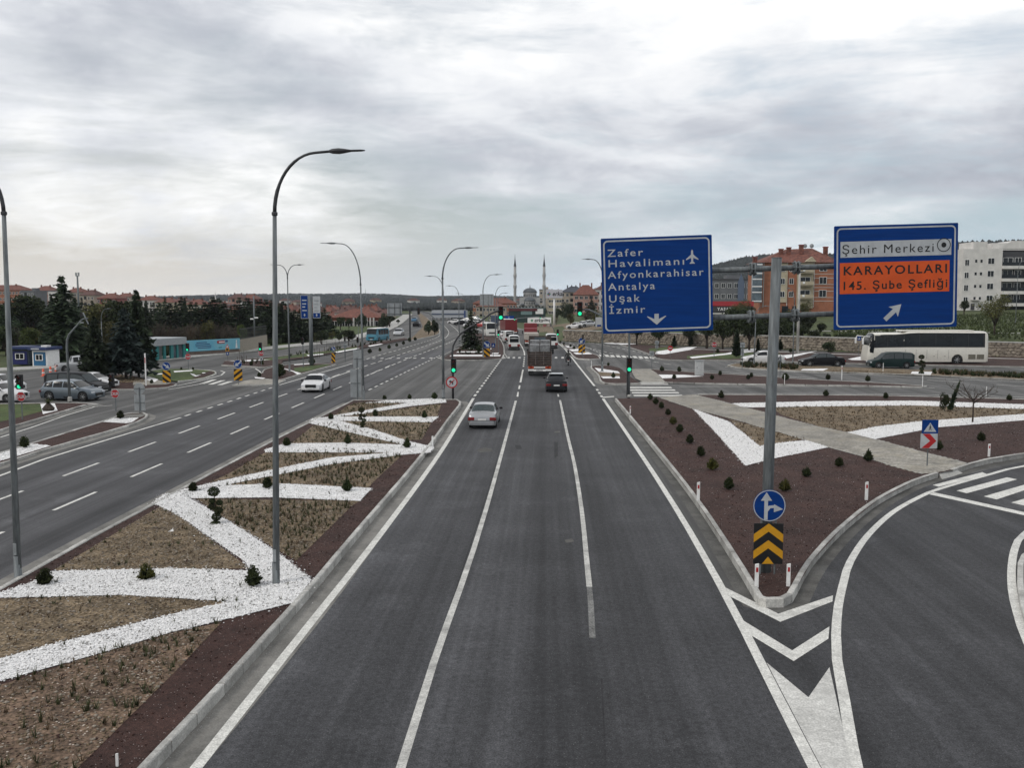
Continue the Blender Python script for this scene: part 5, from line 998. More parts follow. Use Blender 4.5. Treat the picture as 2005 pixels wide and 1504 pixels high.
for px, D, tp, kd in ((1500, 150, 615, 'bush'), (1525, 152, 622, 'bush'), (1548, 150, 630, 'bush'), (1572, 149, 636, 'bush'), (1597, 147, 645, 'bush'), (1620, 146, 652, 'bush'), (1642, 144, 655, 'bush'), (1540, 160, 606, 'bush'), (1580, 162, 612, 'bush'), (1610, 158, 632, 'bush'), (1480, 158, 618, 'bush'), (1625, 135, 668, 'bush'), (1660, 143, 650, 'bush'), (1685, 142, 655, 'bush'), (1712, 141, 650, 'bush'), (1300, 175, 640, 'bush'), (1340, 172, 644, 'bush'), (1400, 168, 640, 'bush'), (1430, 165, 636, 'bush'), (1210, 190, 642, 'bush'), (1240, 185, 640, 'bush')):
    i += 1; ptree(kd, f'{nth(i)} dense dark bush along the stone wall top', px, 0, tp, D=D, group='bushes above the stone wall', cat='bush')
ptree('sparse', 'half bare tree on the grass slope right of the coach', 1950, 0, 572, D=140); ptree('round', 'dark tree at the corner of the white flats', 1889, 0, 588, D=205, wide=.8); ptree('olive', 'brownish tree below the orange flats', 1575, 0, 590, D=190)
ptree('bush', 'large dark tree right of the pylon sign', 1112, 0, 592, D=330, wide=.75, cat='tree', name='broadleaf_tree'); ptree('bush', 'dark tree left of the pylon sign', 1064, 0, 600, D=345, wide=.5, cat='tree', name='broadleaf_tree'); ptree('bush', 'dark tree between the pylon sign and the flats', 1092, 0, 602, D=350, wide=.6, cat='tree', name='broadleaf_tree'); ptree('olive', 'olive tree right of the parked far cars', 1164, 0, 606, D=240, wide=1.3); ptree('cedar', 'dark conifer right of the overhead green light', 1158, 0, 585, D=300); ptree('twig2', 'reddish bare tree below the overhead green light', 1148, 655, 606, D=235, wide=1.2); ptree('olive', 'brown leafed tree left of the overhead green light', 1117, 0, 612, D=235); ptree('twig2', 'reddish bush beside the pylon foot', 1089, 0, 617, D=265)
ptree('sparse', 'white blossoming tree before the red shop front', 1450, 0, 585, D=180); ptree('round', 'dark shrub tree below the blossoming tree', 1468, 0, 600, D=172)
ptree('spruce2', 'lone dark conifer on the striped far median', 922, 684, 608, wide=1.15); ptree('pine', 'left one of two dark trees on the bare earth median', 839, 655, 626, wide=1.1); ptree('pine', 'right one of two dark trees on the bare earth median', 851, 656, 624, wide=1.1)
# bare young tree, leaning conifer and bush on island B
b = G(1904, 831, .12); s = thing('bare_tree', 'leafless young tree in the white gravel right of the crossing sign', 'tree', b); u = b.y / FP; mb = MB(); rb = random.Random(4)
mb.path([(0, 0, -.05), (.2 * u, 0, 25 * u), (0, 0, 42 * u)], [.06, .05, .045], 8); mb.obj('trunk', BARK, s, True); mb = MB()
for k in range(13):
    an = 6.283 * k / 13; L = (26 + 22 * rb.random()) * u; p0 = Vector((0, 0, (40 + 8 * rb.random()) * u)); p1 = p0 + Vector((math.cos(an) * L * .45, math.sin(an) * L * .45, 12 * u)); p2 = p1 + Vector((math.cos(an) * L * .6, math.sin(an) * L * .6, rb.uniform(4, 26) * u)); mb.path([p0, p1, p2], [.03, .02, .007], 5)
    for q in range(5):
        t = rb.random(); a = p1.lerp(p2, t); e = a + Vector((rb.uniform(-9, 9) * u, rb.uniform(-9, 9) * u, rb.uniform(2, 13) * u)); mb.path([a, e], [.011, .004], 4)
mb.obj('crown', BARK, s)
ptree('narrow', 'thin conifer leaning right beside the bare young tree', 1858, 806, 742, wide=.55).rotation_euler = (0, R(17), 0)
s = ptree('bush', 'small dark green bush at the foot of the leaning conifer', 1850, 806, 769, cat='bush', wide=.45, z0=.22)

# globe and cone shrubs
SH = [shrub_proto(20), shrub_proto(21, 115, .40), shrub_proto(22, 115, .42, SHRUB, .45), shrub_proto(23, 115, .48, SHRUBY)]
def shrub(px, by, hp, label, kind=None, group='small globe shrubs', z0=None):
    if z0 is None: z0 = .205 if by > 770 and px not in (48, 236) else .12
    b = G(px, by, z0); fo, st = SH[random.randrange(2) if kind is None else kind]; h_ = hp * 1.08 * b.y / FP; s = thing('shrub', label, 'shrub', b, random.random() * 6.28, group, (h_ * random.uniform(.95, 1.15), h_ * random.uniform(.95, 1.15), h_)); link('foliage', fo, s); link('stem', st, s)
for px, by, hp, kd, lab in ((88, 1146, 34, None, 'shrub beside the leftmost lamp post'), (286, 1136, 31, 3, 'shrub on the middle of the lower white gravel band'), (496, 1149, 39, 2, 'cone shrub left of the foreground lamp post'), (378, 963, 19, None, 'globe shrub left of the near topiary'), (524, 957, 23, None, 'globe shrub half behind the foreground lamp post'), (680, 963, 25, 2, 'cone shrub at the end of the middle white band'),
                    (561, 874, 17, None, 'globe shrub at the left end of the upper white band'), (681, 870, 18, 2, 'cone shrub on the upper white band'), (797, 878, 19, 2, 'cone shrub at the right end of the upper white band'), (648, 822, 13, None, 'globe shrub left of the far topiary'), (735, 816, 14, None, 'globe shrub right of the far topiary'), (831, 819, 14, 2, 'cone shrub near the right end of the far white band'), (753, 783, 9, None, 'left one of three shrubs on the far end of the median'), (802, 782, 10, None, 'middle one of three shrubs on the far end of the median'), (851, 782, 13, None, 'shrub beside the lamp post at the far end of the median'),
                    (48, 877, 23, None, 'dark globe shrub on the slim island at the left edge'), (236, 820, 16, None, 'dark globe shrub on the tip of the slim island'), (1537, 962, 22, 3, 'yellowish shrub right of the gantry pole'), (1579, 934, 18, None, 'shrub in the maroon gravel below the white corner'), (1643, 914, 18, None, 'shrub in the maroon gravel near the path edge'), (1700, 904, 22, 2, 'cone shrub right at the lower edge of the paved path'),
                    (1412, 780, 14, 2, 'shrub on the back edge of the triangle near the crossing'), (1617, 776, 12, None, 'shrub on the back edge beyond the gantry pole'), (1734, 781, 12, None, 'shrub on the back edge midway to the bare tree'), (1976, 784, 11, None, 'shrub on the back edge near the right picture edge'), (1921, 864, 17, None, 'shrub in the maroon gravel below the bare tree'), (1838, 881, 17, None, 'shrub hidden behind the crossing sign'), (1201, 740, 10, 2, 'dark cone shrub on the corner island'), (1191, 716, 6, None, 'tiny dark shrub at the back of the corner island')):
    shrub(px, by, hp, lab, kd)
for i, (px, by, hp) in enumerate(((1273, 783, 12), (1284, 792, 13), (1295, 800, 13), (1308, 813, 12), (1318, 831, 14), (1331, 847, 16), (1351, 869, 18), (1372, 894, 20), (1395, 921, 22), (1427, 959, 24))): shrub(px, by, hp, f'{nth(i + 1)} shrub from the crossing in the row along the left kerb of the triangle', 3 if i in (4, 8) else None, 'row of shrubs along the kerb')
for i, (px, by, hp) in enumerate(((1296, 727, 10), (1320, 742, 9), (1330, 728, 10), (1394, 743, 9), (1410, 735, 9), (1465, 743, 9), (1471, 739, 9), (1538, 745, 14), (1621, 744, 11), (1699, 747, 11))): shrub(px, by, hp, f'{nth(i + 1)} dark shrub from the left on the narrow maroon strip', None, 'shrubs on the narrow maroon strip')
for i, (px, by, hp) in enumerate(((724, 692, 9), (744, 688, 7), (762, 683, 8), (777, 679, 7), (790, 675, 7), (802, 669, 8), (813, 667, 7))): shrub(px, by, hp, f'{nth(i + 1)} round shrub from the left along the far left strip', None, 'round shrubs on the far left strip')
for i, (px, by, hp, lab) in enumerate(((611, 714, 14, 'round shrub at the foot of the banner post'), (548, 738, 25, 'dark bush beside the foreground lamp post on the maroon island'), (508, 738, 9, 'low bush at the corner of the maroon island'), (492, 716, 9, 'bush by the red stop sign and limit sign'), (297, 751, 8, 'round shrub on white gravel by the pine island'), (355, 724, 5, 'left small shrub on the back of the oval grass island'), (378, 724, 5, 'right small shrub on the back of the oval grass island'), (1097, 672, 5, 'first dot shrub on the pointed island'), (1104, 675, 5, 'second dot shrub on the pointed island'), (1117, 680, 6, 'third dot shrub on the pointed island'), (1124, 684, 6, 'fourth dot shrub on the pointed island'), (900, 690, 6, 'left low shrub on the striped far median'), (938, 690, 13, 'tall shrub on the striped far median'), (1510, 686, 7, 'small shrub on the verge by the white gravel'), (1548, 690, 8, 'shrub on white gravel behind the dark sedan'), (1706, 699, 7, 'shrub on white gravel left of the coach'), (1405, 691, 8, 'small shrub left of the column cypress'))): shrub(px, by, hp, lab, None, 'scattered small shrubs')
def topiary(px, by, hp, label):
    b = G(px, by, .12); h_ = hp * b.y / FP; s = thing('topiary_tree', label, 'topiary', b, 0, 'pompom topiary trees', (h_, h_, h_)); MB().path([(0, 0, -.02), (.03, 0, .3), (-.02, 0, .6), (0, 0, .9)], [.022, .018, .016, .012], 6).obj('stem', BARK, s, True)
    for k, (x, y, z, r) in enumerate(((0, 0, .04, .14), (.02, .03, .24, .12), (.09, -.02, .42, .11), (-.08, .04, .50, .10), (.10, .03, .60, .085), (-.05, -.03, .66, .08), (-.02, 0, .88, .145))):
        o = link('pompom', BALL[k % 2], s, (x, y, z - r * .85)); o.scale = (r * 2.2, r * 2.2, r * 1.75)
topiary(422, 1032, 82, 'dark pompom topiary on the diagonal white band in the left foreground'); topiary(709, 841, 44, 'dark pompom topiary at the far white bands of the median'); topiary(1804, 732, 37, 'dark pompom topiary on white gravel before the coach')
# palm
b = G(95, 804, .13); s = thing('palm_plant', 'small stubby palm on the white gravel patch at left', 'palm', b); MB().lathe([(.35, 0), (.42, .15), (.22, .4), (.12, .5)], (0, 0, 0), 10).obj('trunk', BARK, s); g_ = []
for k in range(26):
    an = 6.283 * k / 26; e = random.uniform(.25, .7); p = np.array((0, 0, .5)); q = np.array((math.cos(an) * e, math.sin(an) * e, .5 + random.uniform(.1, .5))); sd_ = np.array((-math.sin(an), math.cos(an), 0)) * .05; g_ += [p - sd_, p + sd_, q]
link('fronds', tri_mesh('fronds', g_, LEAFG), s)
# young staked trees by the service road
for i, px in enumerate((470, 478, 621, 640, 657)):
    b = G(px, (716, 714, 700, 697, 694)[i], .1); u = b.y / FP; s = thing('staked_sapling', f'{nth(i + 1)} thin staked sapling from the left along the service road strip', 'sapling', b, 0, 'staked saplings'); MB().path([(0, 0, -.05), (0, 0, 30 * u)], [.03, .012], 6).obj('trunk', BARK, s); MB().path([(.3, 0, 0), (.3, 0, 18 * u)], .03, 6).path([(-.3, 0, 0), (-.3, 0, 18 * u)], .03, 6).obj('stake', TWIG, s)
# litter
s = G(327, 1048, .13); tag(MB().add([(s.x, s.y, .13), (s.x + .22, s.y + .05, .14), (s.x + .12, s.y + .18, .30), (s.x - .12, s.y - .1, .14), (s.x + .17, s.y + .1, .38)], [(0, 1, 2), (0, 2, 3), (1, 4, 2)]).obj('litter_scrap', WHITEP), 'white scrap of plastic lying on the soil left of the near topiary', 'litter')

P = scatter([(44, 145), (70, 126), (120, 100), (150, 140), (120, 215), (62, 200)], 1.6, 12000); P = P[P[:, 1] > 178 - .75 * P[:, 0]]
zz = np.array([hgt(x, y) for x, y in P])
tag(blades('tall_grass', P, zz, .45, .10, 7, mat('meadow_grass', (.075, .10, .03), .8, .4, .25, col2=(.035, .045, .016)), None, .35), 'rough green grass on the slope above the stone wall', 'grass', kind='stuff')
# ================================================================== VEHICLES (local +Y is forward)
def paint(name, c, metal=.35, rough=.32):
    dk = max(c) < .05
    return mat('paint_' + name, c, rough, .05, 2, metal=0 if dk else metal, coat=0 if dk else .5, spec=.08 if dk else .5)
STN = {  # t along the length from rear to front: belt height, top height, width factor, roof factor
 'sedan': [(0, .62, .66, .84, .86), (.015, .78, .82, .93, .88), (.05, .93, .97, .97, .88), (.17, .97, 1.0, 1, .86), (.33, .95, 1.40, 1, .70), (.47, .93, 1.45, 1, .70), (.60, .92, 1.40, 1, .70), (.745, .90, .95, 1, .86), (.92, .76, .80, .97, .84), (.975, .64, .68, .92, .84), (1, .5, .54, .80, .8)],
 'hatch': [(0, .75, .80, .86, .80), (.012, .92, 1.05, .94, .72), (.05, 1.02, 1.35, .97, .68), (.10, 1.02, 1.50, 1, .70), (.25, 1.0, 1.62, 1, .70), (.45, .98, 1.64, 1, .71), (.60, .97, 1.56, 1, .70), (.76, .97, 1.03, 1, .86), (.93, .86, .92, .97, .84), (.98, .72, .78, .92, .84), (1, .55, .6, .82, .8)],
 'van': [(0, .9, 1.9, .96, .86), (.01, 1.0, 2.3, .985, .84), (.04, 1.05, 2.42, 1, .84), (.3, 1.05, 2.48, 1, .85), (.6, 1.05, 2.48, 1, .85), (.76, 1.05, 2.38, 1, .82), (.90, 1.05, 1.15, 1, .84), (.965, .92, .98, .96, .84), (1, .6, .66, .84, .8)],
 'mpv': [(0, .85, 1.35, .92, .80), (.012, .95, 1.6, .97, .78), (.05, 1.0, 1.74, 1, .78), (.3, 1.0, 1.82, 1, .79), (.55, .99, 1.80, 1, .79), (.66, .98, 1.68, 1, .76), (.80, .96, 1.02, 1, .86), (.94, .82, .88, .97, .84), (.985, .68, .73, .92, .84), (1, .5, .56, .82, .8)],
 'coach': [(0, 1.5, 3.2, .94, .84), (.006, 1.6, 3.4, .98, .86), (.02, 1.75, 3.52, 1, .88), (.30, 1.75, 3.55, 1, .88), (.66, 1.75, 3.55, 1, .88), (.70, 1.75, 3.36, 1, .9), (.95, 1.7, 3.33, 1, .88), (.975, 1.55, 2.9, 1, .84), (.992, 1.35, 1.9, .96, .82), (1, .9, 1.1, .90, .8)],
 'bus': [(0, 1.1, 2.4, .96, .88), (.012, 1.2, 2.65, .99, .88), (.05, 1.25, 2.75, 1, .88), (.5, 1.25, 2.78, 1, .88), (.92, 1.25, 2.74, 1, .88), (.965, 1.2, 2.45, 1, .86), (.99, 1.05, 1.5, .98, .84), (1, .7, .8, .93, .84)],
 'pickup': [(0, .85, .9, .95, .9), (.01, .98, 1.0, .98, .93), (.30, 1.0, 1.02, 1, .93), (.34, 1.0, 1.7, 1, .72), (.5, 1.0, 1.78, 1, .72), (.62, 1.0, 1.72, 1, .72), (.76, 1.0, 1.06, 1, .88), (.94, .92, .97, .97, .86), (.985, .75, .8, .93, .84), (1, .55, .6, .84, .8)]}
WHL = {}
def wheel(r, wd):
    k = (round(r, 2), round(wd, 2))
    if k not in WHL:
        t = MB().lathe([(r * .62, -wd / 2), (r * .9, -wd / 2), (r, -wd * .36), (r, wd * .36), (r * .9, wd / 2), (r * .62, wd / 2)], (0, 0, 0), 20, axis='x').mesh('tyre', RUBBER, True); mb = MB().lathe([(r * .64, -wd * .35), (r * .66, -wd * .44), (r * .6, -wd * .44)], (0, 0, 0), 20, axis='x').lathe([(r * .64, wd * .35), (r * .66, wd * .44), (r * .6, wd * .44)], (0, 0, 0), 20, axis='x')
        for k2 in range(7):
            a = 6.283 * k2 / 7; c, s = math.cos(a), math.sin(a); mb.path([(-wd * .40, 0, 0), (-wd * .42, c * r * .63, s * r * .63)], [r * .10, r * .07], 5).path([(wd * .40, 0, 0), (wd * .42, c * r * .63, s * r * .63)], [r * .10, r * .07], 5)
        mb.lathe([(r * .6, -wd * .2), (r * .6, wd * .2)], (0, 0, 0), 16, axis='x'); WHL[k] = (t, mb.mesh('rim', RIM)); WHL[k][1].materials[0] = RIM
    return WHL[k]
def car(kind, label, pm, loc, rz, L, W, H, cat='car', name=None, group=None, wr=.32, axles=(.185, .82), win=None, glass=GLASS, plate=True, tail=TAIL, dark_low=False, hl=True, low=.19, lamps=True):
    S = STN[kind]; hs = H / max(q[2] for q in S); s = thing(name or {'coach': 'coach_bus', 'bus': 'minibus', 'van': 'delivery_van', 'pickup': 'pickup_truck'}.get(kind, 'car'), label, cat, loc, rz, group)
    ts = sorted(set([round(q[0], 4) for q in S] + [round(a + d * wr * 1.18 / L, 4) for a in axles for d in (-1.01, -1, -.85, -.5, 0, .5, .85, 1, 1.01)] + [.25, .4, .5, .7]))
    ts = [t for t in ts if 0 <= t <= 1]
    def st(t): return [float(np.interp(t, [q[0] for q in S], [q[j] for q in S])) for j in range(1, 5)]
    def sec(t):
        b, tp, wf, rf = st(t); b *= hs; tp *= hs; hw = W / 2 * wf; zl = low + (.06 if t < .02 or t > .98 else 0)
        for a in axles:
            d = abs(t - a) * L
            if d < wr * 1.18: zl = max(zl, wr + math.sqrt(max(0, (wr * 1.18) ** 2 - d * d)))
        cab = tp - b; rw = hw * rf; zl1 = max(zl + .02, low + .32 * (b - low))
        return [(hw * .95, zl), (hw, max(zl1, zl + .02)), (hw * 1.0, b - .14 * (b - low)), (hw * .965, b), ((hw * .965 + rw) / 2 + .012 * cab, b + cab * .5), (rw + .01, tp - .10 * cab), (rw * .82, tp - .018 * cab), (rw * .45, tp + .012), (0, tp + .02)]
    def P(t, r, side=1, off=0.0):
        q = sec(t); i = min(int(r), len(q) - 2); f = r - i; x = q[i][0] + (q[i + 1][0] - q[i][0]) * f; z = q[i][1] + (q[i + 1][1] - q[i][1]) * f
        return Vector((side * x, (t - .5) * L, z))
    NR = 9; vs = []; fs = []
    for t in ts:
        q = sec(t); row = [(x, (t - .5) * L, z) for x, z in q] + [(-x, (t - .5) * L, z) for x, z in q[-2::-1]]; vs += row
    n = 2 * NR - 1
    for i in range(len(ts) - 1):
        for j in range(n - 1): fs.append((i * n + j, i * n + j + 1, (i + 1) * n + j + 1, (i + 1) * n + j))
    fs += [tuple(range(n)), tuple(range((len(ts) - 1) * n, len(ts) * n))[::-1]]
    body = MB().add(vs, fs).obj('body', pm, s, True)
    try:
        body.data.set_sharp_from_angle(angle=R(38))
    except Exception: pass
    MB().box((0, 0, low + .12), (W * .86, L * .93, .24)).obj('underbody', BLACKP, s)
    def patch(nm, t0, t1, r0, r1, sides, m, off=.012, nt=4, nr=3, parent=None):
        for sd_ in sides:
            vs, fs = [], []
            for i in range(nt + 1):
                for j in range(nr + 1):
                    t = t0 + (t1 - t0) * i / nt; r = r0 + (r1 - r0) * j / nr; p = P(t, r, sd_); e = 1e-3; dt = P(min(1, t + e), r, sd_) - P(max(0, t - e), r, sd_); dr = P(t, min(7.99, r + .05), sd_) - P(t, max(0, r - .05), sd_); nn = dt.cross(dr); nn = nn.normalized() if nn.length > 1e-9 else Vector((sd_, 0, 0))
                    if nn.dot(Vector((sd_, 0, .3))) < 0: nn = -nn
                    vs.append(p + nn * off)
            for i in range(nt):
                for j in range(nr): fs.append((i * (nr + 1) + j, i * (nr + 1) + j + 1, (i + 1) * (nr + 1) + j + 1, (i + 1) * (nr + 1) + j))
            MB().add(vs, fs).obj(nm, m, parent or s)
    def wrap(nm, t0, t1, r0, m, off=.012, nt=5):                      # full-width pane across the centre
        vs, fs = [], []; rs = [r0, 6, 7, 7.99]; K = len(rs) * 2
        for i in range(nt + 1):
            t = t0 + (t1 - t0) * i / nt; row = [P(t, r, 1) for r in rs] + [P(t, r, -1) for r in rs[::-1]]; e = 2e-3; a, b = P(max(0, t - e), 7, 1), P(min(1, t + e), 7, 1); nn = Vector((0, -(b.z - a.z), (b.y - a.y))).normalized(); vs += [q + nn * off for q in row]
        for i in range(nt):
            for j in range(K - 1): fs.append((i * K + j, i * K + j + 1, (i + 1) * K + j + 1, (i + 1) * K + j))
        MB().add(vs, fs).obj(nm, m, s)
    B = {'sedan': ((.185, .315), (.615, .73), [(.255, .43), (.445, .68)]), 'hatch': ((.02, .092), (.615, .745), [(.09, .24), (.26, .43), (.445, .70)]), 'van': ((.004, .03), (.775, .885), [(.66, .84)]), 'mpv': ((.006, .042), (.67, .79), [(.06, .25), (.27, .46), (.48, .74)]), 'pickup': ((.31, .338), (.63, .75), [(.36, .47), (.485, .70)]),
         'coach': ((.004, .018), (.952, .990), win or []), 'bus': ((.004, .045), (.93, .988), [(.08, .26), (.28, .46), (.48, .66), (.68, .84)])}[kind]
    wrap('rear_window', B[0][0], B[0][1], 5.15 if kind not in ('van', 'bus', 'coach') else 5.4, glass); wrap('windscreen', B[1][0], B[1][1], 5.0, glass)
    if kind in ('van', 'bus', 'mpv'): MB().box((0, -L / 2 + .05, H * (.66 if kind != 'mpv' else .72)), (W * .78, .14, H * .26), ch=.03).obj('rear_window', glass, s)
    if kind in ('van', 'bus'): MB().box((0, -L / 2 + .03, .42), (W * .94, .16, .28), ch=.03).obj('rear_bumper', BLACKP, s)
    if kind == 'coach': patch('window_band', .03, .955, 3.1, 5.0, (1, -1), BLACKP, .008, 10); patch('driver_window', .95, .986, 2.5, 5.0, (1, -1), GLASS, .014)
    for t0, t1 in B[2]: patch('side_window', t0, t1, 3.25, 4.85, (1, -1), glass)
    if dark_low: patch('lower_trim', .03, .97, .02, .6, (1, -1), BLACKP)
    for a in axles:
        for sd_ in (-1, 1):
            w_ = link('wheel', None, s, (sd_ * (W / 2 - .11), (a - .5) * L, wr)); ty, ri = wheel(wr, .22); link('tyre', ty, w_); link('rim', ri, w_)
    bz = st(.02)[0] * hs; fz = st(.975)[0] * hs
    if lamps:
        for sd_ in (-1, 1):
            MB().box((sd_ * W * .385, -L / 2 + .05, bz * .80), (W * .23, .12, .20 if kind not in ('van', 'bus', 'coach') else .4), ch=.025).obj('tail_light', tail, s)
            MB().box((sd_ * W * .36, L / 2 - .10, fz * .93), (W * .19, .14, .12), ch=.03).obj('headlight', HEAD, s)
            MB().box((sd_ * (W / 2 + .09), (B[1][1] - .5) * L - .05, st(.7)[0] * hs + .06), (.2, .1, .14), ch=.03).obj('mirror', pm if kind != 'sedan' else BLACKP, s)
        MB().box((0, L / 2 - .03, .56 if kind == 'sedan' else fz * .70), (W * .5, .14, .26), ch=.03).obj('grille', BLACKP, s)
        if kind in ('sedan', 'hatch'): MB().box((0, -L / 2 + .07, .52), (W * .9, .16, .05), ch=.02).obj('bumper_strip', BLACKP, s)
    if plate:
        for y in (-L / 2 - .012 + (.02 if kind == 'sedan' else 0), L / 2 + .02):
            MB().box((0, y, bz * .76 if y < 0 else .42), (.5, .02, .12)).obj('number_plate', PLATE, s)
    return s
def at(px, py): g = G(px, py); return Vector((g.x, g.y, .01))
# --- main carriageway
p = at(945, 841); car('sedan', 'silver sedan seen from behind in the left lane of the main road', paint('mid_silver', (.30, .31, .325), .5), p + Vector((0, 2.15, 0)), R(-1), 4.4, 1.72, 1.43, glass=mat('tinted_glass', (.02, .035, .035), .1, .2, spec=.6))
s = car('sedan', 'dark grey sedan with pale roof driving behind the cage lorry', paint('dark_graphite', (.020, .021, .024), .0), at(1089, 769) + Vector((0, 2.3, 0)), R(1), 4.6, 1.80, 1.44)
MB().box((0, -.25, 1.462), (1.2, 1.35, .015), ch=.004).obj('roof_panel', paint('silver', (.46, .47, .48), .5), s)
# cage lorry
def lorry(label, loc, rz, L, W, H, bodym, cabm, kind='cage', name='cargo_truck', group=None, sc=1.0):
    s = thing(name, label, 'truck', loc, rz, group, (sc, sc, sc)); wr = .5
    cab = MB(); y0, y1 = L / 2 - 2.1, L / 2; prof = [(y0, .75), (y0, 2.75), (y0 + .3, 2.95), (y1 - .55, 2.9), (y1 - .08, 1.9), (y1, 1.5), (y1, .6)]
    n = len(prof); cab.add([(-W * .47, y, z) for y, z in prof] + [(W * .47, y, z) for y, z in prof], [tuple(range(n)), tuple(range(n, 2 * n))[::-1]] + [(k, k + n, (k + 1) % n + n, (k + 1) % n) for k in range(n)]).obj('cab', cabm, s)
    MB().add([(-W * .42, y1 - .5, 2.8), (W * .42, y1 - .5, 2.8), (W * .42, y1 - .06, 1.95), (-W * .42, y1 - .06, 1.95)], [(0, 1, 2, 3)]).obj('windscreen', GLASS, s)
    for sd_ in (-1, 1):
        MB().add([(sd_ * (W * .47 + .006), y0 + .8, 1.9), (sd_ * (W * .47 + .006), y1 - .35, 1.9), (sd_ * (W * .47 + .006), y1 - .65, 2.65), (sd_ * (W * .47 + .006), y0 + .8, 2.65)], [(0, 1, 2, 3)]).obj('side_window', GLASS, s); MB().box((sd_ * (W / 2 + .18), y1 - .3, 2.1), (.2, .12, .55), ch=.03).obj('mirror', BLACKP, s)
    MB().box((0, -.3, .75), (W * .5, L * .94, .25)).obj('chassis', DARKM, s)
    for a in (.16, .30, .82) if kind != 'short' else (.2, .8):
        for sd_ in (-1, 1): w_ = link('wheel', None, s, (sd_ * (W / 2 - .2), (a - .5) * L, wr)); ty, ri = wheel(wr, .3); link('tyre', ty, w_); link('rim', ri, w_)
    yb0, yb1 = -L / 2, y0 - .15; lb = yb1 - yb0; yc = (yb0 + yb1) / 2
    if kind == 'cage':
        MB().box((0, yc, 1.12), (W, lb, .12)).obj('cargo_bed', bodym, s); hh = H - 1.18
        for sd_ in (-1, 1):
            for k in range(6): MB().box((sd_ * (W / 2 - .03), yc, 1.26 + k * hh / 6), (.05, lb, hh / 6 - .03)).obj('side_slat', bodym, s)
            for k in range(7): MB().box((sd_ * (W / 2 + .01), yb0 + .05 + k * (lb - .1) / 6, 1.2 + hh / 2), (.06, .09, hh)).obj('side_post', DARKM, s)
        for k in range(6):
            for j in range(3): MB().box(((j - 1) * W / 3, yb0 + .02, 1.26 + k * hh / 6), (W / 3 - .07, .05, hh / 6 - .035)).obj('tailgate_slat', bodym, s)
        for j in range(4): MB().box(((j - 1.5) * W / 3, yb0 - .01, 1.18 + hh / 2), (.07, .07, hh)).obj('tailgate_post', mat('worn_steel', (.16, .13, .12), .7, .3, 5), s)
        MB().box((0, yb1 - .05, 1.2 + (H + 1.35 - 1.2) / 2), (W, .08, H + 1.35 - 1.2)).obj('headboard', mat('headboard_brown', (.07, .055, .05), .7, .3, 3), s); MB().box((0, yb1 - .1, H + 1.05), (W * .5, .04, .3)).obj('headboard_window', GLASSB, s)
        for i, (y, z, hc) in enumerate(((yb0 + 1.6, 1.2, 2.0), (yb0 + 3.4, 1.2, 2.35))):
            for sd_ in (-1, 1):
                c = MB().box((sd_ * W * .225, y, z + hc / 2), (W * .42, 1.5, hc), ch=.06).obj('sheet_bundle', mat('grey_sheet_load', (.22, .225, .23), .45, .25, 3, metal=.2), s)
    elif kind == 'box': MB().box((0, yc, 1.1 + (H - 1.1) / 2), (W, lb, H - 1.1), ch=.03).obj('cargo_box', bodym, s); MB().box((0, yc, H + .02), (W * 1.01, lb * 1.01, .06)).obj('roof_cap', WHITEP, s)
    else: MB().box((0, yc, 1.1 + (H - 1.1) / 2), (W, lb, H - 1.1), ch=.03).obj('cargo_box', bodym, s)
    MB().box((0, yb0 - .03, .88), (W * .98, .06, .22)).obj('light_bar', WHITEP, s)
    for sd_ in (-1, 1): MB().box((sd_ * W * .36, yb0 - .07, .90), (W * .24, .05, .24)).obj('tail_light', mat('orange_tail_lamp', (.42, .07, .015), .3, .15), s); MB().box((sd_ * W * .36, yb0 - .1, .92), (W * .1, .02, .14)).obj('red_lens', TAIL, s)
    MB().box((0, yb0 - .07, .92), (W * .48, .03, .15)).obj('number_plate', PLATE, s); MB().box((0, yb0 - .04, .62), (W * .97, .07, .20)).obj('rear_bumper', WHITEP, s)
    for sd_ in (-1, 1): MB().box((sd_ * W * .36, yb0 - .08, .35), (W * .2, .03, .4)).obj('mud_flap', BLACKP, s)
    return s
BR = mat('rusty_brown_slats', (.060, .044, .037), .8, .3, 4)
s = lorry('brown slatted cage lorry loaded with grey sheet bundles, seen from behind', at(1056.5, 737) + Vector((0, 3.9, 0)), 0, 7.8, 2.42, 2.55, BR, paint('truck_white', (.5, .5, .48), 0))
text('DİKKAT', .17, BLACKS, s, 0, .55, -3.99, 'CENTER', 1.1)
lorry('red lorry with pale load bed directly ahead of the cage lorry', at(1039, 679) + Vector((0, 3.5, 0)), R(3), 7.5, 2.3, 2.2, mat('pale_load_bed', (.42, .38, .34), .7, .2), paint('truck_red', (.17, .014, .018), .1), 'short')
MB().box((0, 2.9, 3.25), (2.2, 1.2, .9), ch=.1).obj('cab_roof', paint('truck_red', (.17, .014, .018), .1), bpy.data.objects['cargo_truck.001'])
car('van', 'white van driving away in the left lane beyond the crossing', paint('van_white', (.62, .62, .61), 0, .4), at(1004.5, 686) + Vector((0, 2.6, 0)), R(4), 5.2, 1.75, 2.25, 'van', glass=GLASS)
car('van', 'white van half hidden right of the cage lorry', paint('van_white', (.62, .62, .61), 0, .4), at(1079, 683) + Vector((0, 2.6, 0)), R(2), 5.2, 1.95, 2.3, 'van')
car('van', 'white van just behind the first white van', paint('van_white', (.62, .62, .61), 0, .4), at(993, 672) + Vector((0, 3, 0)), R(10), 5.0, 1.7, 2.1, 'van')
car('sedan', 'white hatchback farther ahead beside the red lorry', paint('car_white', (.60, .60, .60), .05), at(985, 664) + Vector((0, 3, 0)), R(12), 4.3, 1.75, 1.5)
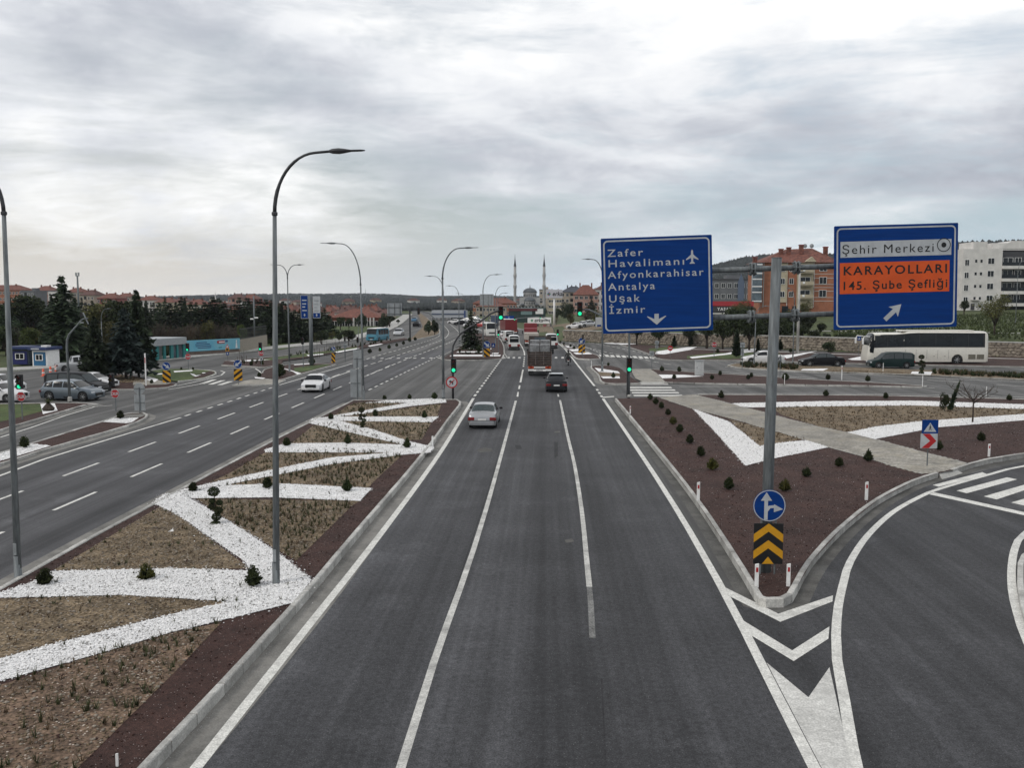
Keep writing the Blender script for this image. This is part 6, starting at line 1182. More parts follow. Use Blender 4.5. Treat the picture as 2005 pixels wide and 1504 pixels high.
car('hatch', 'dark car ahead of the white vans', paint('graphite', (.045, .047, .052), .5), at(1002, 655) + Vector((0, 3, 0)), R(15), 4.3, 1.8, 1.6)
lorry('red box lorry far ahead in the bend', at(992, 657) + Vector((0, 4, 0)), R(14), 8, 2.6, 3.4, paint('truck_red', (.17, .014, .018), .1), paint('truck_white', (.5, .5, .48), 0), 'box')
lorry('blue tarped lorry far ahead behind the conifer median', at(968, 655) + Vector((0, 14, 0)), R(16), 8, 2.6, 3.9, mat('blue_tarp', (.035, .055, .10), .7, .2), paint('truck_white', (.5, .5, .48), 0), 'short')
car('bus', 'white minibus parked behind the far conifer', paint('bus_white', (.60, .60, .57), 0, .4), at(957, 660) + Vector((0, 3.5, 0)), math.pi + R(10), 7.5, 2.4, 2.9, 'minibus', wr=.42)
# motorcycle and rider
b = at(1112.5, 715); mc = thing('motorcycle', 'dark motorcycle ridden away from the camera near the right edge line', 'motorcycle', b); k = 1.0
for y in (-.62, .62): w_ = link('wheel', None, mc, (0, y, .31)); ty, ri = wheel(.31, .12); link('tyre', ty, w_); link('rim', ri, w_)
MB().path([(0, -.75, .72), (0, -.35, .78), (0, .05, .80), (0, .35, .86)], [.07, .15, .17, .12], 10).obj('seat', BLACKP, mc, True); MB().path([(0, .62, .31), (0, .42, .95)], .045, 8).path([(-.36, .34, 1.0), (0, .42, .98), (.36, .34, 1.0)], .022, 6).obj('handlebar', DARKM, mc); MB().box((0, 0, .45), (.3, .7, .35), ch=.08).obj('engine', DARKM, mc); MB().box((0, -.82, .68), (.16, .06, .09)).obj('tail_light', TAIL, mc); MB().box((0, -.86, .5), (.2, .02, .14)).obj('number_plate', PLATE, mc); MB().path([(.17, -.7, .38), (.17, .1, .34)], .05, 8).obj('exhaust', GALV, mc); MB().box((0, -.62, .93), (.36, .34, .26), ch=.05).obj('luggage_box', BLACKP, mc)
def skin_body(name, verts, edges, rad, m, parent, sub=1):
    me = bpy.data.meshes.new(name); me.from_pydata(verts, edges, []); me.materials.append(m); o = link(name, me, parent); md = o.modifiers.new('skin', 'SKIN')
    for v, r in zip(me.skin_vertices[0].data, rad): v.radius = (r, r)
    me.skin_vertices[0].data[0].use_root = True; o.modifiers.new('sub', 'SUBSURF').levels = sub; o.modifiers['sub'].render_levels = sub; return o
pr = thing('person', 'person in dark jacket and trousers seated on the motorcycle, seen from behind', 'person', b)
V_ = [(0, -.18, .90), (0, -.16, 1.12), (0, -.08, 1.34), (0, -.04, 1.46), (0, 0, 1.56), (0, .0, 1.68), (-.2, -.08, 1.36), (-.33, .05, 1.14), (-.33, .30, 1.04), (.2, -.08, 1.36), (.33, .05, 1.14), (.33, .30, 1.04), (-.14, -.1, .86), (-.27, .28, .74), (-.25, .08, .36), (-.25, .24, .30), (.14, -.1, .86), (.27, .28, .74), (.25, .08, .36), (.25, .24, .30)]
skin_body('body', V_, [(0, 1), (1, 2), (2, 3), (3, 4), (4, 5), (2, 6), (6, 7), (7, 8), (2, 9), (9, 10), (10, 11), (0, 12), (12, 13), (13, 14), (14, 15), (0, 16), (16, 17), (17, 18), (18, 19)], [.17, .17, .18, .08, .09, .09, .09, .06, .045, .09, .06, .045, .11, .085, .06, .05, .11, .085, .06, .05], mat('dark_jacket', (.035, .036, .034), .85, .2, 6), pr)
MB().lathe([(.05, -.14), (.12, -.1), (.14, 0), (.12, .09), (.05, .14)], (0, .01, 1.68), 12).obj('helmet', BLACKP, pr, True)
# --- left side vehicles
car('sedan', 'white sedan coming towards the camera on the left carriageway', paint('car_white', (.66, .66, .67), .05), Vector((-20.0, 78.6, .01)), math.pi + R(2), 4.45, 1.80, 1.42, wr=.33)
car('hatch', 'grey blue compact SUV waiting at the left corner', paint('steel_blue', (.10, .125, .15), .55), at(131, 786) + Vector((0, .95, 0)), R(-97), 4.5, 1.86, 1.62, wr=.36, dark_low=True)
car('mpv', 'long black van behind the grey SUV at left', paint('black', (.012, .012, .014), .2), at(136, 776) + Vector((0, 1.4, 0)), R(-96), 5.0, 1.9, 1.9, 'van', name='passenger_van', wr=.35, glass=mat('painted_sheen_glass', (.05, .06, .065)))  # pane colour lightened to stand in for reflections in the glass
car('sedan', 'white car mostly hidden behind the black van', paint('car_white', (.66, .66, .67), .05), at(170, 763) + Vector((0, 1, 0)), R(-96), 4.3, 1.75, 1.45)
car('sedan', 'white sedan cut by the left picture edge behind the stop sign', paint('car_white', (.66, .66, .67), .05), at(-20, 789) + Vector((0, .9, 0)), R(-94), 4.5, 1.8, 1.5)
car('hatch', 'white car with blue roof behind the white sedan at the left edge', paint('car_white', (.66, .66, .67), .05), at(-18, 771) + Vector((0, 1, 0)), R(-94), 4.3, 1.75, 1.6)
car('pickup', 'silver pickup truck parked behind the bent mast', paint('silver', (.46, .47, .48), .5), at(146, 729) + Vector((0, 1, 0)), R(-55), 4.6, 1.8, 1.75, 'pickup truck', wr=.36)
car('mpv', 'black off road car parked under the pines', paint('black', (.012, .012, .014), .2), at(216, 719) + Vector((0, 1, 0)), R(115), 3.6, 1.75, 1.75, wr=.34)
car('bus', 'light blue minibus coming along the left service road', mat('paint_minibus_blue', (.045, .20, .28), .4, .05, coat=.4), at(734, 669) + Vector((0, 3, 0)), math.pi - R(12), 6.2, 2.2, 2.35, 'minibus', wr=.38)
MB().box((0, 0, 2.36), (1.9, 5.6, .12), ch=.04).obj('white_roof', WHITEP, bpy.data.objects['minibus.001'])
# --- right side queue
car('sedan', 'white sedan in the right hand queue behind the gantry pole', paint('car_white', (.66, .66, .67), .05), at(1497, 714) + Vector((0, .9, 0)), R(91), 5.0, 1.9, 1.62, wr=.38)
car('sedan', 'black sedan in the right hand queue', paint('black', (.012, .012, .014), .2), at(1613, 719) + Vector((0, .9, 0)), R(90), 5.0, 1.9, 1.62, wr=.37, glass=mat('painted_sheen_glass', (.05, .06, .065), .1, .2, spec=.5))
car('mpv', 'dark green estate car in front of the white coach', paint('dark_green', (.012, .024, .024), .4), at(1748, 722) + Vector((0, .9, 0)), R(90), 4.9, 1.9, 1.85, wr=.36, glass=mat('painted_sheen_glass', (.05, .06, .065)))
WIN = [(.045, .165), (.17, .30), (.305, .435), (.44, .57), (.575, .70), (.705, .835), (.84, .945)]
s = car('coach', 'long cream white coach bus in the right hand queue', mat('paint_coach_cream', (.62, .60, .54), .35, .05, coat=.4), at(1816, 714) + Vector((0, 1.3, 0)), R(90), 14.2, 2.7, 4.0, 'coach', axles=(.255, .80), win=WIN, wr=.56, low=.32, plate=False, lamps=False)
for t in (.08, .15): MB().box((1.356, (t - .5) * 14.2 - .2, .95), (.02, .85, .55)).box((-1.356, (t - .5) * 14.2 - .2, .95), (.02, .85, .55)).obj('vent_panel', mat('vent_grey', (.16, .15, .12), .7, .2), s)
for t in (.33, .42, .51, .60, .69): MB().box((-1.357, (t - .5) * 14.2, 1.25), (.012, .02, 1.1)).obj('panel_seam', DARKM, s)
for t in (.36, .45, .54): MB().box((-1.358, (t - .5) * 14.2, 1.0), (.02, .12, .06)).obj('latch', BLACKP, s)
for sd_ in (-1, 1): MB().path([(sd_ * 1.1, 6.9, 3.3), (sd_ * 1.3, 7.6, 3.35), (sd_ * 1.3, 7.75, 3.0)], .06, 8).box((sd_ * 1.3, 7.75, 2.75), (.22, .16, .7), ch=.04).obj('mirror', WHITEP, s); MB().box((sd_ * 1.05, -7.08, 1.35), (.3, .06, .22)).obj('tail_light', TAIL, s); MB().box((sd_ * .95, 7.0, .85), (.4, .1, .2)).obj('headlight', HEAD, s)
MB().box((0, -1.2, 4.02), (1.9, 8.6, .16), ch=.06).obj('roof_unit', mat('paint_coach_cream', (.62, .60, .54)), s)
MB().add([(-1.36, (t - .5) * 14.2, z) for t, z in ((.955, 1.35), (.985, 1.45), (.985, 2.3), (.965, 2.9), (.945, 2.9))], [(0, 1, 2, 3, 4)]).obj('door_window', GLASS, s)
# --- far parked and driving cars
FARC = [(1128, 641, 'white'), (1142, 639, 'white'), (1152, 641, 'silver'), (781, 657, 'silver'), (812, 630, 'blue'), (816, 640, 'black'), (890, 634, 'white'), (902, 637, 'black'), (913, 631, 'silver'), (922, 640, 'white'), (935, 634, 'white'), (895, 626, 'black'), (927, 628, 'silver'), (944, 641, 'red')]
FP_ = {'white': ('car_white', (.66, .66, .67), .05), 'silver': ('silver', (.46, .47, .48), .5), 'black': ('black', (.012, .012, .014), .2), 'blue': ('far_blue', (.05, .14, .24), .3), 'red': ('far_red', (.3, .03, .03), .2)}
cc = {}
for px, py, c in sorted(FARC):
    wh = 'on the lot behind the stone wall' if px > 1100 else 'in the far car park behind the median' if px > 850 else 'on the far left service road'
    cc[(c, wh)] = cc.get((c, wh), 0) + 1; b = at(px, py)
    if px > 1100: b = Vector((A(px, 600, 205).x, 205, hgt(A(px, 600, 205).x, 205) + .03))
    car('hatch' if px % 2 else 'sedan', f'{nth(cc[(c, wh)])} small {c} car from the left {wh}', paint(*FP_[c]), b, R(random.uniform(60, 120) if px > 850 else 0 if c != 'silver' else 180), 4.3, 1.8, 1.5, group='far cars', plate=False, lamps=False)
# ================================================================== BUILDINGS
WMESH = {}
def window_mesh(w_, h_):
    k = (round(w_, 2), round(h_, 2))
    if k not in WMESH:
        fr = MB(); t = .07
        for x, z, a, b in ((0, h_ / 2 - t / 2, w_, t), (0, -h_ / 2 + t / 2, w_, t), (-w_ / 2 + t / 2, 0, t, h_ - 2 * t), (w_ / 2 - t / 2, 0, t, h_ - 2 * t), (0, 0, t * .7, h_ - 2 * t)): fr.box((x, -.03, z), (a, .10, b))
        WMESH[k] = (fr.mesh('window_frame', WHITEP), MB().box((0, 0, 0), (w_ - .05, .05, h_ - .05)).mesh('pane', GLASS))
    return WMESH[k]
def window(s, x, z, w_, h_, y): f, p = window_mesh(w_, h_); o = link('window', f, s, (x, y - .01, z)); link('pane', p, o); return o
def house(name, label, l, r, eave, basepx, D, wall, roof=ROOFR, floors=3, cols=4, depth=12, rise=2.2, rz=0, ww=1.2, wh=1.3, flat=False, balc=(), cat='apartment block', group=None, z0=None, sides=0, chim=2, win=True, over=.5, base_ext=3):
    a, b = A(l, eave, D), A(r, eave, D); W_ = b.x - a.x; zb = A(l, basepx, D).z if z0 is None else z0; H_ = a.z - zb; s = thing(name, label, cat, ((a.x + b.x) / 2, D, zb), rz, group)
    MB().box((0, depth / 2, H_ / 2 - base_ext / 2), (W_, depth, H_ + base_ext)).obj('wall', wall, s)
    if flat:
        rf = MB().box((0, depth / 2, H_ + .25), (W_ + .3, depth + .3, .5)).obj('roof', roof, s); MB().box((W_ * .15, depth / 2, H_ + 1.1), (W_ * .3, depth * .3, 1.4)).obj('roof_hut', wall, rf)
    else:
        o = over; x, y0, y1 = W_ / 2 + o, -o, depth + o; q = min(W_, depth) * .42; vs = [(-x, y0, H_), (x, y0, H_), (x, y1, H_), (-x, y1, H_), (-x + q, depth / 2, H_ + rise), (x - q, depth / 2, H_ + rise)]
        rf = MB().add(vs, [(0, 1, 5, 4), (1, 2, 5), (2, 3, 4, 5), (3, 0, 4), (3, 2, 1, 0)]).obj('roof', roof, s)
        for k in range(chim): MB().box(((-.3 + .6 * k / max(1, chim - 1)) * W_ * .8, depth * .42, H_ + rise * .75), (.6, .6, rise * .9)).obj('chimney', roof, rf)
    if win:
        fh = H_ / floors
        for f in range(floors):
            for c in range(cols):
                if (f, c) in balc or c in balc: continue
                window(s, (c - (cols - 1) / 2) * W_ / cols, fh * (f + .52), ww, wh, 0)
        for c in balc:
            if isinstance(c, int):
                for f in range(floors):
                    x = (c - (cols - 1) / 2) * W_ / cols; bw = W_ / cols * .86; bo = MB().box((x, -.55, fh * f + .08), (bw, 1.1, .16)).box((x, -1.06, fh * f + .55), (bw, .07, .9)).obj('balcony', wall, s); MB().box((x, -.01, fh * (f + .5)), (bw * .8, .06, fh * .66)).obj('balcony_door', GLASS, s)
    return s, W_, H_
CRM = mat('wall_cream', (.42, .37, .27), .85, .1, .8); ORW = mat('wall_orange', (.31, .125, .070), .85, .12, .9); WHW = mat('wall_white', (.60, .585, .56), .85, .08, .5); GRW = mat('wall_grey', (.13, .135, .145), .85, .1, .5); PKW = mat('wall_pink', (.34, .20, .16), .85, .12, .5); RDW = mat('wall_red', (.22, .06, .055), .85, .12, .5); TAW = mat('wall_tan', (.36, .31, .25), .85, .12, .5); DKW = mat('wall_dark', (.05, .05, .055), .8, .1)
# orange flats behind the gantry
a, b = A(1491, 514, 216), A(1640, 514, 216); zb = A(1500, 618, 216).z; W_ = b.x - a.x; H_ = a.z - zb; s = thing('apartment_block', 'orange and cream apartment block with red hipped roof behind the signs', 'apartment block', ((a.x + b.x) / 2, 216, zb), R(0)); u = 216 / FP
def fx(px): return (px - 1565.5) * u
def fz(py): return (618 - py) * u
MB().box((0, 7, H_ / 2 - 2), (W_, 14, H_ + 4)).obj('wall', ORW, s)
MB().box((fx(1530), -.12, fz(555)), (26 * u, .3, 75 * u)).obj('cream_bay', CRM, s); MB().box((fx(1577), -.1, fz(560)), (31 * u, .24, 88 * u)).obj('cream_recess', CRM, s)
MB().box((fx(1484), -.6, fz(555)), (18 * u, 1.2, 76 * u)).obj('glazed_bay', GLASSB, s)
for py in (520, 537, 548, 562, 573, 590): MB().box((fx(1484), -1.22, fz(py)), (18.4 * u, .1, 2.2 * u)).obj('white_band', WHITEP, s)
for py in (528, 538, 546, 558, 564, 571, 583, 590): MB().box((fx(1616), -.03, fz(py)), (46 * u, .08, .9 * u)).obj('white_band', MARBLE, s)
for px in (1498, 1543, 1594): MB().path([(fx(px), -.1, fz(602)), (fx(px), -.1, fz(515))], .08, 5).obj('drain_pipe', MARBLE, s)
for py in (528, 552, 577):
    for px in (1534, 1551): window(s, fx(px), fz(py), 1.05, 1.35, -.28 if px == 1534 else 0)
    window(s, fx(1611), fz(py - 1.5), 1.7, 1.6, -.04)
    bo = MB().box((fx(1577), -.9, fz(py + 8)), (26 * u, 1.6, .2)).box((fx(1577), -1.66, fz(py + 4.2)), (26 * u, .08, 7.4 * u)).obj('balcony', CRM, s); window(s, fx(1577), fz(py), 2.3, 1.9, -.24)
    MB().box((fx(1571), -1.75, fz(py + 3)), (.5, .1, .5)).obj('air_conditioner', WHITEP, s)
for px in (1540, 1560): MB().box((fx(px), -.1, fz(606)), (1.4, .2, 1.6)).obj('ground_window', GLASS, s)
q = 8; x = W_ / 2 + .6; rf = MB().add([(-x, -.7, H_), (x, -.7, H_), (x, 14.7, H_), (-x, 14.7, H_), (fx(1553), 7, fz(488)), (fx(1605), 7, fz(486))], [(0, 1, 5, 4), (1, 2, 5), (2, 3, 4, 5), (3, 0, 4), (3, 2, 1, 0)]).obj('roof', ROOFR, s)
for px, py in ((1488, 510), (1538, 494), (1553, 491), (1577, 486), (1624, 490)):
    MB().box((fx(px), 4, fz(py + 4)), (.9, .9, 17 * u)).obj('chimney', ROOFR, rf); MB().box((fx(px), 4, fz(py - 5)), (1.1, 1.1, .2)).obj('chimney_cap', RDW, rf)
for px in (1587, 1600): MB().lathe([(.05, 0), (.35, .08), (.5, .2)], (fx(px), 5, fz(482)), 12, axis='y').path([(fx(px), 5, fz(482)), (fx(px), 5, fz(487))], .05, 5).obj('satellite_dish', SILVB, rf)
MB().plate([(fx(1574), fz(515)), (fx(1596), fz(515)), (fx(1588), fz(505))], -.75, .5).obj('gable', CRM, rf)
# white flats at right
a, b = A(1886, 495, 232), A(2100, 495, 232); zb = A(1900, 614, 232).z; s = thing('apartment_block', 'white modern apartment block with dark balconies at the right edge', 'apartment block', (a.x, 232, zb), 0); u = 232 / FP
def fx(px): return (px - 1886) * u
def fz(py): return (614 - py) * u
MB().box((fx(1923), 7, fz(556)), (74 * u, 14, 130 * u)).obj('wall', WHW, s); MB().box((fx(2035), 8.5, fz(556)), (150 * u, 14, 122 * u)).obj('balcony_wing', DKW, s)
MB().box((fx(1918), 4.1, fz(485)), (26 * u, 8, 15 * u)).obj('roof_block', WHW, s); MB().box((fx(1998), 7, fz(486)), (100 * u, 10, 14 * u)).obj('roof_block', WHW, s); MB().plate([(fx(1950), fz(490)), (fx(1985), fz(475)), (fx(2100), fz(475)), (fx(2100), fz(490))], 1.9, 9).obj('roof_ramp', WHW, s)
for i, py in enumerate((514, 538, 562, 585)):
    window(s, fx(1894), fz(py + 3), 1.1, 1.5, 0); window(s, fx(1939), fz(py), 1.6, 1.5, 0)
    for px in (1911, 1921): MB().box((fx(px), -.01, fz(py)), (.5, .06, .7)).obj('small_window', GLASS, s)
    MB().box((fx(2035), .6, fz(py + 12)), (150 * u, 2.2, 6 * u)).obj('white_band', WHW, s); MB().box((fx(2035), 1.3, fz(py + 6)), (148 * u, .1, 8 * u)).obj('glass_parapet', GLASS, s); window(s, fx(1976), fz(py), 2.4, 1.8, 1.45); window(s, fx(1995), fz(py), 1.6, 1.8, 1.45)
MB().box((fx(1912), -.6, fz(588)), (16 * u, 1.2, 1.2 * u)).obj('entrance_canopy', WHW, s); MB().box((fx(1908), -.03, fz(601)), (7 * u, .1, 12 * u)).obj('door', DKW, s); MB().box((fx(1922), -.03, fz(600)), (5 * u, .1, 5 * u)).obj('small_window', GLASS, s)
MB().box((fx(1905), -1.4, fz(612)), (40 * u, .2, 6 * u)).obj('garden_wall', MARBLE, s)
house('apartment_block', 'grey apartment side wing left of the white flats', 1872, 1886, 502, 606, 240, GRW, DKW, 4, 1, 14, flat=True)
# grey mall-like block and red shop front
s, w_, h_ = house('office_block', 'dark grey flat roofed block left of the orange flats', 1385, 1473, 549, 612, 300, GRW, DKW, 3, 7, 16, flat=True, ww=1.3, wh=1.5, cat='office block'); MB().plate([(w_ * .18, 0), (w_ * .32, 0), (w_ * .32, h_ * .95), (w_ * .25, h_ * 1.2), (w_ * .18, h_ * .95)], -.4, .1).obj('blue_gable', mat('wall_slate_blue', (.10, .13, .19), .8, .1), s)
a, b = A(1380, 590, 200), A(1474, 590, 200); s = thing('fascia_shop', 'long shop with red fascia band behind the round trees', 'shop', ((a.x + b.x) / 2, 200, A(1400, 622, 200).z)); u = 200 / FP
MB().box((0, 4, 15 * u), (94 * u, 8, 34 * u)).obj('wall', DKW, s); MB().box((0, -.15, 27 * u), (95 * u, .3, 9 * u)).obj('red_fascia', mat('fascia_red', (.34, .03, .04), .6, .08), s); MB().box((0, -.1, 17 * u), (95 * u, .24, 9 * u)).obj('dark_fascia', DKW, s); text('YASAN', 8 * u, WHITEP, s, -22 * u, 14 * u, -.24, 'LEFT', 1.25); MB().box((0, -.12, 8 * u), (95 * u, .2, 3 * u)).obj('grey_band', MARBLE, s)
# town on the left rise
TOWN = [(-40, 42, 568, 446, 'orange', 5, 0), (18, 38, 569, 470, 'tan', 5, 1), (40, 66, 571, 440, 'grey', 5, 1), (62, 98, 569, 480, 'pink', 4, 0), (94, 116, 571, 430, 'white', 4, 1), (126, 156, 572, 440, 'tan', 4, 0), (156, 184, 578, 430, 'tan', 5, 0), (190, 226, 584, 420, 'red', 4, 0), (224, 254, 581, 470, 'tan', 4, 0), (268, 304, 588, 430, 'white', 4, 0), (303, 338, 592, 420, 'cream', 4, 0), (334, 366, 590, 460, 'cream', 4, 0), (362, 398, 596, 420, 'cream', 4, 0), (385, 424, 592, 520, 'tan', 3, 1), (398, 446, 598, 430, 'tan', 4, 0), (446, 482, 598, 400, 'white', 3, 1), (446, 475, 584, 500, 'pink', 6, 0), (470, 501, 585, 505, 'red', 6, 0), (480, 505, 602, 410, 'orange', 3, 0), (503, 530, 604, 440, 'cream', 3, 0), (528, 560, 606, 430, 'pink', 3, 0), (556, 590, 607, 450, 'tan', 3, 0),
        (630, 660, 606, 420, 'white', 2, 0), (655, 690, 608, 430, 'cream', 2, 0), (688, 722, 610, 440, 'white', 2, 1), (926, 1010, 594, 420, 'orange', 3, 0), (932, 990, 600, 400, 'tan', 3, 0)]
rt = random.Random(11)
for k in range(34):
    l = 372 + k * 11.2 + rt.uniform(-4, 4); TOWN.append((l, l + rt.uniform(13, 24), rt.uniform(603, 618) + (4 if l > 620 else 0), rt.uniform(330, 400), rt.choice(['white', 'cream', 'tan', 'pink', 'orange', 'tan']), 2, 0))
TW = {'orange': ORW, 'tan': TAW, 'grey': GRW, 'pink': PKW, 'white': WHW, 'red': RDW, 'cream': CRM}; tcn = {}
for l, r, ev, D, c, fl, flat in sorted(TOWN):
    wh = 'on the left skyline' if l < 430 else 'in the town below the left ridge' if l < 610 else 'beyond the minibus' if l < 800 else 'left of the mosque'
    kk_ = (c, flat, wh); tcn[kk_] = tcn.get(kk_, 0) + 1; cols = max(3, int((r - l) / 6)); Wm = (r - l) / FP * D
    nm_ = {'orange': 'orange', 'tan': 'tan', 'grey': 'dark grey', 'pink': 'dusky pink', 'white': 'off white', 'red': 'dark red', 'cream': 'cream'}[c]
    house('apartment_block', f'{nth(tcn[kk_])} {nm_} {"flat roofed" if flat else "red roofed"} house from the left {wh}', l, r, ev, 640, D, TW[c], (ROOFR if tcn[kk_] % 2 else ROOFD) if not flat else GRW, fl + 2, cols, 12, 1.6 + random.random(), 0, 1.0, 1.3, bool(flat), (1,) if cols > 3 else (), group='town houses', z0=A(l, ev, D).z - 3.0 * (fl + 2), cat='house')
# small far minaret and long white roofed hall on the left skyline
b = A(422, 596, 540); s = thing('minaret', 'slim distant minaret on the left skyline', 'minaret', (b.x, 540, b.z - 12)); u = 540 / FP; MB().lathe([(2 * u, 0), (2 * u, 12 + 1 * u), (1.3 * u, 12 + 6 * u), (2.0 * u, 12 + 7.5 * u), (2.0 * u, 12 + 9 * u), (1.2 * u, 12 + 9.2 * u), (1.1 * u, 12 + 16 * u), (.9 * u, 12 + 17 * u), (.05, 12 + 26 * u)], (0, 0, 0), 12).obj('shaft', MARBLE, s, True)
a, b = A(393, 590, 520), A(450, 590, 520); tag(MB().box(((a.x + b.x) / 2, 528, a.z - 3), (b.x - a.x, 14, 6)).obj('long_hall', MARBLE), 'long pale roofed hall behind the distant minaret', 'hall')
# red roofed school hall behind the minibus
s, w_, h_ = house('school_hall', 'long brick hall with hipped orange roof behind the blue minibus', 645, 745, 622, 650, 260, mat('wall_brick', (.17, .06, .04), .9, .2, 2), ROOFR, 1, 10, 14, 2.4, 0, 1.5, 2.0, cat='hall', chim=0)
for k in range(7): MB().box((w_ * (-.02 + .065 * k), -.3, h_ / 2), (.4, .5, h_)).obj('pilaster', MARBLE, s)
# mosque
b = A(1037, 606, 480); D = 480; s = thing('mosque', 'grey domed mosque with two slender pencil minarets on the skyline', 'mosque', (b.x, D, b.z)); u = D / FP
def mx(px): return (px - 1037) * u
def mz(py): return (606 - py) * u
MB().box((0, 9, mz(597) / 2 - 6), (54 * u, 18, mz(597) + 12)).obj('wall', MOSQ, s); MB().box((0, 9, mz(590)), (40 * u, 14, 15 * u)).obj('upper_wall', MOSQ, s)
MB().lathe([(13 * u, mz(583)), (13 * u, mz(574)), (14 * u, mz(574)), (14 * u, mz(573))], (0, 9, 0), 24).obj('drum', MOSQ, s)
MB().lathe([(14.0 * u * math.cos(a), mz(573) + 9.4 * u * math.sin(a)) for a in [k * math.pi / 2 / 9 for k in range(10)]], (0, 9, 0), 24).path([(0, 9, mz(565)), (0, 9, mz(557))], [.3, .05], 6).obj('main_dome', LEAD, s, True)
MB().lathe([(11.5 * u * math.cos(a), mz(590) + 8.5 * u * math.sin(a)) for a in [k * math.pi / 2 / 9 for k in range(10)]], (0, 2.5, 0), 24).obj('half_dome', LEAD, s, True); MB().lathe([(11.2 * u, mz(597)), (11.2 * u, mz(590))], (0, 2.5, 0), 20).obj('half_drum', MOSQ, s)
for x in (-20, -25, 20, 25, -14, 14): MB().lathe([(4.6 * u * math.cos(a), mz(593 if abs(x) > 15 else 598) + 4 * u * math.sin(a)) for a in [k * math.pi / 2 / 6 for k in range(7)]], (x * u, 4 if abs(x) > 15 else -.5, 0), 14).obj('side_dome', LEAD, s, True)
for k in range(7): MB().box(((k - 3) * 3.2 * u, -2.55 - .01 * k, mz(593.5)), (1.5 * u, .3, 4 * u)).obj('window', GLASS, s)
for k in range(9): MB().box(((k - 4) * 6.4 * u, -.08, mz(602)), (3 * u, .3, 5 * u)).obj('arch_window', GLASS, s)
for k in range(9): a = -math.pi / 2 + (k - 4) * .3; MB().box((math.cos(a) * 13.05 * u, 9 + math.sin(a) * 13.05 * u, mz(579)), (1.2 * u, .3, 5 * u), a + math.pi / 2).obj('drum_window', GLASS, s)
for px in (1008, 1065):
    m_ = MB(); prof = [(4.2, 612), (4.0, 598), (2.6, 589), (2.7, 588), (2.7, 566), (3.3, 563), (3.4, 560), (3.4, 558), (2.6, 558), (2.6, 545), (3.3, 541), (3.4, 538), (2.6, 536.5), (2.5, 522)]
    mn = m_.lathe([(r * u, mz(y)) for r, y in prof], (mx(px), 3, 0), 14).obj('minaret', MOSQ, s, True); MB().lathe([(2.8 * u, mz(522)), (1.6 * u, mz(515)), (.5 * u, mz(505)), (.05, mz(498))], (mx(px), 3, 0), 12).obj('spire', mat('spire_dark', (.045, .05, .06), .5, .1), mn)
# flats right of the mosque
house('apartment_block', 'tan flats with dark roof right of the mosque', 1098, 1150, 572, 640, 470, TAW, mat('roof_slate', (.06, .065, .08), .8, .15), 6, 6, 14, 3.0, 0, 1.3, 1.6, balc=(2,), chim=4); house('apartment_block', 'pinkish flats with red roof nearest the blue sign', 1124, 1172, 577, 640, 430, PKW, ROOFR, 5, 5, 14, 4.6, 0, 1.5, 1.5, balc=(3,), chim=2); house('apartment_block', 'pale flats partly behind the blue sign edge', 1166, 1215, 567, 640, 450, WHW, ROOFD, 5, 5, 14, 3, 0, 1.5, 1.5, balc=(1,)); house('apartment_block', 'narrow flats behind the right minaret', 1056, 1078, 568, 640, 520, TAW, GRW, 6, 3, 12, flat=True); house('apartment_block', 'ribbed cream flats behind the pylon sign', 1074, 1100, 573, 640, 450, CRM, ROOFD, 6, 5, 12, 1.5)
# dealer shop with signs and pylon
a, b = A(996, 603, 300), A(1068, 603, 300); u = 300 / FP; s = thing('shop', 'dark green shop with red letter fascia below the mosque', 'shop', ((a.x + b.x) / 2, 300, 0)); zt = A(1000, 603, 300).z; MB().box((0, 6, zt / 2), (72 * u, 12, zt)).obj('wall', mat('shop_dark_green', (.02, .045, .04), .5, .2), s)
MB().box((-8 * u, -.1, zt - .6), (56 * u, .3, 5 * u)).obj('fascia', mat('shop_red_brown', (.10, .025, .03), .7, .2), s)
for x, wpx, z, hp, m in ((3, 22, 609.5, 13, mat('poster_teal', (.16, .24, .24), .6, .2)), (28, 15, 609.5, 10, WHITEP)): MB().box(((1000 + 3 - 1032 + (x if x > 10 else 24 - 21)) * u if False else (x - 4) * u, -.1, (583 - 609.5 - 0) * u + 8 - 0), (wpx * u, .12, hp * u)).obj('poster', m, s)
for k in range(5): MB().box(((-33 + k * 15) * u, -.05, zt * .35), (.3, .2, zt * .7)).obj('glazing_bar', DARKM, s)
b = A(1085, 640, 262); s = thing('pylon_sign', 'tall pylon sign with black erka lettering right of the mosque', 'sign', (b.x, 262, 0)); u = 262 / FP; z1 = A(1085, 575.5, 262).z; MB().path([(0, 0, -.2), (0, 0, z1)], 2.2 * u, 12).obj('pole', WHITEP, s, True); MB().box((0, -.1, z1), (32 * u, 1, 17 * u), ch=.08).obj('panel', mat('pylon_panel', (.46, .46, .50), .6, .06), s); t = text('erka', 12 * u, BLACKS, s, -4 * u, z1 - 3.6 * u, -.62, 'LEFT', 1.0, shear=.2); t.scale.x = 20 * u / max(v.co.x for v in t.data.vertices)
for k, (c, q) in enumerate((((.05, .08, .3), 60), ((.3, .05, .05), 120), ((.04, .25, .12), 0))): o = MB().box((0, 0, 0), (7 * u, .03, 1.6 * u)).obj('logo_stroke', mat(f'logo_{k}', c, .5, .05), s); o.location = (-10.5 * u, -.63 - .01 * k, z1); o.rotation_euler = (0, R(q), 0)
